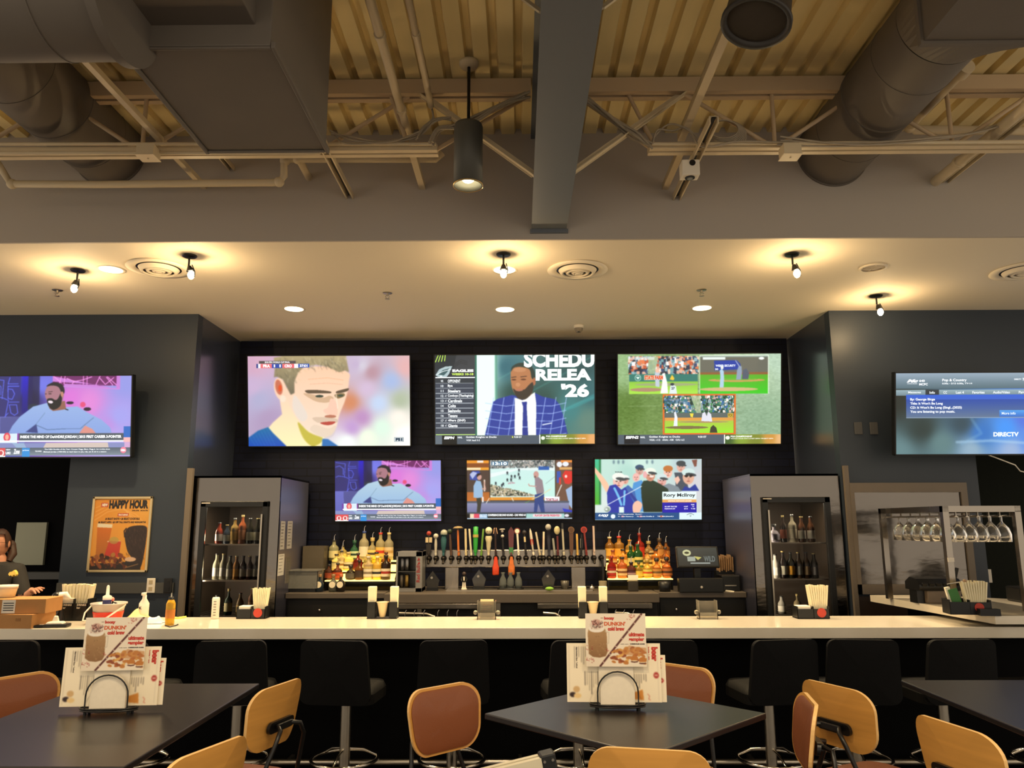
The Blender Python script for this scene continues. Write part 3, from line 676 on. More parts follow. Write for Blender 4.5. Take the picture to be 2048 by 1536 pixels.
for fi, ty, tx, kind, cols, lb in HX:
    f = faucets[fi]; bx, bz = 0, .03; H = pz(ty)-FZ; tX = px(tx)-px(FX[fi]); ms = [mat('tap_'+c.lstrip('#'), c, .35) for c in cols]; m = MB(); H -= .03
    A = Vector((0, -.01, .03)); B = Vector((tX, -.01, .03+H)); q = (B-A).normalized().to_track_quat('Z', 'Y').to_matrix(); L = (B-A).length
    def bxl(z0, z1, w0, w1, mi=0, d=.018):
        c_ = A.lerp(B, (z0+z1)/2); vs = [A.lerp(B, z)+q@Vector((sx*w/2, sy*d/2, 0)) for z, w in ((z0,w0*1.3),(z1,w1*1.3)) for sx, sy in ((-1,-1),(1,-1),(1,1),(-1,1))]
        m._add(vs, [(3,2,1,0),(4,5,6,7)]+[(i,(i+1)%4,4+(i+1)%4,4+i) for i in range(4)], mi)
    def lt(pr, mi=0): m.lathe([(r*1.25, z*L) for r, z in pr], A, 14, mi, q=q)
    lt([(.008,0),(.01,.1),(.007,.12)])
    if kind == 'ball': lt([(.008,.1),(.012,.5),(.008,.8)]); m.sph(A.lerp(B,.9), .026, 1 if len(ms)>1 else 0)
    elif kind == 'ball2': lt([(.009,.1),(.02,.35),(.024,.6),(.018,.72)]); m.sph(A.lerp(B,.84), .036, 1); lt([(.018,.72),(.034,.78)])
    elif kind == 'mush': bxl(.14,.86,.034,.044); lt([(.004,.86),(.004,.93),(.045,.92),(.03,.98),(.001,1)], 1)
    elif kind == 'slat': bxl(.1,1,.022,.028); bxl(.3,.9,.016,.018, len(ms)-1, .021)
    elif kind in ('taper','taper2'):
        bxl(.1,.72,.018,.034); bxl(.72,1,.034,.028)
        if len(ms)>1: bxl(.35,.8,.014,.016,1,.021)
    elif kind == 'bamboo': lt([(.014,.1),(.019,.4),(.02,.62),(.02,.98),(.001,1)]); lt([(.023,.62),(.023,.72)],1)
    elif kind == 'skull': lt([(.01,.1),(.018,.3),(.02,.45),(.03,.6),(.024,.68)]); m.sph(A.lerp(B,.86), .036, 1, sc=(1,1,1.05)); m.sph(A.lerp(B,.86)+Vector((-.012,-.03,.0)), .009, 0); m.sph(A.lerp(B,.86)+Vector((.012,-.03,.0)), .009, 0)
    elif kind == 'guitar': bxl(.05,.7,.018,.028); bxl(.7,.95,.044,.03); [m.cyl(A.lerp(B,.78)+Vector((s*.02,0,0)), A.lerp(B,1.0)+Vector((s*.008,0,0)), .005, seg=8, mi=1) for s in (-1,1)]
    elif kind == 'knobs': lt([(.008,.1),(.012,.6)]); [m.sph(A.lerp(B,z), r, 1) for z, r in ((.72,.017),(.9,.013))]; lt([(.01,.93),(.024,.97),(.02,1)],1); lt([(.005,.6),(.005,.95)])
    elif kind == 'point': bxl(.05,.28,.026,.034,1); bxl(.28,.85,.036,.044); bxl(.85,1,.044,.004)
    elif kind == 'disc': bxl(.1,.78,.026,.034); m.cyl(A.lerp(B,.87)+Vector((0,.012,0)), A.lerp(B,.87)-Vector((0,.012,0)), .032, mi=1, seg=24); m.cyl(A.lerp(B,.87)-Vector((0,.012,0)), A.lerp(B,.87)-Vector((0,.014,0)), .022, mi=0, seg=24)
    elif kind == 'sign': bxl(.08,.45,.03,.04); lt([(.008,.45),(.008,.9)]); bxl(.52,.72,.05,.05,2); m.sph(A.lerp(B,.88), .024, 1); lt([(.012,.95),(.001,1)])
    elif kind == 'fish': m.lathe([(.01,.1*L),(.02,.4*L),(.026,.7*L),(.018,.9*L),(.002,L)], A, 14, 0, 1.1, .6, q=q); bxl(.4,.6,.03,.04,1,.03)
    elif kind == 'head': lt([(.01,.1),(.018,.5),(.014,.72),(.026,.78)]); m.sph(A.lerp(B,.88), .03, 1, sc=(1,1,1.1)); m.sph(A.lerp(B,.6), .02, 1)
    elif kind == 'oval': bxl(.1,.62,.03,.034); m.sph(A.lerp(B,.8), .031, 1, sc=(1,.4,1.35))
    elif kind == 'slab': bxl(.15,.82,.022,.044); bxl(.82,1,.05,.05,1); bxl(.2,.8,.006,.012,1,.021)
    elif kind == 'stripe': bxl(.12,1,.034,.034); bxl(.12,1,.012,.012,1,.021)
    if kind in ('disc','taper2') and fi in (13, 24):
        tv, tf = text_mesh('LITE' if fi == 13 else 'BUD LIGHT', .03); w = tv[:,0].max()
        mn = len(m.v); hh = (.45 if fi == 13 else .6)*L; s_ = hh/w
        m._add([A+q@Vector((.011-v[1]*s_*(1.6 if fi==13 else 1.1), -.0145 if 0 else 0, .22*L+v[0]*s_))+Vector((0,-.0125,0)) for v in tv], tf, 1 if fi == 24 else len(ms)-1)
    ho = m.build('tap_handle', ms, f); ho['label'] = lb
for c0, lb in ((828, 'orange-red paddle hanging below the taps'), (988, 'orange paddle hanging below the taps')):
    m = MB(); x = px(c0)-tw.location.x; z = FZ-tw.location.z
    m.lathe([(.012, z+.02), (.02, z-.02), (.022, z-.05), (.033, z-.08), (.033, z-.15), (.03, z-.16), (.001, z-.16)], (x, -.11, 0), 16, 0, 1, .5)
    o = m.build('hanging_paddle', mat('paddle_'+str(c0), '#c8401c' if c0 < 900 else '#c46a2c', .3, noise=(30, .3)), tw); o['label'] = lb
# ================================================================== FRIDGES
glass = mat('clear_glass', '#ffffff', .02, trans=1.0, ior=1.1, spec=.4)
shelfw = mat('shelf_wire', '#6b6258', .4, metal=.7)
steel_side = mat('brushed_side_steel', '#9794a0', .36, metal=1.0); _b = steel_side.node_tree.nodes['Principled BSDF']; _b.inputs['Anisotropic'].default_value = .95
_t = steel_side.node_tree.nodes.new('ShaderNodeTangent'); _t.direction_type = 'RADIAL'; _t.axis = 'Z'; steel_side.node_tree.links.new(_t.outputs[0], _b.inputs['Tangent'])
def fridge(u0, u1, ut, door, flip, label):
    x0 = P(u0, 952, Y=7.3).x; x1 = P(u1, 952, Y=7.3).x; zt = 2.235; y0, y1 = 7.3, 8.3
    t = thing('reach_in_fridge', label, 'fridge', ((x0+x1)/2, y0, 0))
    dl = P(door[0], 1002, Y=7.3).x; dr = P(door[1], 1002, Y=7.3).x; dt = P(1000, door[2], Y=7.3).z
    m = MB(); m.b2((x0, y0+.004, 0), (x0+.02, y1, zt), 2); m.b2((x1-.02, y0+.004, 0), (x1, y1, zt), 2); m.b2((x0, y0, zt-.02), (x1, y1, zt)); m.b2((x0, y1-.02, 0), (x1, y1, zt), 1)
    m.b2((x0, y0, dt), (x1, y0+.03, zt)); m.b2((x0, y0, 0), (dl, y0+.03, dt)); m.b2((dr, y0, 0), (x1, y0+.03, dt)); m.b2((dl, y0, 0), (dr, y0+.03, .2))
    m.build('cabinet', [steel_w, blackp, steel_side], t, world=True)
    m = MB(); m.b2((x0+.02, y0+.03, .2), (x0+.025, y1-.02, dt)); m.b2((x1-.025, y0+.03, .2), (x1-.02, y1-.02, dt)); m.b2((x0+.02, y1-.03, .2), (x1-.02, y1-.02, dt)); m.b2((x0+.02,y0+.03,dt-.005),(x1-.02,y1-.02,dt)); m.build('liner', mat('fridge_liner', '#41362b', .5), t, world=True)
    w = .055; m = MB(); m.b2((dl, y0-.03, .2), (dl+w, y0+.01, dt)); m.b2((dr-w, y0-.03, .2), (dr, y0+.01, dt)); m.b2((dl, y0-.03, dt-w), (dr, y0+.01, dt)); m.b2((dl, y0-.03, .2), (dr, y0+.01, .26))
    d = m.build('door', blackp, t, world=True, bevel=.006)
    g = MB().b2((dl+w, y0-.012, .26), (dr-w, y0-.008, dt-w)).build('glass_pane', glass, t, world=True)
    g.parent = d; hx = dl+w+.012 if not flip else dr-w-.012; 
    hx = dl+w-.005 if not flip else dr-w+.005
    g2 = MB().tube([(hx, y0-.05, .5), (hx, y0-.05, dt-.12)], .009, 8).build('handle', chrome_s, t, world=True); g2.parent = d
    m = MB().b2((dl+.01, y0-.0315, dt-.02), (dl+.09, y0-.03, dt-.012)); o = m.build('badge', whitep, t, world=True); o.parent = d
    for z in (.62, .95, 1.27, 1.60, 1.92)[1:4]:
        m = MB(); m.b2((x0+.03, y0+.06, z-.012), (x1-.03, y0+.075, z)); m.b2((x0+.03, y1-.08, z-.012), (x1-.03, y1-.065, z))
        for k in range(14): m.cyl((x0+.05+k*(x1-x0-.1)/13, y0+.06, z-.006), (x0+.05+k*(x1-x0-.1)/13, y1-.08, z-.006), .003, seg=6)
        m.build('shelf', shelfw, t, world=True)
    a = lamp('fridge_light_and_fill', 'AREA', ((x0+x1)/2 - t.location.x, .12, dt-.03), 6, (1, .85, .62), ((x0+x1)/2 - t.location.x, .25, 0), shape='RECTANGLE', size=.5, size_y=.05); a.parent = t
    a = lamp('fridge_light_and_fill', 'AREA', (dl+.03 - t.location.x, .06, 1.3), 3.0, (1, .85, .62), (.1, .5, 1.2), shape='RECTANGLE', size=.05, size_y=.9); a.parent = t  # extra fill added to brighten the middle shelf, no lamp stands there
    MB().b2((dl+.08, y0+.1, dt-.018), (dr-.08, y0+.14, dt-.008)).build('light_strip', mat('strip_glow', '#fff4dc', emit='#fff0d0', es=2.0), t, world=True)
    return x0, x1, dl, dr, dt
FL = fridge(383, 562, 1, (404, 539, 1001), True, 'tall stainless fridge with glass door beside the poster wall')
FR = fridge(1500, 1676, 1, (1522, 1658, 996), False, 'tall stainless fridge with glass door beside the steel hatch')
# wall hatch at right
t = thing('serving_hatch', 'steel shuttered hatch in a taupe frame on right wall', 'hatch', (P(1815,1180,Y=WF).x, WF, .9))
a = P(1697, 966, Y=7.24); c = P(1955, 1200, Y=7.24); i0 = P(1700, 985, Y=7.24); i1 = P(1934, 1168, Y=7.24)
m = MB(); y0, y1 = 7.215, 7.262; zb_ = P(1800, 1188, Y=7.24).z
m.b2((a.x, y0, i0.z), (c.x, y1, a.z)); m.b2((a.x, y0, zb_), (i0.x+.03, y1, i0.z)); m.b2((i1.x+.02, y0, zb_), (c.x, y1, i0.z)); m.b2((a.x, y0, zb_), (c.x, y1, i1.z))
m.build('frame', trim_m, t, world=True)
MB().b2((i0.x+.03, 7.235, i1.z), (i1.x+.02, 7.262, i0.z)).build('shutter', steel_w, t, world=True)
t2 = MB().b2((a.x, 7.23, .3), (c.x, 7.262, zb_-.02)).build('wall_panel', mat('dark_wood_panel', '#2c1f16', .5, noise=(3, .3, (1, 1, 12)))); tag(t2, 'dark wood wall panel below the steel hatch', 'wall panel')
for u, lb in ((1716, 'blank grey wall plate, left of the pair beside the right screen'), (1747, 'blank grey wall plate, right of the pair beside the right screen')):
    c = P(u, 857, Y=WF); m = MB(); m.box((c.x, WF-.007, c.z), (.075, .012, .115)); tag(m.build('wall_plate', mat('plate_grey', '#4a4b4d', .5), bevel=.004), lb, 'wall plate')
# ================================================================== SCREENS
def tv(u0, v0, u1, v1, Y, art, label, tilt=.2, bez=.012, depth=.05, wallY=None, group='wall mounted screens', mount=True):
    q = P((u0+u1)/2, (v0+v1)/2, Y=Y); zc = (q-EYE).dot(CAM_ROT @ Vector((0, 0, -1))); W = (u1-u0)*zc/F; H = (v1-v0)*zc/F
    t = thing('wall_screen', label, 'television', q, 0, group); t.rotation_euler = (tilt, 0, 0)
    m = MB(); m.box((0, depth/2+.004, 0), (W+2*bez, depth, H+2*bez)); m.box((0,depth+.02,0), (W*.5, .05, H*.5))
    m.build('housing', blackp, t, bevel=.004)
    m = MB()
    for s in (-1, 1): m.box((s*(W/2+bez/2), -.001, 0), (bez, .014, H+2*bez)); m.box((0, -.001, s*(H/2+bez/2)), (W+2*bez, .014, bez))
    m.build('bezel', blackm, t)
    art.mesh(W, H, 'screen', M_SCREEN, t)
    if mount:
        wy = (WB if wallY is None else wallY)-Y
        MB().b2((-.16, depth+.03, -.10), (.16, wy-.035, .10)).build('wall_mount', blackm, t)
    return t
# --- football close-up
A = Art(84, 160, 1740, 1090, 324, 182)
A.field([(150,250,'#c9a0b8'),(200,600,'#a9a6c6'),(130,480,'#c0a8c8'),(300,820,'#a892b4'),(1200,250,'#b9a6c4'),(1350,330,'#b08a96'),(1130,640,'#c9825c'),(1300,500,'#c8b2cc'),
         (1420,650,'#b9cbe6'),(1550,420,'#9fb2d8'),(1700,280,'#d8a8a8'),(1250,800,'#b488b8'),(1150,900,'#b894c8'),(1450,900,'#d2ecd8'),(1620,800,'#f0e8dc'),(1690,980,'#fffaf0'),(1300,1000,'#e6f6d8'),(1100,1050,'#eaf2ec'),(1640,620,'#a9b49a'),(1250,260,'#c8c2d0')])
A.poly([(400,560),(430,760),(330,850),(290,900),(330,1000),(400,1090),(840,1090),(870,980),(600,700),(500,560)], ('#ecc9ae','#f2e6b0'))
A.poly([(84,1000),(180,930),(285,893),(340,960),(470,1090),(84,1090)], ('#1f6a9a','#1a4cb0')); A.poly([(840,1015),(900,1020),(1000,1090),(835,1090)], '#2c6cae')
for k in range(7): A.line([(100+k*28,1000-k*16),(150+k*34,1085)], 3, '#5aa8d0', .5)
A.poly([(500,420),(640,290),(900,270),(1110,330),(1118,420),(1100,540),(1070,640),(1020,760),(990,880),(950,960),(880,1000),(800,990),(690,930),(590,820),(520,690),(480,560)], ('#eec1a0','#e8d4c0'), soft=1)
A.poly([(590,840),(700,945),(830,1000),(840,1010),(820,1060),(730,1090),(640,1000)], '#b0a428', .8, soft=1)
A.poly([(560,560),(660,700),(690,800),(620,830),(540,700)], '#d8d0c8', .7, soft=1)
A.poly([(350,380),(360,280),(350,175),(500,150),(1090,150),(1100,220),(1120,330),(1080,310),(1020,330),(900,270),(780,250),(660,270),(600,330),(560,420),(560,540),(520,560),(480,480),(440,400),(380,370)], ('#a89870','#6c6450'), soft=0)
for k in range(150):
    x = A.rg.uniform(370,1090); y = A.rg.uniform(165,300) if x > 620 else A.rg.uniform(165,430); A.line([(x,y),(x+A.rg.uniform(-15,40),y+A.rg.uniform(15,45))], 5, A.rg.choice(['#c9b88c','#5a5442','#8a7c5c','#d8ccae','#4c4a3c']), .6)
A.ell(415, 500, 62, 118, '#f0c8ac', -12); A.ell(400, 480, 36, 80, '#c06a50', -10); A.ell(412, 490, 18, 34, '#d84a20'); A.ell(440, 600, 30, 36, '#f2d6c0')
A.blur(2)
A.poly([(650,545),(760,560),(850,590),(920,570),(960,600),(900,640),(800,635),(720,600)], '#a8845c', .5, soft=1); A.poly([(670,515),(780,510),(920,525),(925,545),(800,545),(700,545)], '#4a3c2c', .9, soft=1)
A.poly([(990,525),(1060,505),(1115,495),(1105,520),(1050,540),(990,545)], '#4a3c2c', .9, soft=1); A.poly([(970,560),(1060,545),(1070,575),(1000,600)], '#6c5a34', .85, soft=1)
A.ell(815, 575, 42, 13, '#2c3a30'); A.ell(1030, 570, 30, 11, '#3a4638')
A.poly([(930,600),(985,640),(1000,740),(985,775),(920,770),(870,750),(855,715),(900,690)], '#eebfa8', soft=1); A.ell(925, 785, 60, 16, '#b07058'); A.line([(985,560),(1000,700)], 10, '#f8e0cc', .7)
A.poly([(740,800),(840,790),(950,800),(1000,820),(985,850),(900,835),(800,850)], '#b8a088', .5, soft=1)
A.poly([(820,850),(900,838),(975,840),(950,865),(900,875),(850,868)], '#b0443a', soft=1); A.poly([(760,870),(900,910),(980,880),(950,990),(850,1000),(720,930)], '#b8a890', .22, soft=1)
A.line([(720,450),(900,440),(1050,455)], 6, '#d8a080', .6); A.line([(700,400),(900,385),(1060,410)], 6, '#e09868', .5)
A.blur(1)
A.rect(200,208,575,236,'#4c4446'); A.text('2018 FIFA WORLD CUP FINAL',258,213,515,231,'#f4f0f0',.03)
A.rect(170,240,235,282,'#e8e8f0'); A.rect(170,240,190,282,'#2a3a80'); A.rect(215,240,330,282,'#e06a70'); A.rect(330,240,435,282,'#2444a0'); A.rect(440,240,560,282,'#e0606c'); A.rect(560,240,600,282,'#f0e8ee'); A.rect(600,240,712,278,'#2a50a8')
A.text('FRA',240,246,312,276,'#ffffff',.05).text('1',350,246,364,274,'#ffffff',.05).text('1',408,246,422,274,'#ffffff',.05).text('CRO',460,246,535,276,'#ffffff',.05).text('37:01',616,246,695,272,'#ffffff',.04)
A.rect(1578,1002,1670,1050,'#1c3a52'); A.rect(1582,1006,1666,1046,'#dfe8ea'); A.text('FS1',1590,1010,1660,1042,'#12354c',.08)
tv(496, 712, 820, 892, WB-.21, A, 'large screen showing a close-up of a footballer, top left of the wall')
# --- studio host with schedule
A = Art(112, 165, 1875, 1157, 320, 180)
A.field([(700,300,'#c8ece0'),(650,900,'#dcf6e6'),(900,300,'#2f6470'),(1300,700,'#2c4a44'),(1700,300,'#2c4e50'),(1800,900,'#5c7e72'),(1600,780,'#3f7c7c'),(1000,600,'#284a46'),(1850,600,'#356468')])
A.rect(575,165,775,1060,('#e2faf4','#e6fbe8')); A.rect(775,165,800,1060,'#5c9a84')
A.line([(800,440),(1100,280),(1250,180)],6,'#6ab0a0',.7).line([(1200,560),(1500,400),(1870,170)],6,'#4fa294',.8).line([(1500,800),(1700,700),(1870,640)],6,'#5fb0a0',.6); A.poly([(1480,790),(1700,690),(1870,600),(1870,660),(1650,760),(1520,800)],'#3f9a9c',.5)
A.blur(3)
A.rect(112,165,560,1060,('#20282e','#3c4450')); A.poly([(350,165),(560,165),(560,400),(300,400)],'#46484c',.6)
for k in range(4): A.line([(118+k*34,240-k*4),(150+k*26,165)],9,'#c0ea58')
for k in range(3): A.line([(330,260+k*18),(400,215+k*18),(470,235+k*18)],4,'#101418',.7)
A.poly([(118,385),(160,320),(230,290),(305,285),(285,330),(270,370),(240,408),(150,408)],'#a8bcc0',soft=0); A.poly([(150,380),(200,330),(270,310),(250,350),(210,390)],'#3c5a5e'); A.line([(130,380),(200,345),(290,320)],6,'#f0f8f8'); A.ell(180,398,14,8,'#e8f0f0')
A.text('EAGLES',305,322,540,352,'#ffffff',.06).text('WEEKS 10-18',298,364,538,388,'#c8e860',.05)
rows = ['OPPONENT','Bye','Steelers','Cowboys (Thanksgiving)','Cardinals','Colts','Seahawks','Texans','49ers (SNF)','Giants']; wk = ['WK','10','11','12','13','14','15','16','17','18']
for k, r in enumerate(rows):
    y = 425+k*55.3; A.rect(118,y,540,y+50,'#3a4250' if k else '#2c343c'); A.rect(118,y+51,540,y+55.3,'#e4ecf0'); A.text(r,254,y+10,254+min(285,len(r)*17.5),y+44,'#f4f8fa',.03); A.text(wk[k],176,y+14,206,y+40,'#dfe6ea',.03)
    if k in (3,4,8,9): A.text('AT',220,y+16,242,y+38,'#cfd6dc',.02)
A.rect(118,408,555,418,'#f0f6f6'); A.rect(118,1046,560,1056,'#c8f080'); A.rect(556,165,575,1060,'#2f6a58')
for t_, x0, y0, x1, y1 in (('SCHEDU',1095,130,1960,305),('RELEA',1225,322,1840,452),("'26",1505,488,1815,638)): A.text(t_, x0, y0, min(x1,1874), y1, '#f4fdf8', .05)
A.poly([(660,1060),(700,900),(750,690),(800,655),(960,610),(1100,640),(1220,590),(1300,630),(1440,660),(1490,720),(1540,880),(1580,1060)],'#2a3d94',soft=0)
for k in range(8):
    x = 700+k*115; A.line([(x+60-abs(k-4)*0,640),(x-10,1060)],7,'#a8bdf0',.9)
for k in range(5): A.line([(670,700+k*85),(900,735+k*85),(1000,720+k*85)],7,'#a8bdf0',.9); A.line([(1225,730+k*85),(1400,735+k*85),(1560,700+k*85)],7,'#a8bdf0',.9)
A.poly([(995,640),(1080,670),(1215,580),(1230,700),(1228,1060),(990,1060)],'#f4f4ec'); A.poly([(1070,690),(1130,685),(1125,740),(1140,1060),(1075,1060),(1085,740)],'#24348a'); A.rect(1080,965,1140,972,'#a8b8e8'); A.line([(1300,945),(1400,925)],12,'#dfe6ee')
A.poly([(950,360),(985,290),(1060,262),(1150,280),(1200,340),(1218,430),(1200,520),(1180,600),(1100,662),(1030,645),(975,560),(955,480)],'#b0764e',soft=1); A.poly([(955,350),(970,290),(1060,250),(1160,275),(1212,350),(1215,440),(1180,420),(1160,330),(1080,300),(990,305)],'#2c3a34',soft=1)
A.poly([(975,540),(1010,560),(1040,540),(1100,550),(1150,500),(1195,470),(1195,560),(1150,630),(1090,665),(1020,640)],'#3c342c',soft=1); A.ell(1042,555,42,14,'#b07058'); A.ell(1210,460,16,44,'#a8684a')
A.ell(985,440,26,8,'#5a3624'); A.ell(1090,438,30,8,'#5a3624'); A.line([(960,415),(1010,408)],8,'#3c2820').line([(1060,410),(1125,402)],8,'#3c2820'); A.ell(1030,495,26,22,'#c48a60'); A.ell(1050,330,70,26,'#c89068',al=.6)
A.blur(1,(660,250,1580,1060))
A.rect(112,1060,1875,1157,'#4a5662'); A.rect(112,1060,185,1157,'#5e6a74'); A.rect(185,1060,352,1157,'#0c1418'); A.text('ESPN',208,1070,325,1102,'#f4f8fa',.06,shear=.2).text('NHL',360,1072,412,1092,'#e4eaee',.04)
A.text('Golden Knights vs Ducks',452,1068,790,1094,'#f0f4f6',.03).text('VGK lead 3-2',455,1104,606,1124,'#e0e6ea',.03).text('9:30 ET',985,1070,1070,1090,'#f0f4f0',.03); A.ell(968,1080,7,10,'#d8e060')
A.field([(1300,1100,'#3c5a2c'),(1450,1090,'#86a038'),(1600,1110,'#7a8430'),(1750,1090,'#c89040'),(1850,1100,'#e0a468')],(1270,1050,1875,1157)); A.rect(1264,1055,1274,1155,'#f0f4ea'); A.text('PGA CHAMPIONSHIP',1338,1064,1565,1082,'#ffffff',.03).text('WATCH YOUR WAY LATEST ESPN+ PROJECT ESPN',1336,1092,1775,1108,'#f4f4e0',.03); A.ell(1304,1092,22,20,'#e8f0e0')
tv(870, 710, 1189, 888, WB-.21, A, 'large screen showing a host in a checked blue jacket, top middle of the wall')
# --- three baseball pictures
A = Art(185, 140, 1852, 1065, 325, 181, '#7c9a64')
A.field([(300,300,'#8fb07c'),(300,700,'#5a7a34'),(1600,300,'#a8c09c'),(1600,800,'#8aa888'),(600,800,'#6c8a4a'),(1800,200,'#b0c8b0')])
for k in range(34):
    y = 150+k*25; x = A.rg.uniform(185,700); A.line([(x,y),(x+A.rg.uniform(200,900),y+A.rg.uniform(-3,3))],3,A.rg.choice(['#4c6830','#5c7a44','#b4c8a4']),.7)
A.noise(.06, None, 8, 2); A.blur(1)
crowdc = ['#f0f0f0','#e07a4a','#3a4a6a','#2c2c34','#6c9aa0','#d8a890','#e8c8b0','#20324a','#c05a3a','#8ab0b8']
A.rect(298,160,1003,550,'#a8b0a0'); A.crowd(300,162,1000,345,crowdc,1500,13); A.poly([(500,165),(600,165),(560,345),(490,345)],'#9cb48c',.9)
A.rect(300,345,1003,420,'#2f7468'); A.rect(455,355,640,405,'#d8c8a8'); A.text('STATE FARM',458,358,648,402,'#e0582c',.06); A.ell(390,383,32,32,'#dfeee4'); A.ell(390,383,27,27,'#2f7468'); A.poly([(368,372),(412,372),(392,402)],'#e0f0e4')
A.rect(300,420,1003,550,('#8ac040','#a4dc48')); A.ell(680,452,320,16,'#9aa474'); A.ell(480,505,170,20,'#a8846c'); A.poly([(620,545),(640,430),(640,340),(665,330),(690,430),(700,545)],'#eef0e8'); A.poly([(570,470),(565,330),(590,290),(610,330),(612,480)],'#b8c4d0'); A.ell(588,310,20,22,'#e8b8a0')
A.poly([(710,550),(722,470),(745,450),(780,470),(792,550)],'#d8e4e4'); A.text('27',732,478,768,505,'#26324a',.05); A.ell(742,450,20,14,'#2a3440'); A.poly([(715,400),(740,350),(765,390),(755,410)],'#e8c03c')
A.rect(300,165,560,200,'#e8ecea',.6)
A.rect(1020,152,1728,548,'#e8f4e0'); A.rect(1026,160,1722,345,'#66665a'); A.rect(1026,160,1722,172,'#8a9a90'); A.poly([(1170,210),(1400,205),(1440,245),(1440,300),(1175,310)],'#1c3a9c'); A.text('WEBER SECURITY',1185,250,1390,272,'#e8f0ff',.04); A.text('30',1180,288,1212,306,'#e8f0ff',.04)
A.rect(1026,330,1722,352,'#8c5a34'); A.rect(1026,352,1722,548,('#5aa828','#3cc424')); A.ell(1400,410,290,18,'#c89858'); A.ell(1400,402,220,9,'#6aae34'); A.ell(1320,503,300,20,'#c8b078'); A.poly([(1225,485),(1235,370),(1228,310),(1250,290),(1270,320),(1272,400),(1268,485)],'#a8c8dc'); A.ell(1252,280,16,18,'#e8e8e0')
A.poly([(1395,405),(1405,310),(1420,270),(1450,265),(1455,330),(1445,405)],'#8a9ab0'); A.poly([(1455,400),(1465,310),(1500,290),(1530,340),(1520,400)],'#505868'); A.line([(1430,270),(1390,210)],6,'#e8e0d0'); A.rect(1055,172,1285,198,'#dfe8e4'); A.ell(1655,187,28,14,'#f0f4f0')
A.blur(1)
A.rect(645,552,1392,968,'#d86a28'); A.rect(662,566,1372,952,'#4a6a60'); A.crowd(664,568,1370,745,['#e8e8e0','#c8a898','#2c6a4a','#1c3c34','#8aa0a8','#3a6a9a','#203a30','#4c8a5a'],1300,10); A.poly([(930,570),(1030,570),(1040,745),(990,745)],'#a8b890',.8); A.rect(664,600,900,650,'#3a6c94',.5)
A.rect(664,745,1370,800,'#5a6460'); A.rect(664,795,1370,826,'#d89848'); A.rect(664,826,1370,952,('#a8c044','#94e030')); A.ell(1060,838,260,9,'#a88a60'); A.ell(890,895,220,16,'#7a6a44'); A.poly([(755,880),(765,790),(760,740),(775,725),(795,790),(795,880)],'#e0e4ec')
A.poly([(1040,830),(1050,750),(1075,735),(1095,780),(1110,730),(1140,760),(1152,835)],'#d8d8e4'); A.poly([(920,750),(960,750),(950,795),(930,780)],'#e8d048'); A.text('WV',926,752,958,790,'#f0d840',.05); A.rect(1312,750,1366,792,'#e0c040'); A.poly([(1125,950),(1135,895),(1162,870),(1195,900),(1205,950)],'#3c3c2c')
A.text('FOX',1316,756,1362,786,'#6a5010',.05)
A.rect(185,968,1852,1065,'#4c5864'); A.rect(250,972,408,1062,'#0e1620'); A.text('ESPN2',262,980,396,1010,'#f4f8fa',.06,shear=.2).text('NHL',414,984,464,1004,'#e4eaee',.04).text('Golden Knights vs Ducks',504,980,822,1004,'#f0f4f6',.03).text('VGK: -112   ANA: -108   O/U: 6.5',506,1012,866,1032,'#e0e6ea',.03).text('9:30 ET',1005,982,1092,1002,'#f0f4f0',.03)
A.field([(1300,1010,'#3c5a2c'),(1450,1000,'#86a038'),(1600,1030,'#7a8430'),(1750,1000,'#c89040'),(1850,1010,'#e0b078')],(1280,968,1852,1065)); A.rect(1272,970,1282,1062,'#f0f4ea'); A.text('PGA CHAMPIONSHIP',1340,980,1560,998,'#ffffff',.03).text('WATCH YOUR WAY LATEST ESPN+ PROJECT ESPN',1340,1006,1775,1020,'#f4f4e0',.03); A.ell(1310,1002,22,20,'#e8f0e0')
tv(1236, 708, 1561, 888, WB-.21, A, 'large screen showing three baseball games on green wood, top right of the wall')
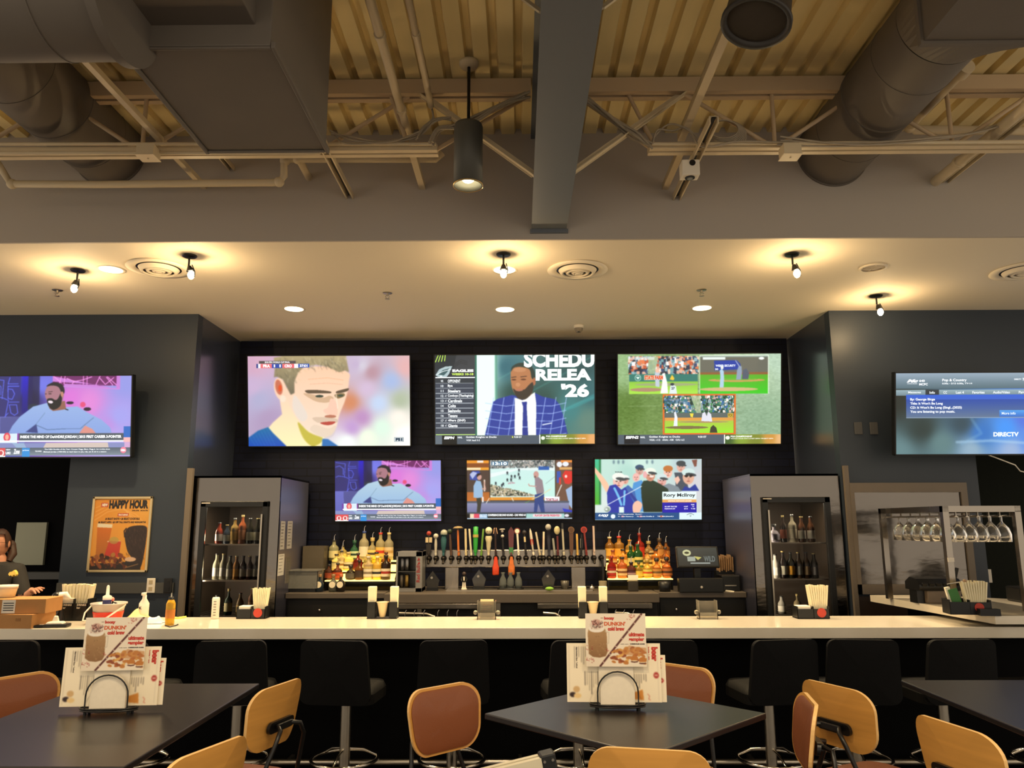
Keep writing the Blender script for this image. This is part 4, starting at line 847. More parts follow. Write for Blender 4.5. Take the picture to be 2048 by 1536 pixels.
# --- bearded guest in a blue sweater (small wall screen and the left wall screen)
def guest(w, h, sweater):
    A = Art(222, 155, 1768, 1040, w, h)
    A.field([(300,300,'#2a2c6c'),(500,300,'#2020b0'),(650,400,'#141448'),(800,250,'#6a70d8'),(1100,400,'#d070cc'),(1300,450,'#d480cc'),(1650,600,'#9a98e0'),(1700,250,'#8c90d8'),(1500,700,'#b088d4'),(1550,850,'#a8a0e0')])
    A.rect(222,155,560,600,'#2a2a60',.7); A.rect(580,155,690,560,('#1c10c0','#100c70'),.9); A.rect(640,155,765,480,'#14143c',.8)
    A.blur(2)
    for pts in ([(235,180),(300,190),(375,200),(360,400)],[(232,250),(290,230),(345,270),(345,360)],[(232,400),(270,380),(360,390),(430,420),(400,600)],[(440,170),(420,240),(530,238)],[(425,265),(540,265)],[(420,260),(425,400),(470,410),(495,350),(470,300),(430,295)],[(440,440),(545,440)],[(440,470),(520,470),(535,560),(500,585),(460,560),(440,470)],[(395,600),(430,560)]): A.line(pts,9,'#5a68e8',.9)
    A.rect(905,155,1600,262,'#6a2460'); A.poly([(905,155),(905,215),(1600,265),(1600,300),(1640,300),(1640,155),(1600,155),(1600,262),(1030,240),(1030,275),(1600,300)],'#c078cc')
    for pts in ([(920,160),(1000,230)],[(1000,160),(980,235)],[(1040,155),(1030,240)],[(1060,180),(1140,215),(1230,200),(1330,165)],[(1140,215),(1120,240)],[(1240,160),(1240,245)],[(1280,160),(1280,248)],[(1420,160),(1380,245)],[(1410,170),(1480,250)],[(1490,170),(1560,255)],[(1570,175),(1480,250)],[(1500,165),(1600,255)]): A.line(pts,9,'#e890dc')
    A.line([(905,262),(1630,300)],14,'#c080d0')
    A.rect(222,600,620,1040,('#6468b8','#585ca8')); A.poly([(345,610),(560,600),(540,790),(350,790)],'#3c3f70',.6)
    A.ell(1100,450,40,16,'#1c1424'); A.ell(1290,520,40,20,'#241028'); A.ell(1240,470,30,30,'#d84a78'); A.ell(700,500,60,40,'#203038',al=.8)
    A.poly([(440,780),(480,700),(560,600),(700,490),(850,450),(1010,500),(1180,490),(1300,560),(1450,640),(1540,720),(1560,780),(1380,800),(700,800)],sweater,soft=0)
    A.poly([(625,770),(740,680),(760,780)],'#34407c'); A.poly([(1210,780),(1270,700),(1350,740),(1400,800),(1230,800)],'#d08a80')
    A.line([(730,690),(860,745),(1060,735),(1220,735),(1270,690)],8,'#4a6488',.8).line([(740,680),(830,560)],6,'#5c7894',.7).line([(1270,690),(1360,615)],7,'#4a6488',.8)
    A.poly([(850,440),(880,515),(920,540),(1060,520),(1045,430)],'#8a5c4c'); 
    A.poly([(825,330),(850,270),(910,235),(990,250),(1030,320),(1025,400),(1000,460),(930,500),(880,480),(850,430),(830,380)],'#a0707c',soft=1)
    A.poly([(840,270),(870,240),(930,222),(1010,250),(1038,310),(1030,350),(1000,330),(970,275),(900,258)],'#1c1c24',soft=1)
    A.poly([(850,410),(900,400),(940,420),(970,400),(1000,340),(1010,420),(990,490),(930,525),(890,510),(860,470)],'#16181c',soft=1); A.ell(888,440,28,16,'#e8d8e0',10); A.ell(1012,355,16,30,'#b8806c'); A.ell(880,350,18,6,'#3c2428'); A.ell(835,352,10,5,'#3c2428'); A.line([(865,330),(905,325)],6,'#2c1c20'); A.ell(850,385,18,14,'#a87078')
    A.line([(1055,520),(1080,528)],10,'#101018')
    A.blur(1)
    A.rect(555,785,1690,875,'#48525c'); A.rect(330,785,555,890,'#cfe0f0'); A.rect(320,785,345,890,'#6a3c9c'); A.rect(535,785,555,890,'#8a3c9a'); A.ell(425,825,38,50,'#d84458'); A.ell(425,825,20,30,'#e8a890'); A.rect(330,862,1690,878,'#f0f4fa')
    A.rect(222,890,1768,940,'#8088b8'); A.poly([(480,890),(610,890),(640,945),(540,950)],'#90a8c8'); A.poly([(850,890),(1520,885),(1530,940),(820,945)],'#c8b8b0')
    A.rect(222,940,1768,1025,('#505c68','#7c8894')); A.rect(222,945,410,1040,'#d84c50'); A.ell(275,1000,34,34,'#f4e4dc'); A.ell(365,1000,34,34,'#f4e4dc'); A.ell(275,998,18,24,'#c04a50'); A.ell(365,998,18,24,'#c04a50'); A.rect(222,1030,410,1040,'#ffffff'); A.rect(592,945,676,1040,'#2f8ad0'); A.ell(1690,970,32,34,'#e87890')
    A.rect(1690,710,1768,830,'#2464b8'); A.rect(1690,830,1768,880,'#e8b0b0'); A.rect(1700,880,1768,940,'#c8a0c8')
    A.text('INSIDE THE MIND OF DeANDRE JORDAN | 2015 FIRST CAREER 3-POINTER',570,806,1668,846,'#f8fafc',.05)
    A.text('VIEW',416,955,468,970,'#eef2f6',.04).text('UKI',416,985,468,1012,'#eef2f6',.06).text('Zone',500,955,568,1010,'#eef2f6',.05,shear=.3).text('prime',600,962,668,980,'#dff0fa',.03).text('THE AWARDS',735,972,805,988,'#eef2f6',.03)
    A.text('The NBA Rookie of the Year: Cooper Flagg, Mavs. Flagg is 1st rookie since',836,952,1545,970,'#eef2f6',.03).text('Michael Jordan (1984-85) to lead team in pts, reb, ast & stl in a season',826,980,1508,998,'#eef2f6',.03); A.text('NBA',1664,958,1716,984,'#ffffff',.05)
    return A
tv(670, 921, 882, 1042, WB-.21, guest(212, 121, ('#a8c4d4','#8fb0d4')), 'small screen showing a bearded man in a pale sweater, lower left of the wall')
t = tv(-23, 752, 263, 913, 7.0, guest(286, 161, ('#90aad8','#7f9ad4')), 'large screen on the left wall showing a bearded man in a blue sweater', wallY=WF, tilt=.13)
# --- two presenters before an ice rink
A = Art(250, 145, 1783, 1003, 210, 118, '#3c3430')
A.rect(250,145,570,740,('#8a4a20','#4a3026')); A.rect(250,150,570,190,'#e0902c'); A.rect(250,250,570,292,'#e09830'); A.rect(250,255,450,285,'#e8d8b0'); A.rect(400,150,490,180,'#e8e0d8'); A.rect(250,290,570,610,'#4a3a34'); A.rect(250,610,585,740,('#a8602c','#b86a2c'))
A.poly([(290,350),(330,300),(430,300),(450,350),(400,440),(290,430)],'#34489c'); A.poly([(290,350),(340,310),(400,330),(330,420)],'#dfe4f0',.7); A.rect(495,430,515,600,'#d8c8b8')
A.rect(580,145,1545,690,'#c8e4e0'); A.crowd(585,145,1540,270,['#8a8c88','#5c6460','#b0a8a0','#3c4448','#c8c4c0','#70787c'],1100,9,lambda x,y: y < 330-.35*(x-600)*(x<1000)-140*(x>=1000) or y<250)
A.poly([(590,340),(1000,262),(1545,262),(1545,300),(1000,290),(590,400)],'#dce8e8'); A.rect(1295,240,1450,290,'#2458a4'); A.poly([(590,400),(1000,290),(1545,300),(1545,690),(1200,640),(900,560),(700,520),(600,500)],('#c0e0dc','#bce4d8'))
A.crowd(590,500,1230,675,['#8a8a6c','#5c604c','#c8b898','#3c4038','#a89c88','#e0d8c8'],1100,9,lambda x,y: y > 505+(x-600)*.24)
A.rect(608,165,850,222,'#3c6c8c'); A.text('13:10',625,172,835,218,'#f0f8fa',.05)
for x,y in ((840,330),(1010,290),(1005,350),(1020,400),(900,380),(950,380),(840,430),(895,430),(670,480),(780,490),(760,510)): A.ell(x,y,13,20,'#26303a'); A.line([(x,y+10),(x+14,y+32)],6,'#26303a').line([(x,y+10),(x-12,y+30)],6,'#26303a')
A.line([(850,490),(950,480),(900,465),(850,485)],6,'#b06a7c').line([(1400,490),(1530,390)],6,'#6a7c80',.7)
A.rect(585,685,1545,730,'#d88c30'); A.rect(580,145,588,690,'#2c2420').rect(1535,145,1550,690,'#3c342c'); A.rect(1550,145,1783,940,('#6a4a3c','#6c5040')); A.rect(1620,150,1783,180,'#e0883c'); A.ell(1600,210,40,40,'#dfe4ea').ell(1690,205,45,35,'#dfe4ea'); A.rect(1600,250,1783,285,'#d0a060')
A.poly([(1640,370),(1680,300),(1783,310),(1783,470),(1740,500),(1680,490),(1660,430)],'#d0302c'); A.ell(1695,385,18,22,'#f0d8d0'); A.rect(1560,310,1620,480,'#3450a8').rect(1595,400,1622,500,'#c83c34'); A.poly([(1690,580),(1783,520),(1783,860),(1740,800)],'#98b0d0'); A.line([(1560,670),(1630,510)],14,'#e0dcd8'); A.rect(1380,680,1600,770,'#e8e8ec'); A.text('TORTILLA',1400,705,1580,745,'#a83c50',.04)
A.rect(250,740,1740,770,'#4c5464'); A.rect(250,770,1740,905,('#8488a8','#6a6c94')); A.poly([(1640,850),(1783,880),(1783,930),(1680,930)],'#2a38b8'); A.line([(530,770),(575,700)],10,'#e8e0d0').line([(905,700),(925,740)],12,'#e8e0d0').line([(1100,770),(1160,740)],10,'#5a8a54')
A.poly([(345,690),(345,520),(385,440),(450,450),(480,560),(480,680),(440,700)],'#8fb0d0'); A.poly([(385,700),(450,690),(460,760),(440,905),(390,905),(400,800)],'#34342e'); A.ell(430,390,34,44,'#c8988c'); A.poly([(390,400),(395,345),(430,335),(470,350),(420,370)],'#241c1c'); A.line([(470,560),(520,570),(500,460)],16,'#c89888'); A.rect(470,680,490,760,'#e8e8e8')
A.poly([(1240,400),(1290,390),(1350,440),(1375,600),(1360,640),(1270,650),(1245,540)],'#8c7c84'); A.ell(1260,355,38,48,'#c09088'); A.ell(1245,390,18,16,'#7a5c54'); A.line([(1260,530),(1160,520),(1150,495)],14,'#c09088'); A.poly([(1240,650),(1375,620),(1370,760),(1385,905),(1330,905),(1290,780),(1270,905),(1225,905),(1235,760)],'#28407c'); A.line([(1200,715),(1290,680),(1470,570)],12,'#d8d0a8')
A.rect(250,905,1783,925,'#3a4450'); A.rect(250,925,1783,990,'#14181c'); A.rect(290,925,360,990,'#e8d0b0'); A.rect(350,925,430,990,'#d84a60'); A.rect(430,930,545,990,'#4a90c0'); A.rect(1110,925,1670,990,'#9ccac4'); A.rect(1210,935,1630,975,'#e8d0d4'); A.rect(250,990,1783,1003,'#a8b8c8'); A.ell(1705,955,34,22,'#e0dce4')
A.blur(1)
A.text('MORNING HIGHLIGHTS',432,932,540,984,'#f0f6fa',.03).text('CONFERENCE SECOND ROUND - CAR WINS 4-0',550,930,1105,962,'#f0f4f6',.05).text('PLAYOFF CENTER PRESENTED',1240,940,1600,968,'#c8405c',.04)
tv(934, 920, 1144, 1038, WB-.21, A, 'small screen showing two presenters before an ice rink, lower middle of the wall')
# --- golfer in the crowd
A = Art(212, 133, 1785, 1023, 213, 121, '#c8dcd4')
A.field([(400,200,'#b8d8cc'),(900,200,'#c4e0d4'),(1500,180,'#b0c4c8'),(700,350,'#a8d0c4'),(1200,180,'#bcd8d0'),(300,800,'#cfdcd8'),(1700,500,'#c8c8cc')])
A.rect(212,133,285,800,('#40b890','#4aa82c')); A.rect(275,133,300,800,'#1c6c3c'); 
for x in (490,560,630,980,1060): A.ell(x,175,16,30,'#5a7484',al=.8)
A.blur(2)
def hd(x, y, r, skin, cap=None, brim=1, hair=None):
    A.ell(x, y, r, r*1.25, skin)
    if hair: A.ell(x, y-r*.9, r*1.15, r*.75, hair)
    if cap: A.ell(x, y-r*.85, r*1.15, r*.7, cap); A.ell(x+brim*r*.45, y-r*.45, r*.95, r*.28, '#3c4448', 8)
    A.ell(x-r*.35, y-.05*r, r*.2, r*.09, '#3a2c28'); A.ell(x+r*.35, y-.05*r, r*.2, r*.09, '#3a2c28'); A.ell(x+.05*r, y+r*.3, r*.16, r*.2, '#c08a78'); A.ell(x, y+r*.7, r*.32, r*.1, '#a85c50')
hd(1480,250,60,'#d8a898','#3c4448'); A.poly([(1400,420),(1380,330),(1540,330),(1600,600),(1400,600)],'#38404c',.9); hd(1290,330,62,'#e8b8a8',hair='#b87038'); hd(870,300,55,'#c89c90','#38506c',1); hd(820,400,50,'#e8b0a8'); A.poly([(760,600),(780,480),(900,440),(960,520),(940,900),(780,900)],'#4c90cc')
A.poly([(640,900),(640,560),(700,510),(800,600),(860,900)],'#3a64a8'); hd(660,440,48,'#d8a090','#e0e4e0'); hd(560,460,82,'#e4b8ac','#e6e8e0',1); A.text('TOUR',505,312,620,332,'#4c5454',.05)
A.poly([(212,250),(300,350),(400,480),(430,560),(380,620),(300,480),(212,330)],'#e8bc9c'); A.poly([(390,620),(430,520),(520,500),(600,580),(660,540),(780,760),(820,820),(790,920),(400,920)],'#24349a',soft=0)
A.line([(500,560),(560,680),(600,800)],34,'#6cb4e0').line([(650,600),(640,800)],30,'#6cb4e0'); A.rect(565,830,640,920,'#d8ece4'); A.line([(740,640),(860,800)],40,'#28388c'); A.poly([(770,800),(840,740),(910,800),(860,920),(780,920)],'#e8b8a0',soft=1)
hd(1200,450,66,'#d8a49c','#c8d8d8'); A.poly([(1120,560),(1300,490),(1440,540),(1490,620),(1120,680)],'#7c8890'); A.poly([(890,520),(930,450),(1060,440),(1180,500),(1290,570),(1300,620),(1210,620),(1210,910),(930,910),(900,700)],('#24382c','#14241a'),soft=0)
hd(1030,370,70,'#c88c74','#e4ecdc',1); A.ell(1050,385,34,16,'#f0dcd0'); A.ell(950,360,30,50,'#e0a8a8'); hd(1590,400,84,'#d8a890','#c8dcd8',1); A.ell(1560,380,30,16,'#241c20').ell(1630,375,28,16,'#241c20'); A.poly([(1490,600),(1540,530),(1610,560),(1690,500),(1750,600)],'#243890'); A.poly([(1640,150),(1720,140),(1710,240),(1680,250)],'#7c4c40'); A.poly([(1380,420),(1440,380),(1470,440),(1420,510)],'#e8b8a4')
A.line([(385,805),(640,670),(900,530)],11,'#dfe4ea'); A.ell(392,860,52,50,'#c8d0cc'); A.ell(392,870,40,34,'#8a9c90'); A.ell(380,865,18,16,'#e0e4e0')
A.blur(1)
A.rect(212,918,1785,1020,'#1c4c80'); A.rect(1455,918,1785,1015,'#d4e8ec'); A.text('PGA Championship   Round 1',552,932,905,948,'#f0f4f8',.03).text('T1   Kam Dawson Jr      T6   Scottie Scheffler Jr      T49   Matt Jakewell Jr',552,964,1375,982,'#e8f0f6',.03).text('G GOLF',262,938,408,978,'#f0f6fa',.08,shear=.2); A.ell(478,970,34,32,'#dfe8f0'); A.rect(600,962,636,982,'#d87080').rect(866,962,905,982,'#d87080').rect(1170,962,1222,982,'#c86040')
A.line([(1570,950),(1600,935),(1640,935),(1668,950)],6,'#3c4c54').line([(1612,960),(1622,976),(1632,960)],5,'#3c4c54')
A.rect(1206,612,1706,725,'#dcf0ee'); A.rect(1206,725,1706,768,'#e0a058'); A.rect(1206,768,1712,915,'#2018a0'); A.text('Rory McIlroy',1226,635,1692,700,'#1c2430',.03).text('DRIVING DISTANCE LEADER',1290,738,1640,756,'#fff0e0',.04)
A.text('SG OFF THE TEE',1240,820,1420,838,'#f0f0ff',.03).text('FAIRWAYS HIT',1240,852,1396,870,'#f0f0ff',.03).text('+0.47',1522,820,1584,838,'#f0f0ff',.03).text('5/14',1528,852,1580,870,'#f0f0ff',.03).text('T17',1645,820,1676,838,'#f0f0ff',.03).text('T-103',1628,852,1690,870,'#f0f0ff',.03).text('RANK',1630,792,1680,808,'#f0f0ff',.03)
tv(1190, 918, 1403, 1040, WB-.21, A, 'small screen showing a golfer in a green top, lower right of the wall')
# --- music channel menu
A = Art(728, 230, 2182, 1062, 284, 163, '#20302c')
A.field([(750,500,'#1c2420'),(760,1040,'#5c7c80'),(1000,800,'#223230'),(1200,950,'#58787a'),(1400,750,'#2c4450'),(1600,850,'#2c6cb8'),(1850,800,'#3a8ce8'),(2050,700,'#4a6cd0'),(2100,900,'#4a84d8'),(1900,1030,'#90a8cc'),(1500,1020,'#88a4b8'),(2180,1000,'#7c8cd0')])
A.line([(1350,940),(1700,925),(2180,960)],26,'#a8c8e0',.5); A.line([(1500,700),(1600,850),(1400,960)],30,'#7aa8c8',.3); A.blur(4)
A.rect(728,230,2182,392,('#8ea0b0','#4e6670')); A.rect(728,400,2182,460,('#8ea6ae','#6c828c')); A.rect(1033,402,1170,456,'#283034'); A.rect(836,452,2182,690,('#2858c8','#5a6e90')); A.rect(836,500,2182,690,('#1c3c90','#5c7088'),.7); A.rect(836,684,2182,691,'#8498b0')
A.rect(1786,612,2182,682,('#4a98e0','#3068c0'))
A.text('Mc',840,292,960,326,'#f0f4f8',.08,shear=.4).text('640',968,296,1026,320,'#f0f4f8',.05).text('MCPC',968,332,1056,356,'#f0f4f8',.04).text('CHOICE MUSIC',846,334,950,342,'#f0f4f8',.03).text('Pop & Country',1204,288,1452,322,'#f4f8fa',.03).text('6:00a - 5/15 6:00a, TV-14',1202,328,1508,348,'#e8eef2',.03).text('DIRECTV',1936,288,2010,304,'#e8eef2',.04).text('9:15p Sat 5/16',2022,280,2160,322,'#e8eef2',.04)
for s, a, c in (('Messages',856,986),('Info',1074,1128),('CC',1214,1252),('Last 4',1342,1424),('Favorites',1510,1634),('Audio/Video',1720,1892),('Parental',1982,2100)): A.text(s,a,416,c,442,'#eef4f6',.02)
for k, s in enumerate(('By: George Birge',"Title: It Won't Be Long","CD: It Won't Be Long (Singl...(2025)",'You are listening to pop music.')): A.text(s,876,486+k*42,876+(252,332,526,456)[k],518+k*42,'#f4f8fc',.03)
A.text('More info',1808,632,1950,658,'#dfeefa',.02); A.text('DIRECTV',1722,838,1980,884,'#e8f4fc',.05)
t = tv(1792, 746, 2076, 908, 6.92, A, 'large screen on the right wall showing a music channel menu', wallY=WF, tilt=.18)
tag(MB().tube([Vector((t.location.x+.1, 7.0, 2.42)), P(2030, 930, Y=7.2), P(2040, 942, Y=7.4), P(2056, 946, Y=7.4)], .006, 8).build('power_cord', whitep), 'pale cord hanging below the right wall screen', 'cord')
# ================================================================== POSTER
A = Art(860, 235, 1450, 915, 150, 172, '#eaa040')
A.field([(900,300,'#e89830'),(1200,400,'#eca440'),(1400,300,'#eeb050'),(1000,600,'#e8a040'),(1300,600,'#f0a83c')])
for k in range(4): A.line([(870,440-k*40),(1000,360-k*30),(1150,330-k*10),(1300,380+k*30),(1440,500+k*30)],10,'#f4bc6c',.6)
A.poly([(905,500),(1062,510),(1025,790),(915,790)],('#d87420','#b8702c')); A.poly([(905,470),(1066,480),(1062,515),(905,508)],'#f0e4c8'); A.rect(1025,640,1172,650,'#f0d8c0'); A.poly([(1045,640),(1172,645),(1160,795),(1005,780)],('#d04830','#c83c30')); A.ell(1095,635,50,34,'#b8a858',al=.7)
A.poly([(1205,560),(1240,510),(1330,492),(1420,500),(1440,560),(1425,780),(1390,900),(1300,800),(1250,740),(1215,640)],'#332420',soft=1)
for k in range(90): x = A.rg.uniform(1225,1425); y = A.rg.uniform(510,800); A.line([(x,y),(x+6,y+22)],4,A.rg.choice(['#1c1412','#4a342c','#5c4034']),.8)
A.line([(1240,600),(1205,600),(1195,545),(1215,520)],12,'#2c1c18'); A.rect(860,850,1400,915,'#2c2220')
for k in range(60):
    x = A.rg.uniform(870,1250); y = A.rg.uniform(770,890); A.ell(x,y,A.rg.uniform(14,32),A.rg.uniform(10,22),A.rg.choice(['#7a3a20','#a05c30','#5c2c1c','#b8803c','#8c4a28','#3c2418']),A.rg.uniform(0,90))
A.ell(1285,850,58,30,'#2c2422'); A.ell(1285,815,60,22,'#e8c0a0'); A.line([(1240,895),(1370,860)],10,'#8c6a48')
A.blur(1)
A.poly([(928,272),(1004,272),(998,312),(924,312)],'#c84038'); A.text('NEW',934,278,998,306,'#fff0e0',.07,shear=.2).text('HAPPY HOUR',1012,245,1432,330,'#2a2420',.07).text('3PM-6PM   MON-FRI',1260,340,1430,354,'#4a3020',.04); A.poly([(1114,374),(1230,374),(1224,404),(1110,404)],'#c84038'); A.text('FEATURING',1122,380,1220,398,'#fff0e0',.05)
A.text('$4 SELECT SHOTS + $6 SELECT COCKTAILS',982,416,1350,440,'#2c2420',.05).text('$6 SELECT APPS + $2 OFF TALL DRAFTS AND MARGARITAS',912,450,1418,472,'#2c2420',.05)
a = P(175, 1145, Y=WF-.02); c = P(307, 993, Y=WF-.02); W = c.x-a.x-.0; H = c.z-a.z; cx = (P(188,994,Y=WF).x+P(307,994,Y=WF).x+P(174,1145,Y=WF).x+P(297,1145,Y=WF).x)/4
W = P(307,994,Y=WF).x-P(188,994,Y=WF).x
t = thing('framed_poster', 'orange happy hour poster in a thin gilt frame on left wall', 'poster', (cx, WF-.012, (a.z+c.z)/2)); fr = .022
m = MB()
for s in (-1, 1): m.box((s*(W/2-fr/2), 0, 0), (fr, .022, H)); m.box((0, 0, s*(H/2-fr/2)), (W, .022, fr))
m.build('frame', mat('gilt_frame', '#c8b48a', .3, metal=.6), t, bevel=.004); A.mesh(W-2*fr, H-2*fr, 'print', M_PRINT, t, gain=.8)
# ================================================================== BOTTLES
def bmat(c, tr=.0, rough=.12): return mat('bottle_'+c.lstrip('#')+str(int(tr*10)), c, rough, trans=tr, ior=1.3)
PROF = {  # radius, height fractions
 'tall': [(.6,0),(1,.01),(1,.58),(.9,.64),(.38,.74),(.33,.9),(.38,.91),(.38,.96),(.001,.965)],
 'square': [(.8,0),(1,.02),(1,.62),(.95,.67),(.4,.74),(.36,.92),(.42,.93),(.42,1),(.001,1)],
 'round': [(.5,0),(.92,.04),(1,.3),(.98,.45),(.7,.6),(.32,.68),(.3,.84),(.42,.85),(.42,1),(.001,1)],
 'beer': [(.7,0),(1,.02),(1,.55),(.85,.64),(.42,.78),(.4,.96),(.44,.97),(.42,1),(.001,1)],
 'flask': [(.7,0),(1,.03),(1,.5),(.9,.6),(.3,.7),(.26,.9),(.34,.91),(.34,1),(.001,1)]}
def bottle(loc, h, r, kind, glassc, labc, capc, label, group, tr=.6, pour=True, name='liquor_bottle', cat='bottle', lab2=None, seg=16, sy=1.0):
    seg_ = 4 if kind == 'square' and sy < 1 else seg
    t = thing(name, label, cat, loc, 0, group); pr = [(a*r, b*h) for a, b in PROF[kind]]
    MB().lathe([(.001, .0)]+pr[:-3], seg=seg, sy=sy).build('glass_body', bmat(glassc, tr), t)
    zc = pr[-3][1]-.003; MB().lathe([(pr[-3][0]*1.08, zc-.02*0), (pr[-3][0]*1.12, pr[-1][1]), (.001, pr[-1][1])], seg=12).build('cap', mat('cap_'+capc.lstrip('#'), capc, .35), t)
    if labc:
        z0, z1 = .14*h, .46*h; m = MB().lathe([(r*1.012, z0), (r*1.012, z1)], seg=seg, sy=sy)
        if lab2: m.lathe([(r*1.02, z0+.35*(z1-z0)), (r*1.02, z0+.65*(z1-z0))], seg=seg, sy=sy, mi=1); m.build('paper_label', [mat('label_'+labc.lstrip('#'), labc, .6), mat('label_'+lab2.lstrip('#'), lab2, .6)], t)
        else: m.build('paper_label', mat('label_'+labc.lstrip('#'), labc, .6), t)
    if pour:
        z = pr[-1][1]; MB().tube([(0,0,z), (0,0,z+.03), (.004,0,z+.045), (.014,0,z+.056)], [.007,.004,.004,.003], 8).build('pour_spout', chrome, t)
    return t
glow = mat('shelf_glow', '#ffe9a0', .4, emit='#ffd670', es=2.0); shelf_dark = mat('shelf_black', '#0c0c0d', .3)
def tiers(u0, u1, name, rows):
    """three lit liquor steps; rows: (v of shelf edge, Y of front)"""
    x0 = P(u0, 1150, Y=7.9).x; x1 = P(u1, 1150, Y=7.9).x; t = thing('lit_liquor_shelf', name, 'shelf', ((x0+x1)/2, 7.8, CT), 0, 'lit liquor shelves')
    out = []
    for k, (v, y) in enumerate(rows):
        z = P(1000, v, Y=y).z; d = .15; out.append((z, y+.06))
        MB().b2((x0, y, z-.03), (x1, y+d, z-.004)).build('shelf_board', shelf_dark, t, world=True)
        MB().b2((x0+.004, y+.004, z-.004), (x1-.004, y+d, z)).build('light_panel', glow, t, world=True)
        MB().b2((x0, y-.004, z-.01), (x1, y, z)).build('light_edge', glow, t, world=True)
        if k < 2: MB().b2((x0+.01, y+d+.0, z), (x1-.01, y+d+.006, z+.055)).build('light_riser', glow, t, world=True)
    for x in (x0, x1-.012): MB().prism([(x, rows[0][1], CT), (x, rows[2][1]+.14, CT), (x, rows[2][1]+.14, out[2][0]-.03), (x, rows[2][1], out[2][0]-.03), (x, rows[1][1], out[1][0]-.03), (x, rows[0][1], out[0][0]-.03)], (.012, 0, 0)).build('side_panel', shelf_dark, t, world=True)
    z = P(1000, 1181, Y=7.78).z; 
    return out, x0, x1
rowsL, lx0, lx1 = tiers(652, 791, 'three step lit liquor shelf left of the beer taps', ((1160, 7.86), (1141, 8.01), (1121, 8.16)))
rowsR, rx0, rx1 = tiers(1214, 1344, 'three step lit liquor shelf right of the beer taps', ((1158, 7.86), (1139, 8.01), (1119, 8.16)))
# (row, u, v of bottle top, radius, kind, glass, label, cap, second label colour, words)
BL = [(2,667,1078,.036,'tall','#d8d4a0','#e8dca0','#2c2c28',None,'pale bottle with dark neck, left end of the back step'),
(2,685,1090,.030,'tall','#f0d880','#e8d070','#1c1c1c',None,'slim yellow-lit bottle behind the white label bottles'),
(2,708,1080,.034,'round','#3c7a58','#cfe0b0','#1c4a34','#1c3c2c','green-shouldered bottle with a round emblem'),
(2,727,1060,.036,'tall','#e8dcae','#e8e0c4','#243a78',None,'tall clear bottle with a blue neck, tallest of the left shelf'),
(2,744,1075,.034,'round','#d8c890','#f0d878','#b8a060','#4a4030','clear bottle with a gold round stopper'),
(2,760,1063,.034,'tall','#e8d8a0','#e8c060','#b83428','#c83c28','clear bottle with a red neck and orange band'),
(2,777,1063,.034,'tall','#e0d4a8','#e0c898','#d8c080','#c8a060','clear bottle with a cream neck, right end of the left shelf'),
(1,673,1108,.034,'square','#e8d898','#f0e0a0','#2c2420',None,'short yellow-lit square bottle at the left, middle step'),
(1,683,1100,.030,'tall','#ead9a0','#f2e2a8','#16161a','#a0742c','slim bottle with black pourer, middle step'),
(1,697,1104,.036,'square','#e8d080','#f4e8b8','#c8b078','#5c4820','broad cream-labelled bottle, middle step'),
(1,716,1106,.034,'flask','#8a2414','#7a1c10','#241410',None,'dark red bottle in the middle of the left shelf'),
(1,736,1108,.034,'tall','#e8d070','#f0e090','#caa53c','#a03424','yellow bottle with a small red mark, middle step'),
(1,753,1104,.034,'square','#f0d040','#f0cc30','#1c1c1a',None,'bright yellow bottle with black cap, middle step'),
(1,772,1104,.036,'flask','#a0642c','#d8c8b0','#5a2c18','#8c2c24','amber bottle with red striped label, middle step'),
(0,659,1128,.030,'flask','#5a3018','#8a3c20','#1c1612',None,'small dark amber bottle, left end of the front step'),
(0,676,1126,.034,'flask','#7a3c20','#c04c20','#241a14','#a83c1c','amber bottle with an orange-red label, front step'),
(0,702,1130,.036,'round','#3c3020','#5a5448','#241c14',None,'squat dark bottle, front step left'),
(0,719,1120,.032,'flask','#5c3818','#3c2c20','#1c1814',None,'brown bottle with dark label, front step'),
(0,737,1112,.034,'square','#d8c898','#e4d8c0','#c8b89c','#8a7c64','cream-labelled clear bottle, front step'),
(0,755,1112,.033,'square','#e8c860','#e8dcb0','#d8c898','#2c2c2c','yellow and white bottle with a black mark, front step'),
(0,772,1110,.035,'square','#3a2c20','#e0d0b4','#1c1a18','#a02c24','dark bottle with white label and red stripe, front step right')]
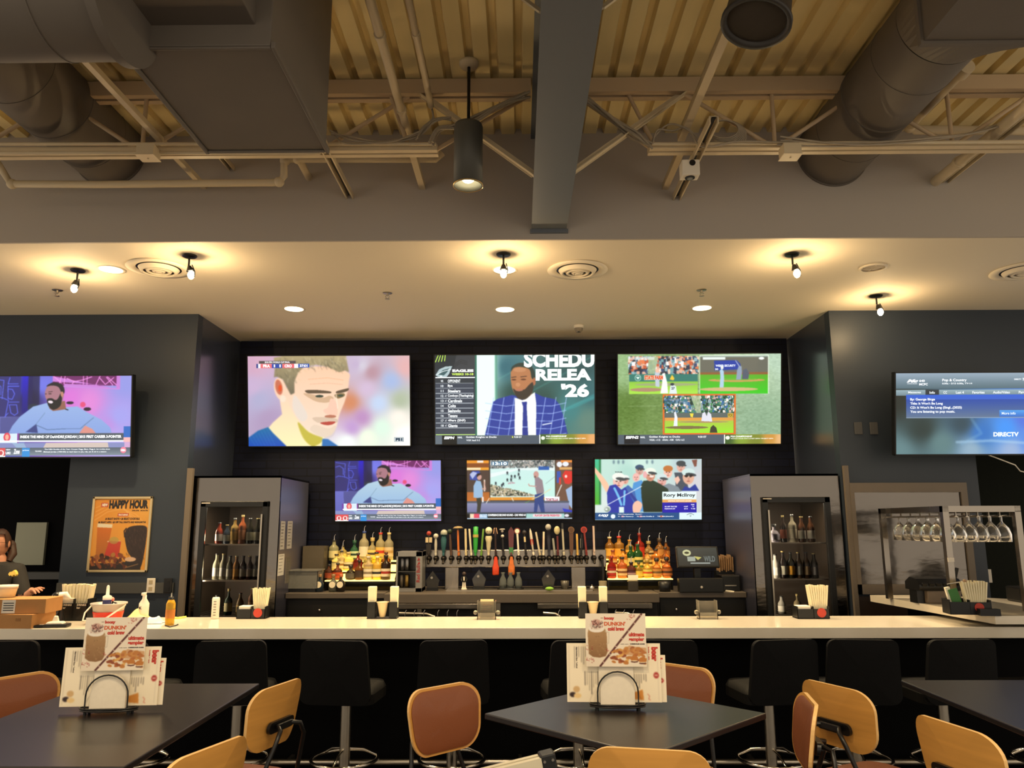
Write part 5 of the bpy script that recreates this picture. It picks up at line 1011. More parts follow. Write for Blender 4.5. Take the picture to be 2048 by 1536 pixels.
BR = [(2,1220,1072,.034,'tall','#b87c30','#e8b048','#d8c8a0',None,'amber bottle with a cream neck, left end of right shelf'),
(2,1239,1072,.036,'square','#d89840','#e8a83c','#b83028',None,'amber bottle with a red neck, back step'),
(2,1260,1078,.032,'tall','#d8a850','#e8bc50','#d89030','#8c5a20','gold bottle with an orange top, back step'),
(2,1280,1066,.036,'flask','#c03420','#c43420','#7a1c14',None,'red bottle standing tallest on right shelf'),
(2,1298,1082,.036,'round','#c89858','#d8c090','#9a8048','#4c3820','round-shouldered amber bottle, back step'),
(2,1320,1076,.038,'round','#b07838','#c88c48','#3c2c1c',None,'wide amber bottle with a dark cap, back step'),
(2,1333,1082,.028,'tall','#b06c30','#c07c3c','#2c2018',None,'slim brown bottle, right end of back step'),
(1,1226,1100,.032,'square','#c8803c','#d8b470','#7a3420','#7a2c1c','amber bottle with brown band, middle step left'),
(1,1246,1098,.034,'square','#e0a040','#e8cc70','#1c1814',None,'amber bottle with black cap, middle step'),
(1,1262,1090,.032,'tall','#245c2c','#d8c878','#1c3c20',None,'dark green bottle with yellow label, slimmer of two'),
(1,1276,1086,.035,'tall','#2c6c34','#e0d070','#24482c','#2c4828','dark green bottle with yellow label and dark print'),
(1,1295,1098,.036,'round','#c89050','#e8cc80','#8a6a34','#5c4420','gold-labelled round bottle, middle step'),
(1,1312,1098,.034,'square','#c87c34','#e8b860','#141414',None,'amber bottle with tall black cap, middle step'),
(1,1331,1094,.032,'flask','#b86c30','#d8a868','#241a14','#6a4020','amber bottle at the right end, middle step'),
(0,1223,1112,.033,'flask','#8c1c14','#a02018','#7a1810','#c8b8a0','deep red wax bottle, left end of the front step'),
(0,1244,1114,.036,'square','#c06c30','#e0b880','#141210','#7a4824','orange-brown square bottle with cream label, front step'),
(0,1262,1124,.034,'square','#4c2424','#4a2030','#1c1418','#a08088','maroon-labelled dark bottle, front step'),
(0,1277,1124,.030,'flask','#b89030','#d8b848','#3c3418',None,'small gold bottle behind the white card, front step'),
(0,1294,1118,.037,'round','#d8a840','#d8c858','#9a7c30','#c84a20','round gold bottle with a yellow label, front step'),
(0,1313,1116,.036,'round','#c87a34','#c88c44','#1c1812','#6a5030','amber bottle with round dark emblem, front step'),
(0,1333,1114,.038,'round','#b0602c','#b86c34','#1a1410','#4a2c18','brown-amber bottle, right end of front step')]
for lst, rows, grp in ((BL, rowsL, 'bottles on the left lit shelf'), (BR, rowsR, 'bottles on the right lit shelf')):
    for row, u, v, r, kind, gc, lc, cc, l2, words in lst:
        z, y = rows[row]; y += .01; r *= 1.42; x = P(u, 1120, Y=y).x; top = P(u, v, Y=y).z; side = 'left shelf' if lst is BL else 'right shelf'
        lb = words if ('left shelf' in words or 'right shelf' in words) else words.replace('middle step', 'middle step of '+side).replace('front step', 'front step of '+side).replace('back step', 'back step of '+side)
        if side not in lb and 'left shelf' not in lb and 'right shelf' not in lb: lb += ' on the '+side
        bottle((x, y, z), max(.14, top-z), r, kind, gc, lc, cc, lb, grp, pour=(row == 2 or u in (683, 1262)), lab2=l2)
for u, words, capc, gc in ((646, 'round tequila bottle with blue glass neck beside the clear bin', '#8a6a40', '#3a4c5c'), (673, 'round tequila bottle with a pale label, middle of the three', '#7a5a34', '#8a8c7c'), (688, 'round tequila bottle with a dark body, right of the three', '#a0522c', '#3c3430')):
    c = P(u, 1181, Z=CT); t = bottle((c.x, 7.75, CT), .17, .045, 'round', gc, None, capc, words, 'round tequila bottles', pour=False)
    MB().cyl((0, -.04, .07), (0, -.0465, .07), .030, seg=20).build('paper_label', mat('label_cream', '#e8dcc0', .6), t)
# fridge bottles
rg = random.Random(11)
def shelf_bottles(fr, side, rows):
    x0, x1, dl, dr, dt = fr
    for z, items in rows:
        n = len(items)
        for k, (kind, h, r, gc, lc, words) in enumerate(items):
            x = dl+.10+(dr-dl-.2)*(k+.5)/n
            bottle((x, 7.42, z), h, r, kind, gc, lc, '#c8b070' if k % 2 else '#2c2c2c', words+' in the '+side+' fridge', 'bottles in the '+side+' fridge', tr=.2, pour=False, name='beer_bottle')
shelf_bottles(FL, 'left', ((1.60, [('beer',.20,.034,'#7a3020','#d8c8b8','brown bottle with pale label at left, top shelf'), ('beer',.18,.03,'#3a4450','#c8ccc8','small dark bottle second from left, top shelf'), ('tall',.25,.036,'#b89858','#d8b060','gold foil bottle on the top shelf'), ('tall',.28,.036,'#a85c38','#c88a60','tall copper bottle on the top shelf'), ('beer',.24,.034,'#2c2a20','#e8e0c0','dark bottle with oval label, top shelf right pair, left'), ('beer',.24,.034,'#2c2a20','#e8e0c0','dark bottle with oval label, top shelf right end')]),
 (1.27, [('beer',.24,.034,'#c8c0a0','#e8e4d8','clear bottle lettered in black, middle shelf left end'), ('beer',.24,.034,'#c8c0a0','#e8e4d8','clear bottle lettered in black, middle shelf second'), ('beer',.22,.034,'#8a8468','#e0d8c0','pale bottle with a cream label, middle shelf'), ('beer',.22,.034,'#c07c28','#e8a030','amber bottle with an orange label, middle shelf'), ('beer',.22,.034,'#4c2c20','#c8bca8','brown bottle with white label, middle shelf'), ('beer',.22,.034,'#5c3424','#d0b8a0','brown bottle with tan label, middle shelf'), ('beer',.22,.034,'#4a3828','#d8d0b8','brown bottle at right end, middle shelf')]),
 (.95, [('beer',.18,.036,'#5a6a58','#3c6a54','green can-like bottle, lower shelf left'), ('flask',.24,.036,'#2c3c2c','#c8b888','dark green bottle, lower shelf'), ('beer',.20,.034,'#9a7a48','#d8b060','gold bottle, lower shelf'), ('tall',.26,.034,'#a86c48','#c89868','copper-topped bottle, lower shelf')])))
shelf_bottles(FR, 'right', ((1.60, [('round',.17,.05,'#a8a0a8','#c8c0d0','clear bag-wrapped bottle, top shelf left'), ('tall',.26,.03,'#2c2420','#8a4c38','dark slim bottle, top shelf'), ('tall',.27,.038,'#c8bca0','#d8ccb0','cream tall bottle, top shelf'), ('beer',.24,.034,'#4c3020','#e8e0d0','brown bottle with oval label, top shelf left of pair'), ('beer',.24,.034,'#4c3020','#e8e0d0','brown bottle with oval label, top shelf right end')]),
 (1.27, [('beer',.22,.038,'#d8d0c0','#f0ece0','white bottle lettered in black, middle shelf left end'), ('beer',.25,.036,'#241a14','#e0d8c0','black bottle with cream label, middle shelf'), ('tall',.25,.036,'#2c2a1c','#e8a838','dark bottle with yellow label, middle shelf'), ('beer',.24,.034,'#5c4838','#d8d4c8','brown bottle with white label, middle shelf'), ('beer',.24,.034,'#4c3424','#d0b088','brown bottle with tan label, middle shelf'), ('beer',.23,.034,'#4a4038','#d8d0d0','brown bottle at right end, middle shelf')]),
 (.95, [('beer',.16,.036,'#8a8478','#b8b0a0','grey bottle, lower shelf left'), ('flask',.18,.034,'#a8946c','#c8b48c','tan bottle, lower shelf'), ('beer',.17,.034,'#6c5844','#a8906c','brown bottle, lower shelf')])))
# ================================================================== BACK COUNTER THINGS
def at(u, v=1183, Y=7.75): return Vector((P(u, v, Y=Y).x, Y, CT))
# small energy drink cooler
a = P(791, 1178, Y=7.7); c = P(845, 1103, Y=7.7); w = c.x-a.x; h = c.z-CT; t = thing('mini_cooler', 'small silver drinks cooler with a glass door beside the taps', 'cooler', ((a.x+c.x)/2, 7.7, CT)); silver = mat('silver_paint', '#8c8a86', .35, metal=.5)
m = MB(); m.b2((-w/2, 0, 0), (-w/2+.02, .28, h)); m.b2((w/2-.065, 0, 0), (w/2, .28, h)); m.b2((-w/2, 0, 0), (w/2, .28, .04)); m.b2((-w/2, 0, h-.05), (w/2, .28, h)); m.b2((-w/2, .27, 0), (w/2, .28, h)); m.b2((-w/2, .02, h*.5-.006), (w/2-.06, .27, h*.5+.006)); m.build('body', silver, t, bevel=.004)
d = MB().b2((-w/2+.02, -.004, .04), (w/2-.065, .002, h-.05)).build('door_glass', glass, t)
tv_, tf = text_mesh('Red Bull', .02); s_ = h*.42/tv_[:,0].max(); m = MB(); m._add([(w/2-.022-v[1]*s_*1.0, -.0015, .09+v[0]*s_) for v in tv_], tf); m.build('lettering', mat('logo_red', '#8c2420', .4), t)
m = MB(); m.prism([(w/2-.05, -.0016, h-.13), (w/2-.02, -.0016, h-.12), (w/2-.03, -.0016, h-.09)], (0, .001, 0)); m.prism([(w/2-.05, -.0016, h-.09), (w/2-.02, -.0016, h-.085), (w/2-.035, -.0016, h-.055)], (0, .001, 0)); m.build('emblem', mat('logo_red', '#8c2420'), t)
for k, (x, z, cc, wd) in enumerate(((-.08,h*.5+.006,'#9c9a98','silver can at left on the top shelf of the small cooler'), (-.03,h*.5+.006,'#a8a4a0','silver can at right on the top shelf of the small cooler'), (-.085,.04,'#8a7a60','tan can at left on the bottom shelf of small cooler'), (-.03,.04,'#c8a048','gold can at right on the bottom shelf of small cooler'))):
    tag(MB().lathe([(.001,0),(.022,.0),(.026,.008),(.026,.115),(.02,.125),(.001,.124)], (t.location.x+x, 7.78, CT+z), 18).build('drink_can', mat('can'+cc, cc, .25, metal=.6)), wd, 'can', 'cans in the small cooler')
# triangular plaques, figurine, carafes
acr = mat('smoked_acrylic', '#2a2a2c', .12, spec=.9)
for u, wd in ((865, 'dark triangular glass award nearest the small cooler'), (958, 'dark triangular glass award right of the figurine'), (1097, 'dark triangular glass award before the right tower column')):
    p = at(u, Y=7.86); p.z += .0125 if u > 900 else 0; t = thing('glass_award', wd, 'award', p, 0, 'triangular awards under the taps')
    MB().prism([(-.05,-.015,.03),(.05,-.015,.03),(.068,-.015,.10),(0,-.015,.19),(-.068,-.015,.10)], (0,.03,0)).build('plaque', acr, t, bevel=.003)
    MB().b2((-.055,-.03,0),(.055,.03,.03)).build('base', blackp, t); MB().cyl((-.008,-.0155,.125),(-.008,-.018,.125),.012).build('emblem', chrome_s, t)
p = at(928, Y=7.86); p.z += .0125; t = thing('figurine', 'small black and white figurine under the taps', 'figurine', p)
m = MB(); m.cyl((0,0,0),(0,0,.006),.03); [m.tube([(s*.012,0,.006),(s*.01,0,.04),(s*.008,0,.07)], [.012,.008,.009], 8) for s in (-1,1)]; m.build('legs', whitep, t)
m = MB(); m.lathe([(.001,.065),(.018,.07),(.02,.10),(.014,.128),(.001,.132)], seg=14, sy=.7); [m.tube([(s*.018,0,.12),(s*.03,-.005,.095),(s*.022,-.015,.08)], .006, 6) for s in (-1,1)]; m.build('torso', blackp, t); MB().sph((0,0,.15), .02).build('head', mat('figure_head', '#3a2c28'), t); MB().b2((-.006,-.018,.085),(.006,-.0135,.12)).build('shirt_front', whitep, t)
cg = mat('carafe_glass', '#c8d0cc', .08, trans=.85, ior=1.25)
m = MB(); p = at(1021, Y=7.86); p.z += .0125; tr_ = thing('bar_tray', 'dark tray holding three glass carafes under the taps', 'tray', p); m.lathe([(.001,0),(.13,0),(.135,.015),(.125,.015),(.12,.006),(.001,.006)], seg=32, sy=.6); m.build('tray_body', blackp, tr_)
for u, wd in ((1006, 'clear carafe at left on the dark tray'), (1021, 'clear carafe in the middle of the dark tray'), (1037, 'clear carafe at right on the dark tray')):
    p = at(u, Y=7.86); p.z += .0195; tag(MB().lathe([(.001,.0),(.034,.0),(.038,.04),(.032,.09),(.016,.12),(.015,.14),(.022,.155),(.020,.155),(.013,.14),(.014,.12),(.03,.09),(.036,.04),(.03,.006),(.001,.005)], p, 18).build('carafe', cg, origin=p), wd, 'carafe', 'carafes on the tray')
p = at(1099, Y=7.68); tag(MB().sph(p+Vector((0,0,.03)), .032, sc=(1.3,1,.6)).build('green_cloth', mat('lime_green', '#7aa83c', .8)), 'lime green rounded sponge on the counter before the award', 'sponge')
p = at(1130, Y=7.9); tag(MB().lathe([(.001,0),(.035,0),(.042,.09),(.039,.09),(.033,.005),(.001,.004)], p, 20).build('plastic_cup', mat('cup_grey', '#5c5850', .3, trans=.4), origin=p), 'grey translucent cup left of the right tower column', 'cup')
p = at(1184, Y=7.8); m = MB(); m.sph(p+Vector((0,0,.025)), .026); m.tube([p+Vector((0,0,.04)), p+Vector((.0,0,.06))], .006); tag(m.build('metal_stopper', chrome), 'small round chrome stopper behind the right paper bundles', 'bar tool')
p = at(1206, Y=7.85); m = MB(); m.cyl(p, p+Vector((0,0,.09)), .035, .04); tag(m.build('paper_cup', mat('cup_tan', '#a09478')), 'tan paper cup at the left foot of the right liquor shelf', 'cup')
p = at(1206, Y=7.9); m = MB(); m.tube([p+Vector((0,.0,.3)), p+Vector((.004,-.02,.2)), p+Vector((0.0,-.02,.05))], .012); tag(m.build('soda_hose', blackp), 'black soda hose hanging at the end of the taps', 'hose')
# POS terminal, drawer, cards
p = at(1394, Y=7.8); t = thing('register_terminal', 'black touch screen till tilted back on a stand', 'till', p)
a_ = P(1354, 1133, Y=7.72); b_ = P(1437, 1096, Y=7.72); w = b_.x-a_.x; h = .21; zc = (a_.z+b_.z)/2-CT; R = Matrix.Rotation(-.35, 3, 'X')
m = MB(); m.box((0, -.08, zc), (w, .03, h), rot=R); m.build('monitor', blackp, t, bevel=.006)
A = Art(0, 0, 300, 160, 90, 48, '#2c3436'); A.rect(0,0,300,160,('#3a4444','#20282a')); A.ell(70,45,32,28,'#e8e8b0'); A.ell(70,45,18,10,'#3c3c28'); A.poly([(120,75),(180,85),(150,110)],'#e0d878'); A.rect(70,80,130,120,'#b8c0b0'); A.rect(90,132,240,142,'#c8d0c8'); A.text('WILD',195,75,280,125,'#7a8684',.03)
A.mesh(w-.03, h-.03, 'display', attr_mat('till_screen', .6), t, fn=lambda x,y,z: tuple(Vector((0,-.08,zc)) + R @ Vector((x, y-.0165, z))))
m = MB(); m.b2((-.03,-.06,.03),(.03,.0,zc-.05)); m.b2((-.12,-.1,0),(.12,.12,.03)); m.build('stand', blackp, t)
p = at(1397, Y=7.72); t = thing('cash_drawer', 'black cash drawer box under the till screen', 'cash drawer', (p.x, 7.62, CT)); a_ = P(1355, 1185, Y=7.62); b_ = P(1442, 1162, Y=7.62); w = b_.x-a_.x
MB().b2((-w/2, 0, 0), (w/2, .1, .13)).build('drawer_box', blackp, t, bevel=.006); MB().cyl((0,-.004,.05),(0,.001,.05),.012).build('lock', chrome, t); t.location = (p.x, 7.58, CT)
p = at(1462, Y=7.72); a_ = P(1440, 1172, Y=7.72); t = thing('printer', 'black receipt printer right of the till', 'printer', p); MB().b2((-.09,-.02,0),(.09,.18,.15)).build('body', blackp, t, bevel=.01); MB().b2((-.06,-.024,.05),(.05,-.018,.06)).build('slot', chrome_s, t)
p = at(1466, Y=7.95); t = thing('card_rack', 'black rack holding a fan of tan menus beside the right fridge', 'rack', (p.x-.05, 7.98, CT)); z0 = P(1000,1143,Y=7.95).z-CT; z1 = P(1000,1117,Y=7.95).z-CT
MB().b2((-.1,0,0),(.1,.1,z0)).build('box', blackp, t)
for k in range(7):
    o = MB().box((-.07+k*.022+.0, .03, (z0+z1)/2+.01*(k%3)), (.004, .14, z1-z0+.02)).build('menu_card', mat('menu_tan', '#b08c68', .7), t)
m = MB(); p = at(1440, Y=7.62); m.box(p+Vector((0,0,.012)), (.05,.04,.024), rot=(0,.3,.5)); m.box(p+Vector((.1,.02,.006)), (.08,.05,.01), rot=(0,.1,-.4)); tag(m.build('crumpled_paper', paper), 'crumpled paper scraps at the right end of the counter', 'paper')
p = at(1330, Y=7.7); tag(MB().lathe([(.001,0),(.05,0),(.06,.03),(.062,.09),(.001,.1)], p, 20).build('black_bowl', blackp, origin=p), 'black covered bowl between lit shelf and cash drawer', 'bowl')
p = at(1266, Y=7.74); tag(MB().box(p+Vector((0,0,.05)), (.1,.07,.10)).build('glass_jar', mat('jar_dark', '#3a352c', .2, trans=.3), bevel=.008), 'dark square jar in front of the right lit shelf', 'jar')
p = at(1266, Y=7.72); c = P(1266, 1155, Y=7.76); tag(MB().box((c.x, 7.755, c.z), (.1,.003,.05), rot=(-.1,0,0)).build('price_card', paper), 'small white card on the right lit liquor shelf', 'card')
# clear bin + blender cover, fridge papers
clearp = mat('clear_plastic', '#d8d8d0', .15, trans=.75, ior=1.15)
p = at(609, Y=7.8); t = thing('plastic_bin', 'clear plastic ice bin beside the left fridge', 'bin', p)
m = MB(); 
for (x0,y0,x1,y1) in ((-.15,-.1,-.145,.15),(.145,-.1,.15,.15),(-.15,-.1,.15,-.095),(-.15,.145,.15,.15)): m.b2((x0,y0,.04),(x1,y1,.20))
m.b2((-.15,-.1,.035),(.15,.15,.04)); m.b2((-.16,-.11,.20),(.16,.16,.21)); m.build('bin_body', clearp, t); MB().b2((-.1,-.06,.041),(.1,.1,.07)).build('contents', mat('ice_green', '#7c8a68', .4), t); MB().b2((-.13,-.09,0),(.13,.14,.035)).build('base', blackp, t)
p = at(626, Y=8.1); m = MB(); z1 = P(1000,1092,Y=8.1).z; m.b2((p.x-.11,8.05,CT),(p.x+.11,8.25,CT+.05)); t = thing('blender_shield', 'tall smoky plastic blender cover behind the clear bin', 'blender', (p.x,8.05,CT)); m.build('base', blackp, t, world=True)
m = MB(); [m.b2(a_, b_) for a_, b_ in (((p.x-.11,8.05,CT+.05),(p.x-.105,8.25,z1)),((p.x+.105,8.05,CT+.05),(p.x+.11,8.25,z1)),((p.x-.11,8.05,CT+.05),(p.x+.11,8.055,z1)),((p.x-.11,8.05,z1),(p.x+.11,8.25,z1+.005)))]; m.build('cover', mat('smoky_plastic', '#a89c88', .2, trans=.7, ior=1.1), t, world=True); MB().lathe([(.05,.06),(.055,.1),(.075,.3),(.07,.3),(.05,.1)], (0,.1,0), 20).build('jug', clearp, t)
FLx1 = FL[1]
def fpaper(y0, y1, v0, v1, lb, cols='#b8b4ac', lines=8):
    ym = (y0+y1)/2; z1 = P(1000, v0, Y=ym).z; z0 = P(1000, v1, Y=ym).z; A = Art(0,0,100,200,24,48,cols); 
    for k in range(lines): A.rect(15, 14+k*180/lines, 85-(k*37 % 30), 14+k*180/lines+5, '#5a5650')
    t = thing('taped_notice', lb, 'notice', (FLx1+.004, ym, (z0+z1)/2), PI/2, 'papers taped to the left fridge side'); A.mesh(y1-y0, z1-z0, 'sheet', [M_PRINT, paper], t, thick=.001)
fpaper(7.36, 7.5, 1041, 1098, 'grey list taped to the fridge side, left one of the upper pair'); fpaper(7.58, 7.74, 1041, 1096, 'grey list taped to the fridge side, right one of the upper pair')
fpaper(7.33, 7.52, 1107, 1150, 'white sheet with black lines taped low on the fridge side', '#e0dcd0', 6); fpaper(7.58, 7.74, 1112, 1165, 'dark-edged notice hanging beside the white sheet', '#6c665c', 9)
# ================================================================== THINGS ON THE BAR
def ob(u, v): p = P(u, v, Z=BARZ); return Vector((p.x, max(BY0+.03, p.y), BARZ))
def straws(m, c, w, h, z, mi=0, rows=3, n=9, seed=1):
    r = random.Random(seed)
    for j in range(rows):
        for k in range(n):
            x = -w/2+w*(k+.5)/n; d = (k/(n-1)-.5)*.03
            m.cyl(c+Vector((x*.8, -.02+j*.02, z)), c+Vector((x+d, -.02+j*.02, z+h+r.uniform(-.006,.008))), w/n*.52, seg=6, mi=mi, smooth=True)
straw = mat('straw_cream', '#f2e8c4', .5); logo_red = mat('caddy_red', '#b83a2a', .5)
def caddy(u, v, w, h, sh, label, badge=False, sw=None, sx=0, rz=0):
    c = ob(u, v); t = thing('bar_caddy', label, 'bar caddy', c, rz, 'black napkin and straw caddies'); m = MB(); m.b2((-w/2,-.06,0),(w/2,.06,.006))
    for x in (-w/2, 0, w/2-.004): m.b2((x,-.06,0),(x+.004,.06,h))
    m.b2((-w/2,.056,0),(w/2,.06,h)); m.b2((-w/2,-.06,0),(w/2,-.056,h*.8)); m.build('holder', blackp, t)
    m = MB(); straws(m, Vector((sx,0,0)), sw or w*.45, sh, .02, seed=int(u)); m.build('straws', straw, t)
    m = MB(); m.box((-sx if sx else -w*.25, 0, h*.55), (w*.4,.09,h*.95)); m.build('napkins', paper, t, bevel=.003)
    if badge:
        m = MB(); m.cyl((sx+.0,-.061,h*.5),(sx+.0,-.064,h*.5),.034,seg=28); m.build('round_badge', logo_red, t)
    return t
caddy(506, 1236, .22, .09, .20, 'black caddy with straws before the left fridge', True, .10, .055)
caddy(1622, 1236, .24, .09, .22, 'black caddy with straws and red disc before the right fridge', True, .13, .06)
t = caddy(152, 1240, .22, .16, .24, 'black caddy with two thick straw bundles beside the poster', False, .21, 0)
m = MB()
for k, (x0, w_) in enumerate(((-.08,.07),(.03,.07))):
    tv_, tf = text_mesh('DRINKS\nbar', .02); s_ = w_/tv_[:,0].max(); m._add([(x0+v[0]*s_, -.0615, .11+v[1]*s_) for v in tv_], tf)
m.build('lettering', whitep, t)
for uc, (ua, ub), lb in ((764, (745, 789), 'black stand with two tall paper bundles and a cone, left'), (1186, (1164, 1206), 'black stand with two tall paper bundles and a cone, behind menu')):
    c = ob(uc+2, 1238); c.y = 6.12; t = thing('napkin_stand', lb, 'bar caddy', c, 0, 'twin bundle stands on the bar'); sc_ = 1/F*6.2
    zt = P(uc, 1170, Y=c.y).z-BARZ; zm = P(uc, 1203, Y=c.y).z-BARZ; xa = P(ua, 1190, Y=c.y).x-c.x; xb_ = P(ub, 1190, Y=c.y).x-c.x
    m = MB(); m.b2((xa-.03,-.05,0),(xb_+.03,.06,.006)); m.b2((xa-.028,-.05,0),(xa+.03,.05,zm)); m.b2((xb_-.03,-.05,0),(xb_+.028,.05,zm)); m.build('stand', blackp, t)
    for x in (xa, xb_): MB().box((x, 0, (zm+zt)/2-.03), (.056, .05, zt-zm+.04), taper=1.12).build('paper_bundle', straw, t, bevel=.006)
    MB().lathe([(.001,.012),(.022,.012),(.042,zm-.01),(.05,zm),(.001,zm)], ((xa+xb_)/2,-.02,0), 20).build('paper_cone', mat('cone_tan', '#d8c49c', .6), t)
def clearholder(u, v, full, lb):
    c = ob(u, v); c.y = 6.05; t = thing('card_holder', lb, 'card holder', c, 0, 'clear acrylic holders on the bar'); w = .14; h = .13
    m = MB(); m.b2((-w/2,-.04,0),(w/2,.04,.005)); m.b2((-w/2,-.002,0),(w/2,.002,h)); m.b2((-w/2,-.05,0),(-w/2+.005,.04,h*1.05)); m.b2((w/2-.005,-.05,0),(w/2,.04,h*1.05)); m.b2((-w/2,-.05,.0),(w/2,-.045,.05)); [m.sph((s*(w/2+.015),-.02,.05), .016) for s in (-1,1)]; m.build('acrylic_frame', mat('acrylic', '#f4ecd8', .06, trans=.8, ior=1.2), t)
    if full: 
        m = MB(); [m.box((0,.01+.012*k,.07+.006*k),(w*.72,.008,.12)) for k in range(3)]; m.build('cards', mat('card_cream', '#f0dcae', .6), t); m = MB(); [m.box((0,.003,.07+.016*k),(w*.5,.004,.005)) for k in range(3)]; m.build('print', mat('print_orange', '#c8743c'), t)
clearholder(975, 1234, True, 'clear holder filled with cream cards at middle of the bar'); clearholder(1408, 1234, False, 'empty clear holder on the bar before the till')
# left end clutter
card = mat('cardboard', '#b5824c', .8, noise=(20, .08)); card2 = mat('cardboard_dark', '#9a6c3e', .8)
a = P(0, 1262, Y=5.62)
t = thing('cardboard_box', 'larger open cardboard box at bottom of the pair on bar', 'box', (P(30,1256,Y=5.69).x, 5.69, BARZ), -.06)
w0 = P(77,1240,Y=5.7).x-P(-50,1240,Y=5.7).x; MB().box((-.02,0,.0475),(w0,.26,.095)).build('carton', card, t, bevel=.002); m = MB(); m.box((w0/2-.12,-.1315,.06),(.035,.002,.02)); m.build('print_mark', card2, t); m = MB(); m.box((w0/2-.05,.0,.111),(.001,.25,.001)); 
t = thing('cardboard_box', 'smaller flat cardboard box with a white label on top of the pair', 'box', (P(40,1230,Y=5.7).x, 5.70, BARZ+.096), .08)
w1 = P(97,1220,Y=5.7).x-P(-30,1220,Y=5.7).x; MB().box((0,0,.05),(w1,.24,.10)).build('carton', card, t, bevel=.002); MB().box((-.02,-.1215,.05),(.09,.002,.09)).build('shipping_label', whitep, t); m = MB(); [m.box((-.02,-.1232,.025+.016*k),(.07,.001,.006)) for k in range(4)]; m.build('label_print', blackp, t); MB().box((-.17,-.1215,.05),(.05,.002,.05)).build('print_mark', mat('mark_brown','#4a2c24'), t)
t = thing('deli_tub', 'white tub with a yellow lid band on the cardboard boxes', 'tub', (P(17,1200,Y=5.76).x, 5.72, BARZ+.198)); MB().lathe([(.001,0),(.06,0),(.072,.06)], seg=28).build('tub', mat('tub_white','#efe4bc',.5), t); MB().lathe([(.072,.06),(.076,.06),(.076,.085),(.001,.087)], seg=28).build('lid', whitep, t)
# card reader + phone like devices
t = thing('card_reader', 'white topped handheld card reader lying on the bar', 'card reader', ob(114, 1254), .15); t.location.z = BARZ
MB().box((0,0,.012),(.16,.09,.022)).build('base', blackp, t, bevel=.008); MB().box((-.01,.0,.03),(.12,.07,.016), taper=.8).build('top_shell', whitep, t, bevel=.006); MB().box((-.02,.02,.05),(.05,.03,.05),taper=.5).build('paper_roll', paper, t, bevel=.006)
t = thing('handheld_phone', 'black handheld device lying in front of the boxes', 'phone', ob(80, 1255), .3); MB().box((0,0,.01),(.11,.06,.018)).build('case', blackp, t, bevel=.006); MB().box((.02,0,.0197),(.05,.03,.002)).build('keys', whitep, t)
t = thing('scanner_gun', 'black and white scanner gun standing before the straw caddy', 'scanner', (P(118,1240,Y=5.9).x, 5.9, BARZ)); m = MB(); m.tube([(0,0,0),(0,0,.01),(.005,0,.1),(0,-.01,.15)], [.04,.04,.012,.018], 12); m.build('stand', blackp, t); m = MB(); m.sph((-.02,-.02,.19), .036, sc=(1,1,.9)); m.build('head', blackp, t); m = MB(); m.tube([(.0,-.02,.19),(.04,-.01,.195),(.065,0,.17)], [.03,.028,.012], 12); m.build('body', whitep, t); m = MB(); [m.box((-.034+.018*k,-.057,.19),(.005,.002,.014)) for k in range(2)]; m.build('marks', whitep, t)
# bucket
t = thing('bucket', 'clear plastic bucket of red liquid with a white handle', 'bucket', (P(215,1245,Y=5.86).x, 5.86, BARZ)); sh = mat('bucket_plastic', '#e8dcd0', .3, trans=.45)
MB().lathe([(.001,.0),(.085,.0),(.112,.13),(.125,.135),(.125,.145),(.108,.14),(.08,.006),(.001,.005)], seg=36).build('pail', sh, t)
MB().lathe([(.001,.007),(.082,.007),(.094,.07),(.001,.07)], seg=32).build('liquid', mat('red_liquid', '#d8301c', .3, emit=None), t); MB().lathe([(.088,.003),(.1055,.085)], seg=36).build('red_band', mat('red_liquid', '#d8301c'), t)
MB().tube([(-.122,0,.13),(-.13,-.08,.08),(-.12,-.12,.03),(.02,-.125,.03),(.09,-.1,.08),(.122,0,.13)], .006, 8).build('handle', whitep, t)
t = thing('sauce_bottle', 'blue squeeze bottle standing in the red bucket', 'bottle', (P(212,1225,Y=5.87).x, 5.87, BARZ+.07)); MB().lathe([(.001,0),(.03,0),(.03,.10),(.026,.115),(.001,.115)], seg=20).build('body', mat('blue_liquid','#28306c',.3), t); MB().lathe([(.031,.095),(.031,.12),(.012,.13),(.010,.19),(.004,.2),(.001,.2)], seg=16).build('nozzle', whitep, t)
t = thing('sponge_brush', 'pink and black brush sticking out of the bucket', 'brush', (P(222,1215,Y=5.9).x, 5.9, BARZ+.09)); MB().tube([(0,0,0),(.01,0,.06),(.03,0,.05),(.06,0,.02)], .008).build('handle', blackp, t); MB().sph((.004,0,.075), .016).build('tip', mat('pink_tip','#d88c7c'), t)
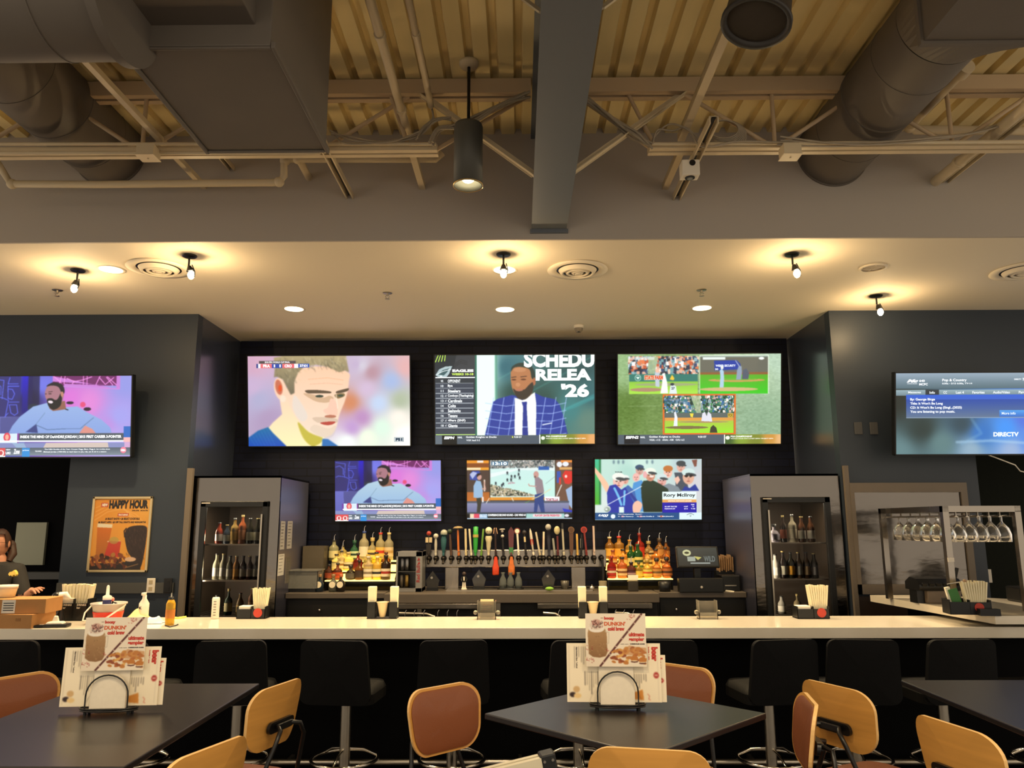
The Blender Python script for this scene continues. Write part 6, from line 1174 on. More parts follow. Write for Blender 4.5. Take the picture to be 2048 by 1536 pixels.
# spray can, glove/rag, yellow bottle
t = thing('spray_bottle', 'white spray bottle with black lettering behind the rag', 'bottle', (P(286,1238,Y=5.95).x, 5.95, BARZ)); MB().lathe([(.001,0),(.036,0),(.036,.13),(.015,.165),(.014,.19),(.001,.19)], seg=20).build('body', whitep, t); MB().box((0,-.015,.2),(.02,.05,.02)).build('nozzle', whitep, t, bevel=.004)
tv_, tf = text_mesh('K', .03); m = MB(); m._add([(-.02+v[0]*.03, -.0375, .09+v[1]*.03) for v in tv_], tf); m.build('lettering', blackp, t)
def rag(name, lb, u, v, w, d, h, m_, seed, Y=None):
    p = ob(u, v); r = random.Random(seed); mb = MB(); n = 16; vs = []
    for j in range(n+1):
        for i in range(n+1):
            a_ = (i/n-.5)*2; b_ = (j/n-.5)*2; e = max(0, 1-(a_*a_+b_*b_)**1.0); vs.append((a_*w/2*(1+.15*math.sin(3*b_+seed)), b_*d/2*(1+.15*math.cos(4*a_)), .003+h*e*(.6+.4*math.sin(5*a_+seed)*math.cos(4*b_))+r.uniform(0,.006)*(e>0)))
    mb._add(vs, [(j*(n+1)+i, j*(n+1)+i+1, (j+1)*(n+1)+i+1, (j+1)*(n+1)+i) for j in range(n) for i in range(n)], 0, True)
    t = thing(name, lb, 'cloth', p); mb.build('fabric', m_, t)
rag('yellow_rag', 'crumpled pale yellow rag beside the bucket', 276, 1243, .24, .16, .09, mat('rag_yellow','#efd98c',.9), 2); rag('blue_rag', 'crumpled blue-white cloth beside the spray bottle', 308, 1246, .15, .12, .06, mat('rag_blue','#b8c4cc',.9), 5)
t = thing('soap_bottle', 'tall clear bottle of yellow soap with black pump on bar', 'bottle', (P(339,1248,Y=5.72).x, 5.72, BARZ)); MB().lathe([(.001,0),(.03,0),(.032,.02),(.032,.15),(.022,.175),(.016,.18)], seg=20).build('body', mat('yellow_soap','#f0b838',.15,trans=.5,ior=1.3), t); MB().lathe([(.018,.17),(.018,.2),(.008,.2),(.006,.225),(.001,.225)], seg=14).build('pump', blackp, t); MB().lathe([(.0325,.05),(.0325,.11)], seg=20).build('paper_label', mat('label_amber','#c87a30',.5), t)
tag(MB().tube([ob(330,1252)+Vector((0,0,.004)), ob(340,1255)+Vector((0,0,.004)), ob(352,1252)+Vector((0,0,.004)), ob(356,1250)+Vector((0,0,.004))], .004, 6).build('black_pen', blackp), 'thin black pen lying before the soap bottle', 'pen')
tag(MB().tube([ob(340,1236)+Vector((0,0,.006)), ob(355,1238)+Vector((0,0,.006)), ob(372,1236)+Vector((0,0,.01))], [.01,.008,.006], 8).build('yellow_strap', mat('strap_yellow','#e8dc60',.5)), 'yellow strip lying at the back of the bar', 'strap')
t = thing('drink_can', 'tall white drink can before the left fridge', 'can', (P(430,1235,Y=6.1).x, 6.1, BARZ)); MB().lathe([(.001,0),(.024,0),(.029,.008),(.029,.15),(.024,.16),(.001,.158)], seg=24).build('can_body', mat('can_white','#d8d4c8',.35), t); m = MB(); [m.box((.004,-.0292,.03+.02*k),(.02,.002,.006)) for k in range(6)]; m.build('print', mat('print_grey','#7a7468'), t)
# power outlets on the left trim
for u, lb, mm in ((302, 'cream power outlet on the trim below the poster', whitep), (336, 'black switch plate beside the cream outlet', blackp)):
    p = P(u, 1171, Y=7.23); t = thing('wall_outlet', lb, 'outlet', (p.x, 7.228, p.z)); MB().box((0,0,0),(.075,.012,.13)).build('plate', mm, t, bevel=.003); [MB().box((0,-.007,s*.03),(.034,.003,.035)).build('socket', mat('socket_tan','#b8a888') if u < 320 else blackm, t) for s in (-1,1)]
# ------------------------------------------------------------------ right end: glass rack, caddy, griddle press, pos
a = P(1887, 1012, Y=5.75); b2_ = P(2030, 1007, Y=5.75); zt = a.z; yb_ = 6.75
t = thing('glass_rack', 'square tube steel rack holding upside down glasses', 'glass rack', (a.x, 5.75, 1.15)); s = .022
x0, x1 = a.x, b2_.x
for x, y in ((x0,5.75),(x1,5.75)): MB().b2((x-s,y-s,1.15 if x < 3.2 else 1.15),(x+s,y+s,zt)).build('post', steel, t, world=True)
m = MB(); m.b2((x0-s,5.75-s,zt-2*s),(x1+s,5.75+s,zt)); m.b2((x0-s,5.75-s,zt-2*s),(x0+s,yb_,zt)); m.b2((x1-s,5.75-s,zt-2*s),(x1+s,yb_,zt)); m.b2((x0-s,yb_-2*s,zt-2*s),(x1+s,yb_,zt)); m.build('top_frame', steel, t, world=True)
MB().b2((x0,5.76,zt-.006),(x1,yb_,zt-.0005)).build('top_sheet', steel, t, world=True)
for x in (x0,x1): MB().b2((x-s,yb_-2*s,1.15),(x+s,yb_,zt-2*s)).build('post', steel, t, world=True)
m = MB(); nx = 6
for k in range(nx+1): x = x0+.02+(x1-x0-.04)*k/nx; m.b2((x-.004,5.78,zt-.075),(x+.004,yb_-.05,zt-.068)); m.b2((x-.012,5.78,zt-.08),(x+.012,yb_-.05,zt-.076)); m.b2((x-.002,5.78,zt-.07),(x+.002,5.8,zt-.04)); m.b2((x-.002,6.6,zt-.07),(x+.002,6.62,zt-.04))
m.build('hanger_rails', chrome_s, t, world=True); MB().b2((x0-s-.001,5.72,1.50),(x0+s,5.728,1.53)).build('sticker', whitep, t, world=True)
gw = mat('wine_glass', '#ffffff', .03, trans=.92, ior=1.35)
first = None
for i in range(nx):
    for j in range(6):
        x = x0+.02+(x1-x0-.04)*(i+.5)/nx; y = 5.84+j*.145; z = zt-.066
        if first is None:
            first = thing('stem_glass', '', 'glass', (x,y,z), 0, 'stemmed glasses hung in the rack')
            MB().lathe([(r*1.35, z*1.18) for r, z in [(.001,0),(.03,.0),(.03,-.002),(.006,-.006),(.005,-.04),(.012,-.05),(.034,-.08),(.044,-.12),(.042,-.165),(.0405,-.165),(.0425,-.12),(.032,-.082),(.01,-.053),(.001,-.05)]], seg=16).build('bowl', gw, first); g_ = first
        else: g_ = dup(first, (x,y,z))
        rown = ['front','second','third','fourth','fifth','back'][j]; coln = ['leftmost','second','third','fourth','fifth','rightmost'][i]
        g_['label'] = 'clear stemmed glass hanging upside down, %s row, %s rail' % (rown, coln)
c = P(1962, 1232, Z=1.15); t = thing('bar_caddy', 'black caddy with straws, red disc and green pack under the rack', 'bar caddy', (c.x, 5.62, 1.15), -.15, 'black napkin and straw caddies')
m = MB(); m.b2((-.15,-.07,0),(.12,.07,.006)); [m.b2((x,-.07,0),(x+.005,.07,.1)) for x in (-.15,-.02,.115)]; m.b2((-.15,-.07,0),(.12,-.066,.085)); m.b2((-.15,.066,0),(.12,.07,.1)); m.b2((.02,-.13,0),(.15,-.07,.045)); m.build('holder', blackp, t)
m = MB(); straws(m, Vector((.045,0,0)), .14, .2, .02, rows=3, n=10, seed=4); m.build('straws', straw, t); MB().cyl((.04,-.071,.05),(.04,-.075,.05),.03,seg=28).build('round_badge', logo_red, t); MB().box((-.08,0,.1),(.06,.01,.14),rot=(0,-.25,0)).build('green_pack', mat('pack_green','#3c7a38',.5), t); MB().box((-.11,.02,.1),(.03,.03,.16),rot=(0,-.2,0)).build('napkins', paper, t)
MB().tube([(-.13,.0,.2),(-.02,.0,.22)], .005).build('pen', chrome, t); MB().sph((-.01,0,.222), .014).build('cork', mat('cork','#a08468'), t)
c = P(1880, 1215, Z=1.15); t = thing('receipt_machine', 'black ridged till machine with a rounded cover on the side counter', 'till', (P(1880,1190,Y=6.3).x, 6.3, 1.15)); w = .34
m = MB(); m.prism([(-w/2, .0, .1),(-w/2,-.03,.12),(-w/2,-.03,.15),(-w/2,.02,.19),(-w/2,.12,.2),(-w/2,.2,.16),(-w/2,.2,.1)], (w,0,0)); m.build('cover', blackp, t, bevel=.01)
for k in range(6): MB().box((-w/2+.04+k*.055,-.033,.15),(.04,.02,.03),rot=(.6,0,0)).build('ridge', blackm, t, bevel=.004)
m = MB(); m.b2((-.1,.0,0),(.17,.2,.1)); m.build('base', mat('machine_tan','#6a5c4c',.4), t, bevel=.01); MB().b2((-.16,.04,0),(-.1,.16,.1)).build('foot', blackp, t); MB().tube([(.18,.1,.17),(.2,.08,.27)], .014).build('lever', blackp, t)
p = P(1978, 1152, Y=8.58); tag(MB().box((p.x, 8.592, p.z),(.07,.012,.14)).build('light_switch', whitep, bevel=.003), 'white light switch on the dark wall behind the glass rack', 'switch')
p = P(2030, 1164, Y=6.6); t = thing('small_printer', 'black counter printer with cream paper behind the right post', 'printer', (p.x, 6.35, 1.15)); MB().b2((-.12,0,0),(.25,.2,.12)).build('body', blackp, t, bevel=.015); MB().b2((-.02,.05,.12),(.2,.06,.24)).build('paper', paper, t)
# left room beyond the doorway: panel + ledge
a_ = P(33, 1045, Y=9.25); b_ = P(84, 1130, Y=9.25); tag(MB().b2((a_.x,9.26,b_.z),(b_.x,9.3,a_.z)).build('wall_panel', mat('grey_panel','#a8a890',.5)), 'pale grey panel on the dark wall behind the person', 'wall panel')
p = P(60, 1150, Y=9.1); tag(MB().b2((-7,9.1,p.z-.05),(-5.0,9.28,p.z+.03)).build('wall_ledge', mat('dark_trim','#4a4a48')), 'dark ledge running along the wall behind the person', 'ledge')
# ================================================================== BAR STOOLS
def make_stool(loc, rz, label):
    t = thing('bar_stool', label, 'bar stool', loc, rz, 'black leather stools along the bar')
    ol = [(a*(1-.10*max(0, -b/.25)*0+ .0) , b) for a, b in rrect(.42, .40, .055)]
    def fb(a, b, d):   # back panel: b up, leaning back, hollow in the middle of its top edge
        bend = .5*a*a; w = 1+.10*(.2-b)/.4; z = .875+b - .02*max(0, b/.2)*(1-(a/.21)**2)
        return (a*w, -.20+bend-.10*(b+.2)/.4*0.6+d, z)
    MB().shell(ol, .05, fb, dome=.012).build('backrest', leather, t)
    sl = rrect(.45, .42, .09)
    MB().shell(sl, .09, lambda a, b, d: (a, b+.0, .755+d), dome=.018).build('seat', leather, t)
    MB().b2((-.11,-.12,.645),(.11,.12,.662)).build('seat_plate', chrome_s, t)
    MB().cyl((0,0,.02),(0,0,.65),.034,seg=24).build('column', chrome_s, t)
    m = MB(); n = 32; m.tube([(math.cos(2*PI*i/n)*.21, math.sin(2*PI*i/n)*.21, .30) for i in range(n)], .011, 8, closed=True)
    for k in range(3): a = 2*PI*k/3+.5; m.tube([(.03*math.cos(a), .03*math.sin(a), .36), (.12*math.cos(a), .12*math.sin(a), .345), (.21*math.cos(a), .21*math.sin(a), .30)], .008, 8)
    m.build('foot_ring', chrome, t)
    MB().lathe([(.001,.03),(.04,.028),(.20,.012),(.22,.0),(.001,0)], seg=36).build('base_plate', chrome_s, t)
    return t
st = [(20,.1,'black bar stool at the far left behind the left table'), (262,-.15,'black bar stool partly hidden behind the left menu stand'), (465,.12,'black bar stool below the straw caddy by the left fridge'), (686,-.12,'black bar stool in front of the left lit shelf'),
 (902,.1,'black bar stool directly behind the brown chair at middle'), (1157,.12,'black bar stool left of the middle menu stand, half hidden'), (1324,-.06,'black bar stool right of the middle menu stand, half hidden'), (1545,.16,'black bar stool behind the right corner of the middle table'),
 (1717,-.08,'black bar stool behind the two wooden chairs at right'), (1899,.06,'black bar stool above the back edge of the right table'), (2104,.1,'black bar stool cut off by the right edge')]
s0 = None
for u, rz, lb in st:
    p = P(u, 1290, Y=5.12); loc = (p.x, 5.28, 0)
    if s0 is None: s0 = make_stool(loc, rz, lb)
    else: dup(s0, loc, rz, lb)
# ================================================================== PLYWOOD CHAIRS
ply = mat('light_plywood', '#c89248', .38, noise=(3, .22, (1, 1, 14)), coat=.2); ply_edge = mat('plywood_edge', '#e2b878', .45, noise=(40, .2, (1, 8, 1))); brown = mat('brown_leather', '#7c4627', .45, bump=(150, .08), coat=.1)
def make_chair(loc, rz, label):
    t = thing('plywood_chair', label, 'chair', loc, rz, 'tall plywood chairs with brown pads')
    ol = [(a*(1-.14*(.1225-b)/.245), b) for a, b in rrect(.375, .245, .085, 8)]
    fb = lambda a, b, d: (a, -.235+.95*a*a-.16*(b)+d, 1.0155+b)
    MB().shell(ol, .013, fb, edge=1).build('back_shell', [ply, ply_edge], t)
    MB().shell([(a*.93, b*.92) for a, b in ol], .006, lambda a, b, d: fb(a, b, d+.007), dome=.013).build('back_pad', brown, t)
    sl = [(a, b) for a, b in rrect(.42, .41, .10, 8)]
    fs = lambda a, b, d: (a, b, .742+d+.10*abs(b)**3*(1 if b < 0 else -2)+.12*a*a)
    MB().shell(sl, .013, fs, edge=1).build('seat_shell', [ply, ply_edge], t); MB().shell([(a*.95, b*.95) for a, b in sl], .006, lambda a, b, d: fs(a, b, d+.008), dome=.026).build('seat_pad', brown, t)
    m = MB(); ob_ = rrect(.17, .045, .02, 4); m.prism([(a, -.262-.16*(b-.015)+.0*a, .98+b) for a, b in ob_], (0, .014, 0)); m.box((0,-.272,.98),(.10,.014,.025)); m.build('back_bracket', blackm, t, bevel=.003)
    for s in (-1, 1):
        MB().tube([(s*.045,-.272,.982),(s*.07,-.30,.975),(s*.10,-.30,.93),(s*.15,-.235,.72),(s*.17,-.235,.62)], .009, 10).build('back_rod', blackm, t)
        MB().tube([(s*.15,-.16,.725),(s*.17,-.22,.60),(s*.205,-.26,0)], .011, 10).build('leg', blackm, t); MB().tube([(s*.15,.14,.735),(s*.17,.17,.60),(s*.205,.21,0)], .011, 10).build('leg', blackm, t)
    m = MB(); z = .30; k = 1-z/.72; m.tube([(-.19,.19,z),(.19,.19,z),(.19,-.243,z),(-.19,-.243,z)], .008, 8, closed=True); m.build('foot_rail', blackm, t)
    m = MB(); m.b2((-.15,-.16,.715),(.15,-.14,.73)); m.b2((-.15,.13,.715),(.15,.15,.73)); m.b2((-.02,-.16,.715),(.02,.15,.73)); m.build('seat_support', blackm, t)
    return t
ch = [((30,1349),-32,'brown padded plywood chair at the far left, cut by the edge'), ((566,1366),163,'plywood chair with curved wooden back at far right of the left table'), ((430,1490),160,'plywood chair nearest the camera beside the left table'),
 ((880,1370),-47,'brown padded plywood chair standing alone at left of middle table'), ((1365,1329),-132,'brown padded plywood chair behind the middle table'), ((1296,1497),79,'plywood chair at the bottom edge with its wooden back to us'),
 ((1660,1368),26,'plywood chair at far left of the right table, tan seat visible'), ((1624,1396),170,'plywood chair seen edge-on at the right of the middle table'), ((1895,1445),14,'plywood chair nearest the camera at the right table')]
c0 = None
for (u, v), deg, lb in ch:
    p = P(u, v, Z=1.14); a = math.radians(deg); d = Vector((math.cos(a), math.sin(a), 0)); loc = (p.x+d.x*.255, p.y+d.y*.255, 0)
    if c0 is None: c0 = make_chair(loc, a-PI/2, lb)
    else: dup(c0, loc, a-PI/2, lb)
# ================================================================== TABLES
tab = mat('dark_table', '#201d1e', .30, noise=(60, .12), spec=.6)
def table(cx, cy, w, d, rz, label):
    t = thing('high_table', label, 'table', (cx, cy, 0), rz, 'tall dark tables')
    MB().box((0,0,BARZ-.011),(w,d,.022)).build('table_top', tab, t, bevel=.004); MB().cyl((0,0,.02),(0,0,BARZ-.05),.04,seg=24).build('column', blackm, t)
    m = MB(); m.box((0,0,BARZ-.031),(w*.6,.08,.016)); m.box((0,0,BARZ-.031),(.08,d*.6,.016)); m.build('top_bracket', blackm, t); m = MB(); m.box((0,0,.012),(w*.75,.09,.024)); m.box((0,0,.012),(.09,d*.75,.024)); m.build('foot', blackm, t, bevel=.004)
table(-1.565, 3.06, .765, 1.22, 0, 'dark tall table at left with a menu stand on it'); table(.400, 3.105, .757, .757, PI/4, 'dark square table turned as a diamond in the middle'); table(2.13, 3.115, .77, 1.22, 0, 'dark tall table at right, cut by the photo edge')
# ================================================================== MENU STANDS
red = '#c0392a'; ink = '#3a2c2c'
def menu_art(second):
    A = Art(0, 0, 1000, 560, 130, 73, '#efe2c6')
    A.rect(25,20,28,540,'#b8ac98').rect(965,30,968,540,'#c8bcA8'.lower())
    r = A.rg
    for k in range(6): A.rect(80+k*24, 30, 88+k*24, 130+r.randint(0,120), '#8c8274')
    for k in range(8): A.rect(190+k*22, 270, 198+k*22, 380+r.randint(0,110), '#4c4440' if k % 3 == 0 else '#a09684')
    for k in range(7): A.rect(690+k*24, 290, 698+k*24, 340+r.randint(0,100), '#6c6258'); 
    A.ell(60,490,34,24,'#2c1c1c'); A.ell(100,440,36,30,'#d0ac78'); A.ell(110,500,40,24,'#e8c88c'); A.poly([(700,470),(800,440),(810,540),(700,530)],'#d08838'); A.ell(948,305,29,30,'#a8302a'); A.rect(930,300,966,310,'#e8c8b8'); A.line([(850,480),(870,500),(860,530),(880,540)],5,'#c8604c')
    A.blur(1)
    A.text('beer', 905, 34, 975, 172, red, .08, rot=-90).text('bottles + cans', 872, 34, 888, 160, red, .03, rot=-90)
    if not second: A.text('Blazin Knockout  Classic  Traditional', 100, 40, 116, 240, ink, .02, rot=-90)
    return A
def card_art():
    A = Art(378, 50, 1185, 745, 132, 114, '#e4d8c4'); A.rect(378,50,1185,745,('#e8dcc8','#e0d2bc'))
    A.poly([(1120,50),(1185,50),(1185,745),(560,745)],'#e4d8c4'); A.line([(1135,55),(565,740)],24,'#50201c')
    for k in range(7): A.ell(1120-k*85,75+k*102,8,8,'#e0c8b8')
    A.poly([(405,310),(420,250),(640,255),(660,310),(665,560),(640,610),(560,630),(470,620),(415,580)],('#a88458','#86603a'),soft=0); A.line([(640,290),(690,300),(685,440),(655,450)],9,'#c0b4a0')
    A.ell(525,255,105,46,'#e8e0d4'); A.ell(525,205,90,60,'#d8c8b8'); A.ell(525,165,60,40,'#caa494')
    for k in range(50): x=A.rg.uniform(440,612); y=A.rg.uniform(140,240); A.line([(x,y),(x+A.rg.uniform(-14,14),y+A.rg.uniform(6,18))],7,A.rg.choice(['#2c1816','#4c2420','#8a4440']))
    for k in range(40): A.ell(A.rg.uniform(420,650),A.rg.uniform(330,600),10,8,A.rg.choice(['#96744a','#745434','#b08e62']),al=.5)
    for x0,y0,n in ((980,90,16),(420,655,14),(690,540,8),(400,490,6)):
        for k in range(n): x=x0+A.rg.uniform(-50,60); y=y0+A.rg.uniform(-28,36); A.line([(x,y),(x+10,y+6)],6,A.rg.choice(['#a83c30','#8a2c28']))
    for k in range(46):
        x=A.rg.uniform(730,1170); y=A.rg.uniform(510,700); A.ell(x,y,A.rg.uniform(22,48),A.rg.uniform(12,26),A.rg.choice(['#8a4424','#b87838','#c89048','#6c2a1c','#a85c2c','#d8a458']),A.rg.uniform(-40,40))
    for x,y in ((1020,640),(1130,660)): A.ell(x,y,52,40,'#b87430'); A.ell(x,y+40,48,12,'#4c2018'); A.ell(x,y+30,46,7,'#e8d8b8')
    A.poly([(870,520),(960,470),(1060,490),(1180,500),(1185,580),(1000,600),(880,590)],'#b8783c',.6)
    A.blur(1)
    A.text('boozy',630,90,768,142,red,.07).text("DUNKIN'",628,158,915,212,'#cc5a2c',.045).text('cold brew',676,225,902,278,red,.07).text('ultimate',955,298,1164,352,red,.06).text('sampler',955,362,1162,424,red,.06).text('CHEESEBURGER SLIDERS',966,442,1166,458,ink,.05).text('with new',840,446,950,456,ink,.02).text('new',585,104,622,116,'#a08070',.02)
    return A
m1, m2, ca = menu_art(False), menu_art(True), card_art()
def menu_stand(u, v, which, rz):
    p = P(u, v, Z=BARZ); base = Vector((p.x, p.y+.04, BARZ)); k = 1538/((base-EYE).dot(CAM_ROT @ Vector((0,0,-1)))); R = Matrix.Rotation(rz, 3, 'Z')
    pl = lambda x, y, z: base + R @ Vector((x, y, z))
    t = thing('menu_stand', 'black wire menu stand with oval base on the %s table' % which, 'menu stand', base, rz, 'wire menu stands')
    MB().lathe([(.001,.014),(.10,.014),(.108,.012),(.108,.016),(.10,.02),(.001,.02)], seg=40, sy=.42).build('base_plate', mat('stand_base','#2a2622',.3), t); [MB().cyl((x,y,0),(x,y,.014),.006,seg=10).build('foot', blackm, t) for x in (-.08,.08) for y in (-.018,.018)]
    w = .078; h = .14
    for y in (-.03, .03): MB().tube([(-w,y,.02),(-w,y,.07)]+[(-w*math.cos(PI*i/14), y, .07+.075*math.sin(PI*i/14)) for i in range(15)]+[(w,y,.07),(w,y,.02)], .003, 8).build('wire_arch', blackm, t)
    MB().tube([(0.108*math.cos(2*PI*i/32), .108*.42*math.sin(2*PI*i/32), .022) for i in range(32)], .003, 6, closed=True).build('rim_wire', blackm, t)
    z0 = BARZ+.022
    def sheet(name, cat, lb, art, W, H, x, y, z, tilt=0, lean=-.04):
        o = thing(name, lb, cat, pl(x, y, z-BARZ+H/2), 0); o.rotation_euler = (lean, tilt, rz); art.mesh(W, H, 'sheet', [M_PRINT, paper], o, thick=.0015, lift=.0006); return o
    sheet('beer_menu', 'menu', 'lower white menu sticking out at the right behind, %s stand' % which, m2, 200/k, 90/k, 0, .022, BARZ+.024)
    sheet('beer_menu', 'menu', 'taller beer menu in front with red beer lettering, %s stand' % which, m1, 190/k, 113/k, -5/k, .017, BARZ+.024)
    tall = Art(0,0,100,120,20,24,'#dcd2be'); tall.noise(.04).blur(1)
    sheet('tall_parchment', 'paper', 'tall blank grey sheet held in the middle of the %s stand' % which, tall, 70/k, 90/k, -1/k, .008, BARZ+.023)
    o = thing('coaster_stack', 'arched cream coaster stack inside the %s wire arch' % which, 'coasters', pl(0, -.008, .022), rz); m = MB(); ww = .066; pts = [(-ww,0,0),(ww,0,0),(ww,0,.055)]+[(ww*math.cos(PI*i/12), 0, .055+.07*math.sin(PI*i/12)) for i in range(1,12)]+[(-ww,0,.055)]
    for j in range(3): m.prism([(x,-.012+j*.006,z) for x,y,z in pts], (0,.0045,0))
    m.build('coasters', mat('coaster_cream','#e4dac6',.7,noise=(60,.08)), o)
    H = 103/k; o = sheet('drink_card', 'menu', 'boozy cold brew and ultimate sampler card on the %s stand' % which, ca, 122/k, H, 0, -.0, BARZ+82/k, 0, -.03)
menu_stand(1238, 1424, 'middle', -.03); menu_stand(206, 1432, 'left', .08)
# ================================================================== FOLDED STEP LADDER
a = P(1095, 1522, Y=2.35); b_ = P(960, 1537, Y=2.05); d = (a-b_).normalized(); L = 1.35; t = thing('folded_ladder', 'pale folded metal ladder end with a black cap at bottom centre', 'ladder', a)
alu = mat('pale_aluminium', '#d8cfb4', .35, metal=.4); e = a - Vector((.80, .12, .15)) 
R = (a-e).to_track_quat('X', 'Z').to_matrix(); LL = (a-e).length
for y in (-.014, .016): m = MB().box((e-a)/2 + Vector((0,y,0)), (LL,.018,.036), rot=R); m.build('rail', alu, t)
MB().box(Vector((.0,.002,.0)), (.045,.052,.05), rot=R).build('end_cap', blackp, t, bevel=.006); m = MB()
for q in (-.012,.012): m.cyl(R@Vector((q,-.024,.008)), R@Vector((q,-.029,.008)), .004, seg=10)
m.build('rivets', chrome, t)
# ================================================================== PERSON behind the bar, cut by the left edge
px_ = P(-4, 1090, Y=6.62); PX, PY = px_.x, 6.66; HT = P(0, 1062, Y=6.66).z
skin = mat('skin', '#c0876a', .5, noise=(30, .05)); shirt = mat('black_shirt', '#2c2a27', .85); hairm = mat('brown_hair', '#3a2418', .6, noise=(40, .4, (1,1,.2))); pants = mat('dark_trousers', '#16161a', .8)
per = thing('person', 'person in a dark t-shirt with glasses and tied hair behind the bar, reaching', 'person', (PX, PY, 0))
s = (HT)/1.74
def skinmesh(name, nodes, edges, rad, sub=2):
    me = bpy.data.meshes.new(name); me.from_pydata([tuple(n) for n in nodes], edges, []); o = bpy.data.objects.new(name, me); COL.objects.link(o)
    mo = o.modifiers.new('s', 'SKIN'); mo.use_smooth_shade = True; o.modifiers.new('d', 'SUBSURF').levels = sub
    for i, r in enumerate(rad): me.skin_vertices[0].data[i].radius = (r if isinstance(r, tuple) else (r, r)); me.skin_vertices[0].data[i].use_root = (i == 0)
    bpy.context.view_layer.update(); ev = o.evaluated_get(bpy.context.evaluated_depsgraph_get()); m2_ = bpy.data.meshes.new_from_object(ev); bpy.data.objects.remove(o); return m2_
N = [(0,0,.94),(0,0,1.08),(0,-.01,1.25),(0,-.01,1.38),(0,0,1.455),(0,.0,1.50),(0,-.012,1.56),  # 0-6 spine, neck
     (.17,0,1.41),(.27,-.02,1.16),(.42,-.22,1.235),   # 7-9 left arm (viewer right): shoulder, elbow, wrist
     (-.17,0,1.41),(-.25,-.02,1.16),(-.16,-.24,1.20), # 10-12
     (.095,0,.88),(.10,-.01,.5),(.10,.02,.07),(.10,-.12,.03), (-.095,0,.88),(-.10,-.01,.5),(-.10,.02,.07),(-.10,-.12,.03)]
E = [(0,1),(1,2),(2,3),(3,4),(4,5),(5,6),(3,7),(7,8),(8,9),(3,10),(10,11),(11,12),(0,13),(13,14),(14,15),(15,16),(0,17),(17,18),(18,19),(19,20)]
RD = [(.15,.11),(.135,.10),(.15,.11),(.15,.10),(.075,.065),(.056,.056),(.05,.052),(.062,.06),(.043,.043),(.028,.026),(.062,.06),(.043,.043),(.028,.026),(.085,.09),(.055,.06),(.042,.045),(.038,.03),(.085,.09),(.055,.06),(.042,.045),(.038,.03)]
bmesh_ = skinmesh('body', N, E, RD)
V = np.array([tuple(v.co) for v in bmesh_.vertices]); Fc = [tuple(p.vertices) for p in bmesh_.polygons]; NR = np.array([tuple(v.normal) for v in bmesh_.vertices])
mb = MB(); mb._add(V*[1,1,1], Fc, 0, True)
# head: shaped ellipsoid
hc = Vector((.0, -.02, 1.635)); hv = []; nr_, ns_ = 28, 36
for i in range(nr_+1):
    ph = PI*i/nr_; z = -math.cos(ph); rr = math.sin(ph)
    for j in range(ns_):
        th = 2*PI*j/ns_; x = math.cos(th)*rr; y = math.sin(th)*rr   # -y = face
        X = x*.074; Y_ = y*.092; Z = z*.115
        if z < 0: X *= 1+.22*z; Y_ *= 1+.10*z
        if y < 0 and z < .3: X *= 1-.06*abs(z)
        f = max(0, -y)
        nose = math.exp(-((x/.16)**2))*math.exp(-(((z+.12)/.22)**2))*(1 if z < .12 else .5); Y_ -= .020*nose*f
        for sx in (-1, 1): Y_ += .010*math.exp(-(((x-sx*.42)/.2)**2)-(((z-.08)/.13)**2))*f; Y_ -= .005*math.exp(-(((x-sx*.5)/.25)**2)-(((z+.18)/.2)**2))*f
        Y_ -= .006*math.exp(-((z-.25)/.1)**2)*f; Y_ -= .007*math.exp(-(((z+.50)/.07)**2)-((x/.3)**2))*f; Y_ -= .008*math.exp(-(((z+.78)/.14)**2)-((x/.3)**2))*f
        hv.append(hc+Vector((X, Y_, Z)))
mb._add(hv, [(i*ns_+j, i*ns_+(j+1)%ns_, (i+1)*ns_+(j+1)%ns_, (i+1)*ns_+j) for i in range(nr_) for j in range(ns_)], 0, True)
for sx in (-1, 1): mb.sph(hc+Vector((sx*.076, .005, -.005)), .022, 0, sc=(.4, .8, 1.35))
# hands: palm + five curled fingers + thumb
def hand(w, dirv, up, side):
    f = Vector(dirv).normalized(); u = Vector(up); u = (u-f*u.dot(f)).normalized(); r = f.cross(u)*side
    mb.sph(w+f*.045, .04, 0, 16, 10, sc=(.62, 1.0, .36), q=Matrix((r, f, u)).transposed())
    mb.tube([w-f*.02, w+f*.02, w+f*.05], [.027, .028, .03], 12)
    for k, (off, ln) in enumerate(((-.024,.068),(-.008,.078),(.009,.073),(.024,.058))):
        p = w+f*.075+r*off; curl = .25+.18*k; pts = [p-f*.02]; d_ = f.copy()
        for j in range(4):
            pts.append(pts[-1]+d_*(ln/3.4)); d_ = (d_*math.cos(curl)-u*math.sin(curl)).normalized()
        mb.tube(pts, [.0095,.0095,.009,.0085,.0065], 10); mb.sph(pts[-1], .0068)
    p = w+f*.03-r*.024; mb.tube([p, p-r*.022+f*.02, p-r*.036+f*.045-u*.008, p-r*.036+f*.068-u*.02], [.013,.012,.010,.007], 10); mb.sph(p-r*.036+f*.068-u*.02, .0072)
hand(Vector((.42,-.225,1.237)), (.8,-.3,.5), (.3,-.2,.9), 1); hand(Vector((-.16,-.24,1.20)), (.3,-.9,-.1), (0,0,1), -1)
body = mb.build('body', [skin], per); body.scale = (s,s,s)
def cloth(name, keep, m_, off):
    fs = [f for f in Fc if all(keep(V[i]) for i in f)]; used = sorted({i for f in fs for i in f}); mp_ = {i: k for k, i in enumerate(used)}
    c = MB(); c._add([tuple(V[i]+NR[i]*off) for i in used], [tuple(mp_[i] for i in f) for f in fs], 0, True); o = c.build(name, m_, per); o.scale = (s,s,s); return o
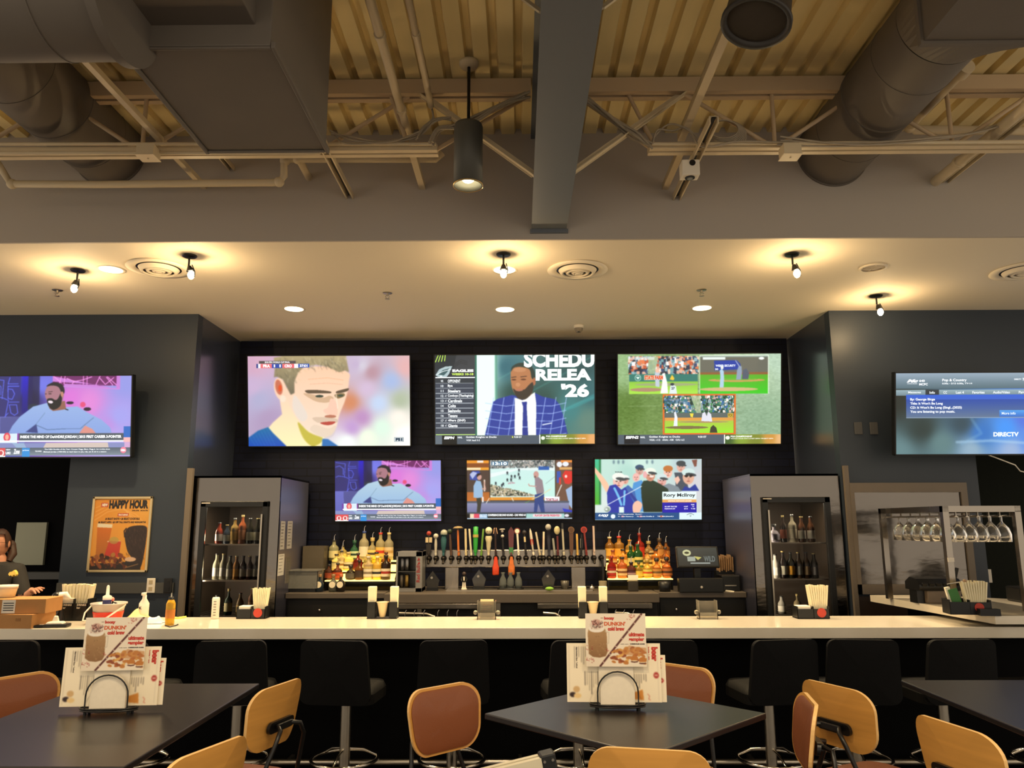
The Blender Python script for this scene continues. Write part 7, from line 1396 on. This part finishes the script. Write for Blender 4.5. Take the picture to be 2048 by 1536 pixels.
cloth('t_shirt', lambda v: v[2] > .90 and v[2] < 1.487 and (abs(v[0]) < .21 or v[2] > 1.20) and v[1] > -.16, shirt, .012); cloth('trousers', lambda v: v[2] <= .96 and v[2] > .08, pants, .010)
def kid(m_, name, mats): o = m_.build(name, mats, per); o.scale = (s,s,s); return o
h_ = MB(); hh = []
for i in range(15):
    for j in range(36):
        ph = PI*.5*i/14*1.15; th = 2*PI*j/36; rr = math.sin(ph); y = math.sin(th)*rr; lim = 1.0
        z = math.cos(ph); 
        if y < -.35 and z < .62: z = .62; 
        low = 0.0 if y < .2 else -.35*(y-.2)
        hh.append(hc+Vector((math.cos(th)*rr*.081, y*.100+.004, z*.126+low*.12)))
h_._add(hh, [(i*36+j, (i+1)*36+j, (i+1)*36+(j+1)%36, i*36+(j+1)%36) for i in range(14) for j in range(36)], 0, True)
h_.sph(hc+Vector((.03,.10,-.03)), .045, sc=(1,.8,1.3)); h_.tube([hc+Vector((.04,.10,-.03)), hc+Vector((.075,.07,-.09)), hc+Vector((.075,.03,-.15))], [.035,.035,.02], 12); kid(h_, 'hair', hairm)
g_ = MB()
for sx in (-1, 1):
    g_.tube([hc+Vector((sx*.032+.021*math.cos(2*PI*i/20), -.097, .008+.014*math.sin(2*PI*i/20))) for i in range(20)], .0018, 6, closed=True); g_.tube([hc+Vector((sx*.053,-.097,.01)), hc+Vector((sx*.076,-.06,.01)), hc+Vector((sx*.079,.0,.005))], .0018, 6)
g_.tube([hc+Vector((-.011,-.1,.01)), hc+Vector((.011,-.1,.01))], .0018, 6); kid(g_, 'glasses', blackm)
e_ = MB(); [e_.sph(hc+Vector((sx*.031,-.080,.010)), .0105, sc=(1.2,.6,.8)) for sx in (-1,1)]; kid(e_, 'eyes', mat('eye_white','#e8e0d8',.3)); e_ = MB(); [e_.sph(hc+Vector((sx*.031,-.0865,.009)), .0045, sc=(1,.5,1)) for sx in (-1,1)]; kid(e_, 'pupils', blackp)
e_ = MB(); [e_.tube([hc+Vector((sx*.015,-.094,.026)), hc+Vector((sx*.032,-.094,.031)), hc+Vector((sx*.05,-.083,.025))], [.002,.003,.0015], 6) for sx in (-1,1)]; kid(e_, 'eyebrows', hairm)
e_ = MB(); e_.tube([hc+Vector((x*.022,-.0905+.012*x*x,-.058+.002*x*x)) for x in (-1,-.5,0,.5,1)], [.001,.004,.0045,.004,.001], 8); kid(e_, 'lips', mat('lips','#a05a4c',.4))
c = P(25, 1147, Y=PY-.14); A_ = MB(); lx, ly, lz = (c.x-PX)/s, -.142, c.z/s
A_.prism([(lx-.035,ly,lz-.005),(lx-.025,ly,lz+.012),(lx-.005,ly,lz+.016),(lx+.01,ly,lz+.028),(lx+.025,ly,lz+.012),(lx+.032,ly,lz-.008),(lx+.026,ly,lz-.022),(lx+.02,ly,lz-.01),(lx+.006,ly,lz-.012),(lx+.0,ly,lz-.026),(lx-.01,ly,lz-.012),(lx-.024,ly,lz-.02)], (0,.03,0)); kid(A_, 'shirt_emblem', mat('emblem_yellow','#e8c860',.6))
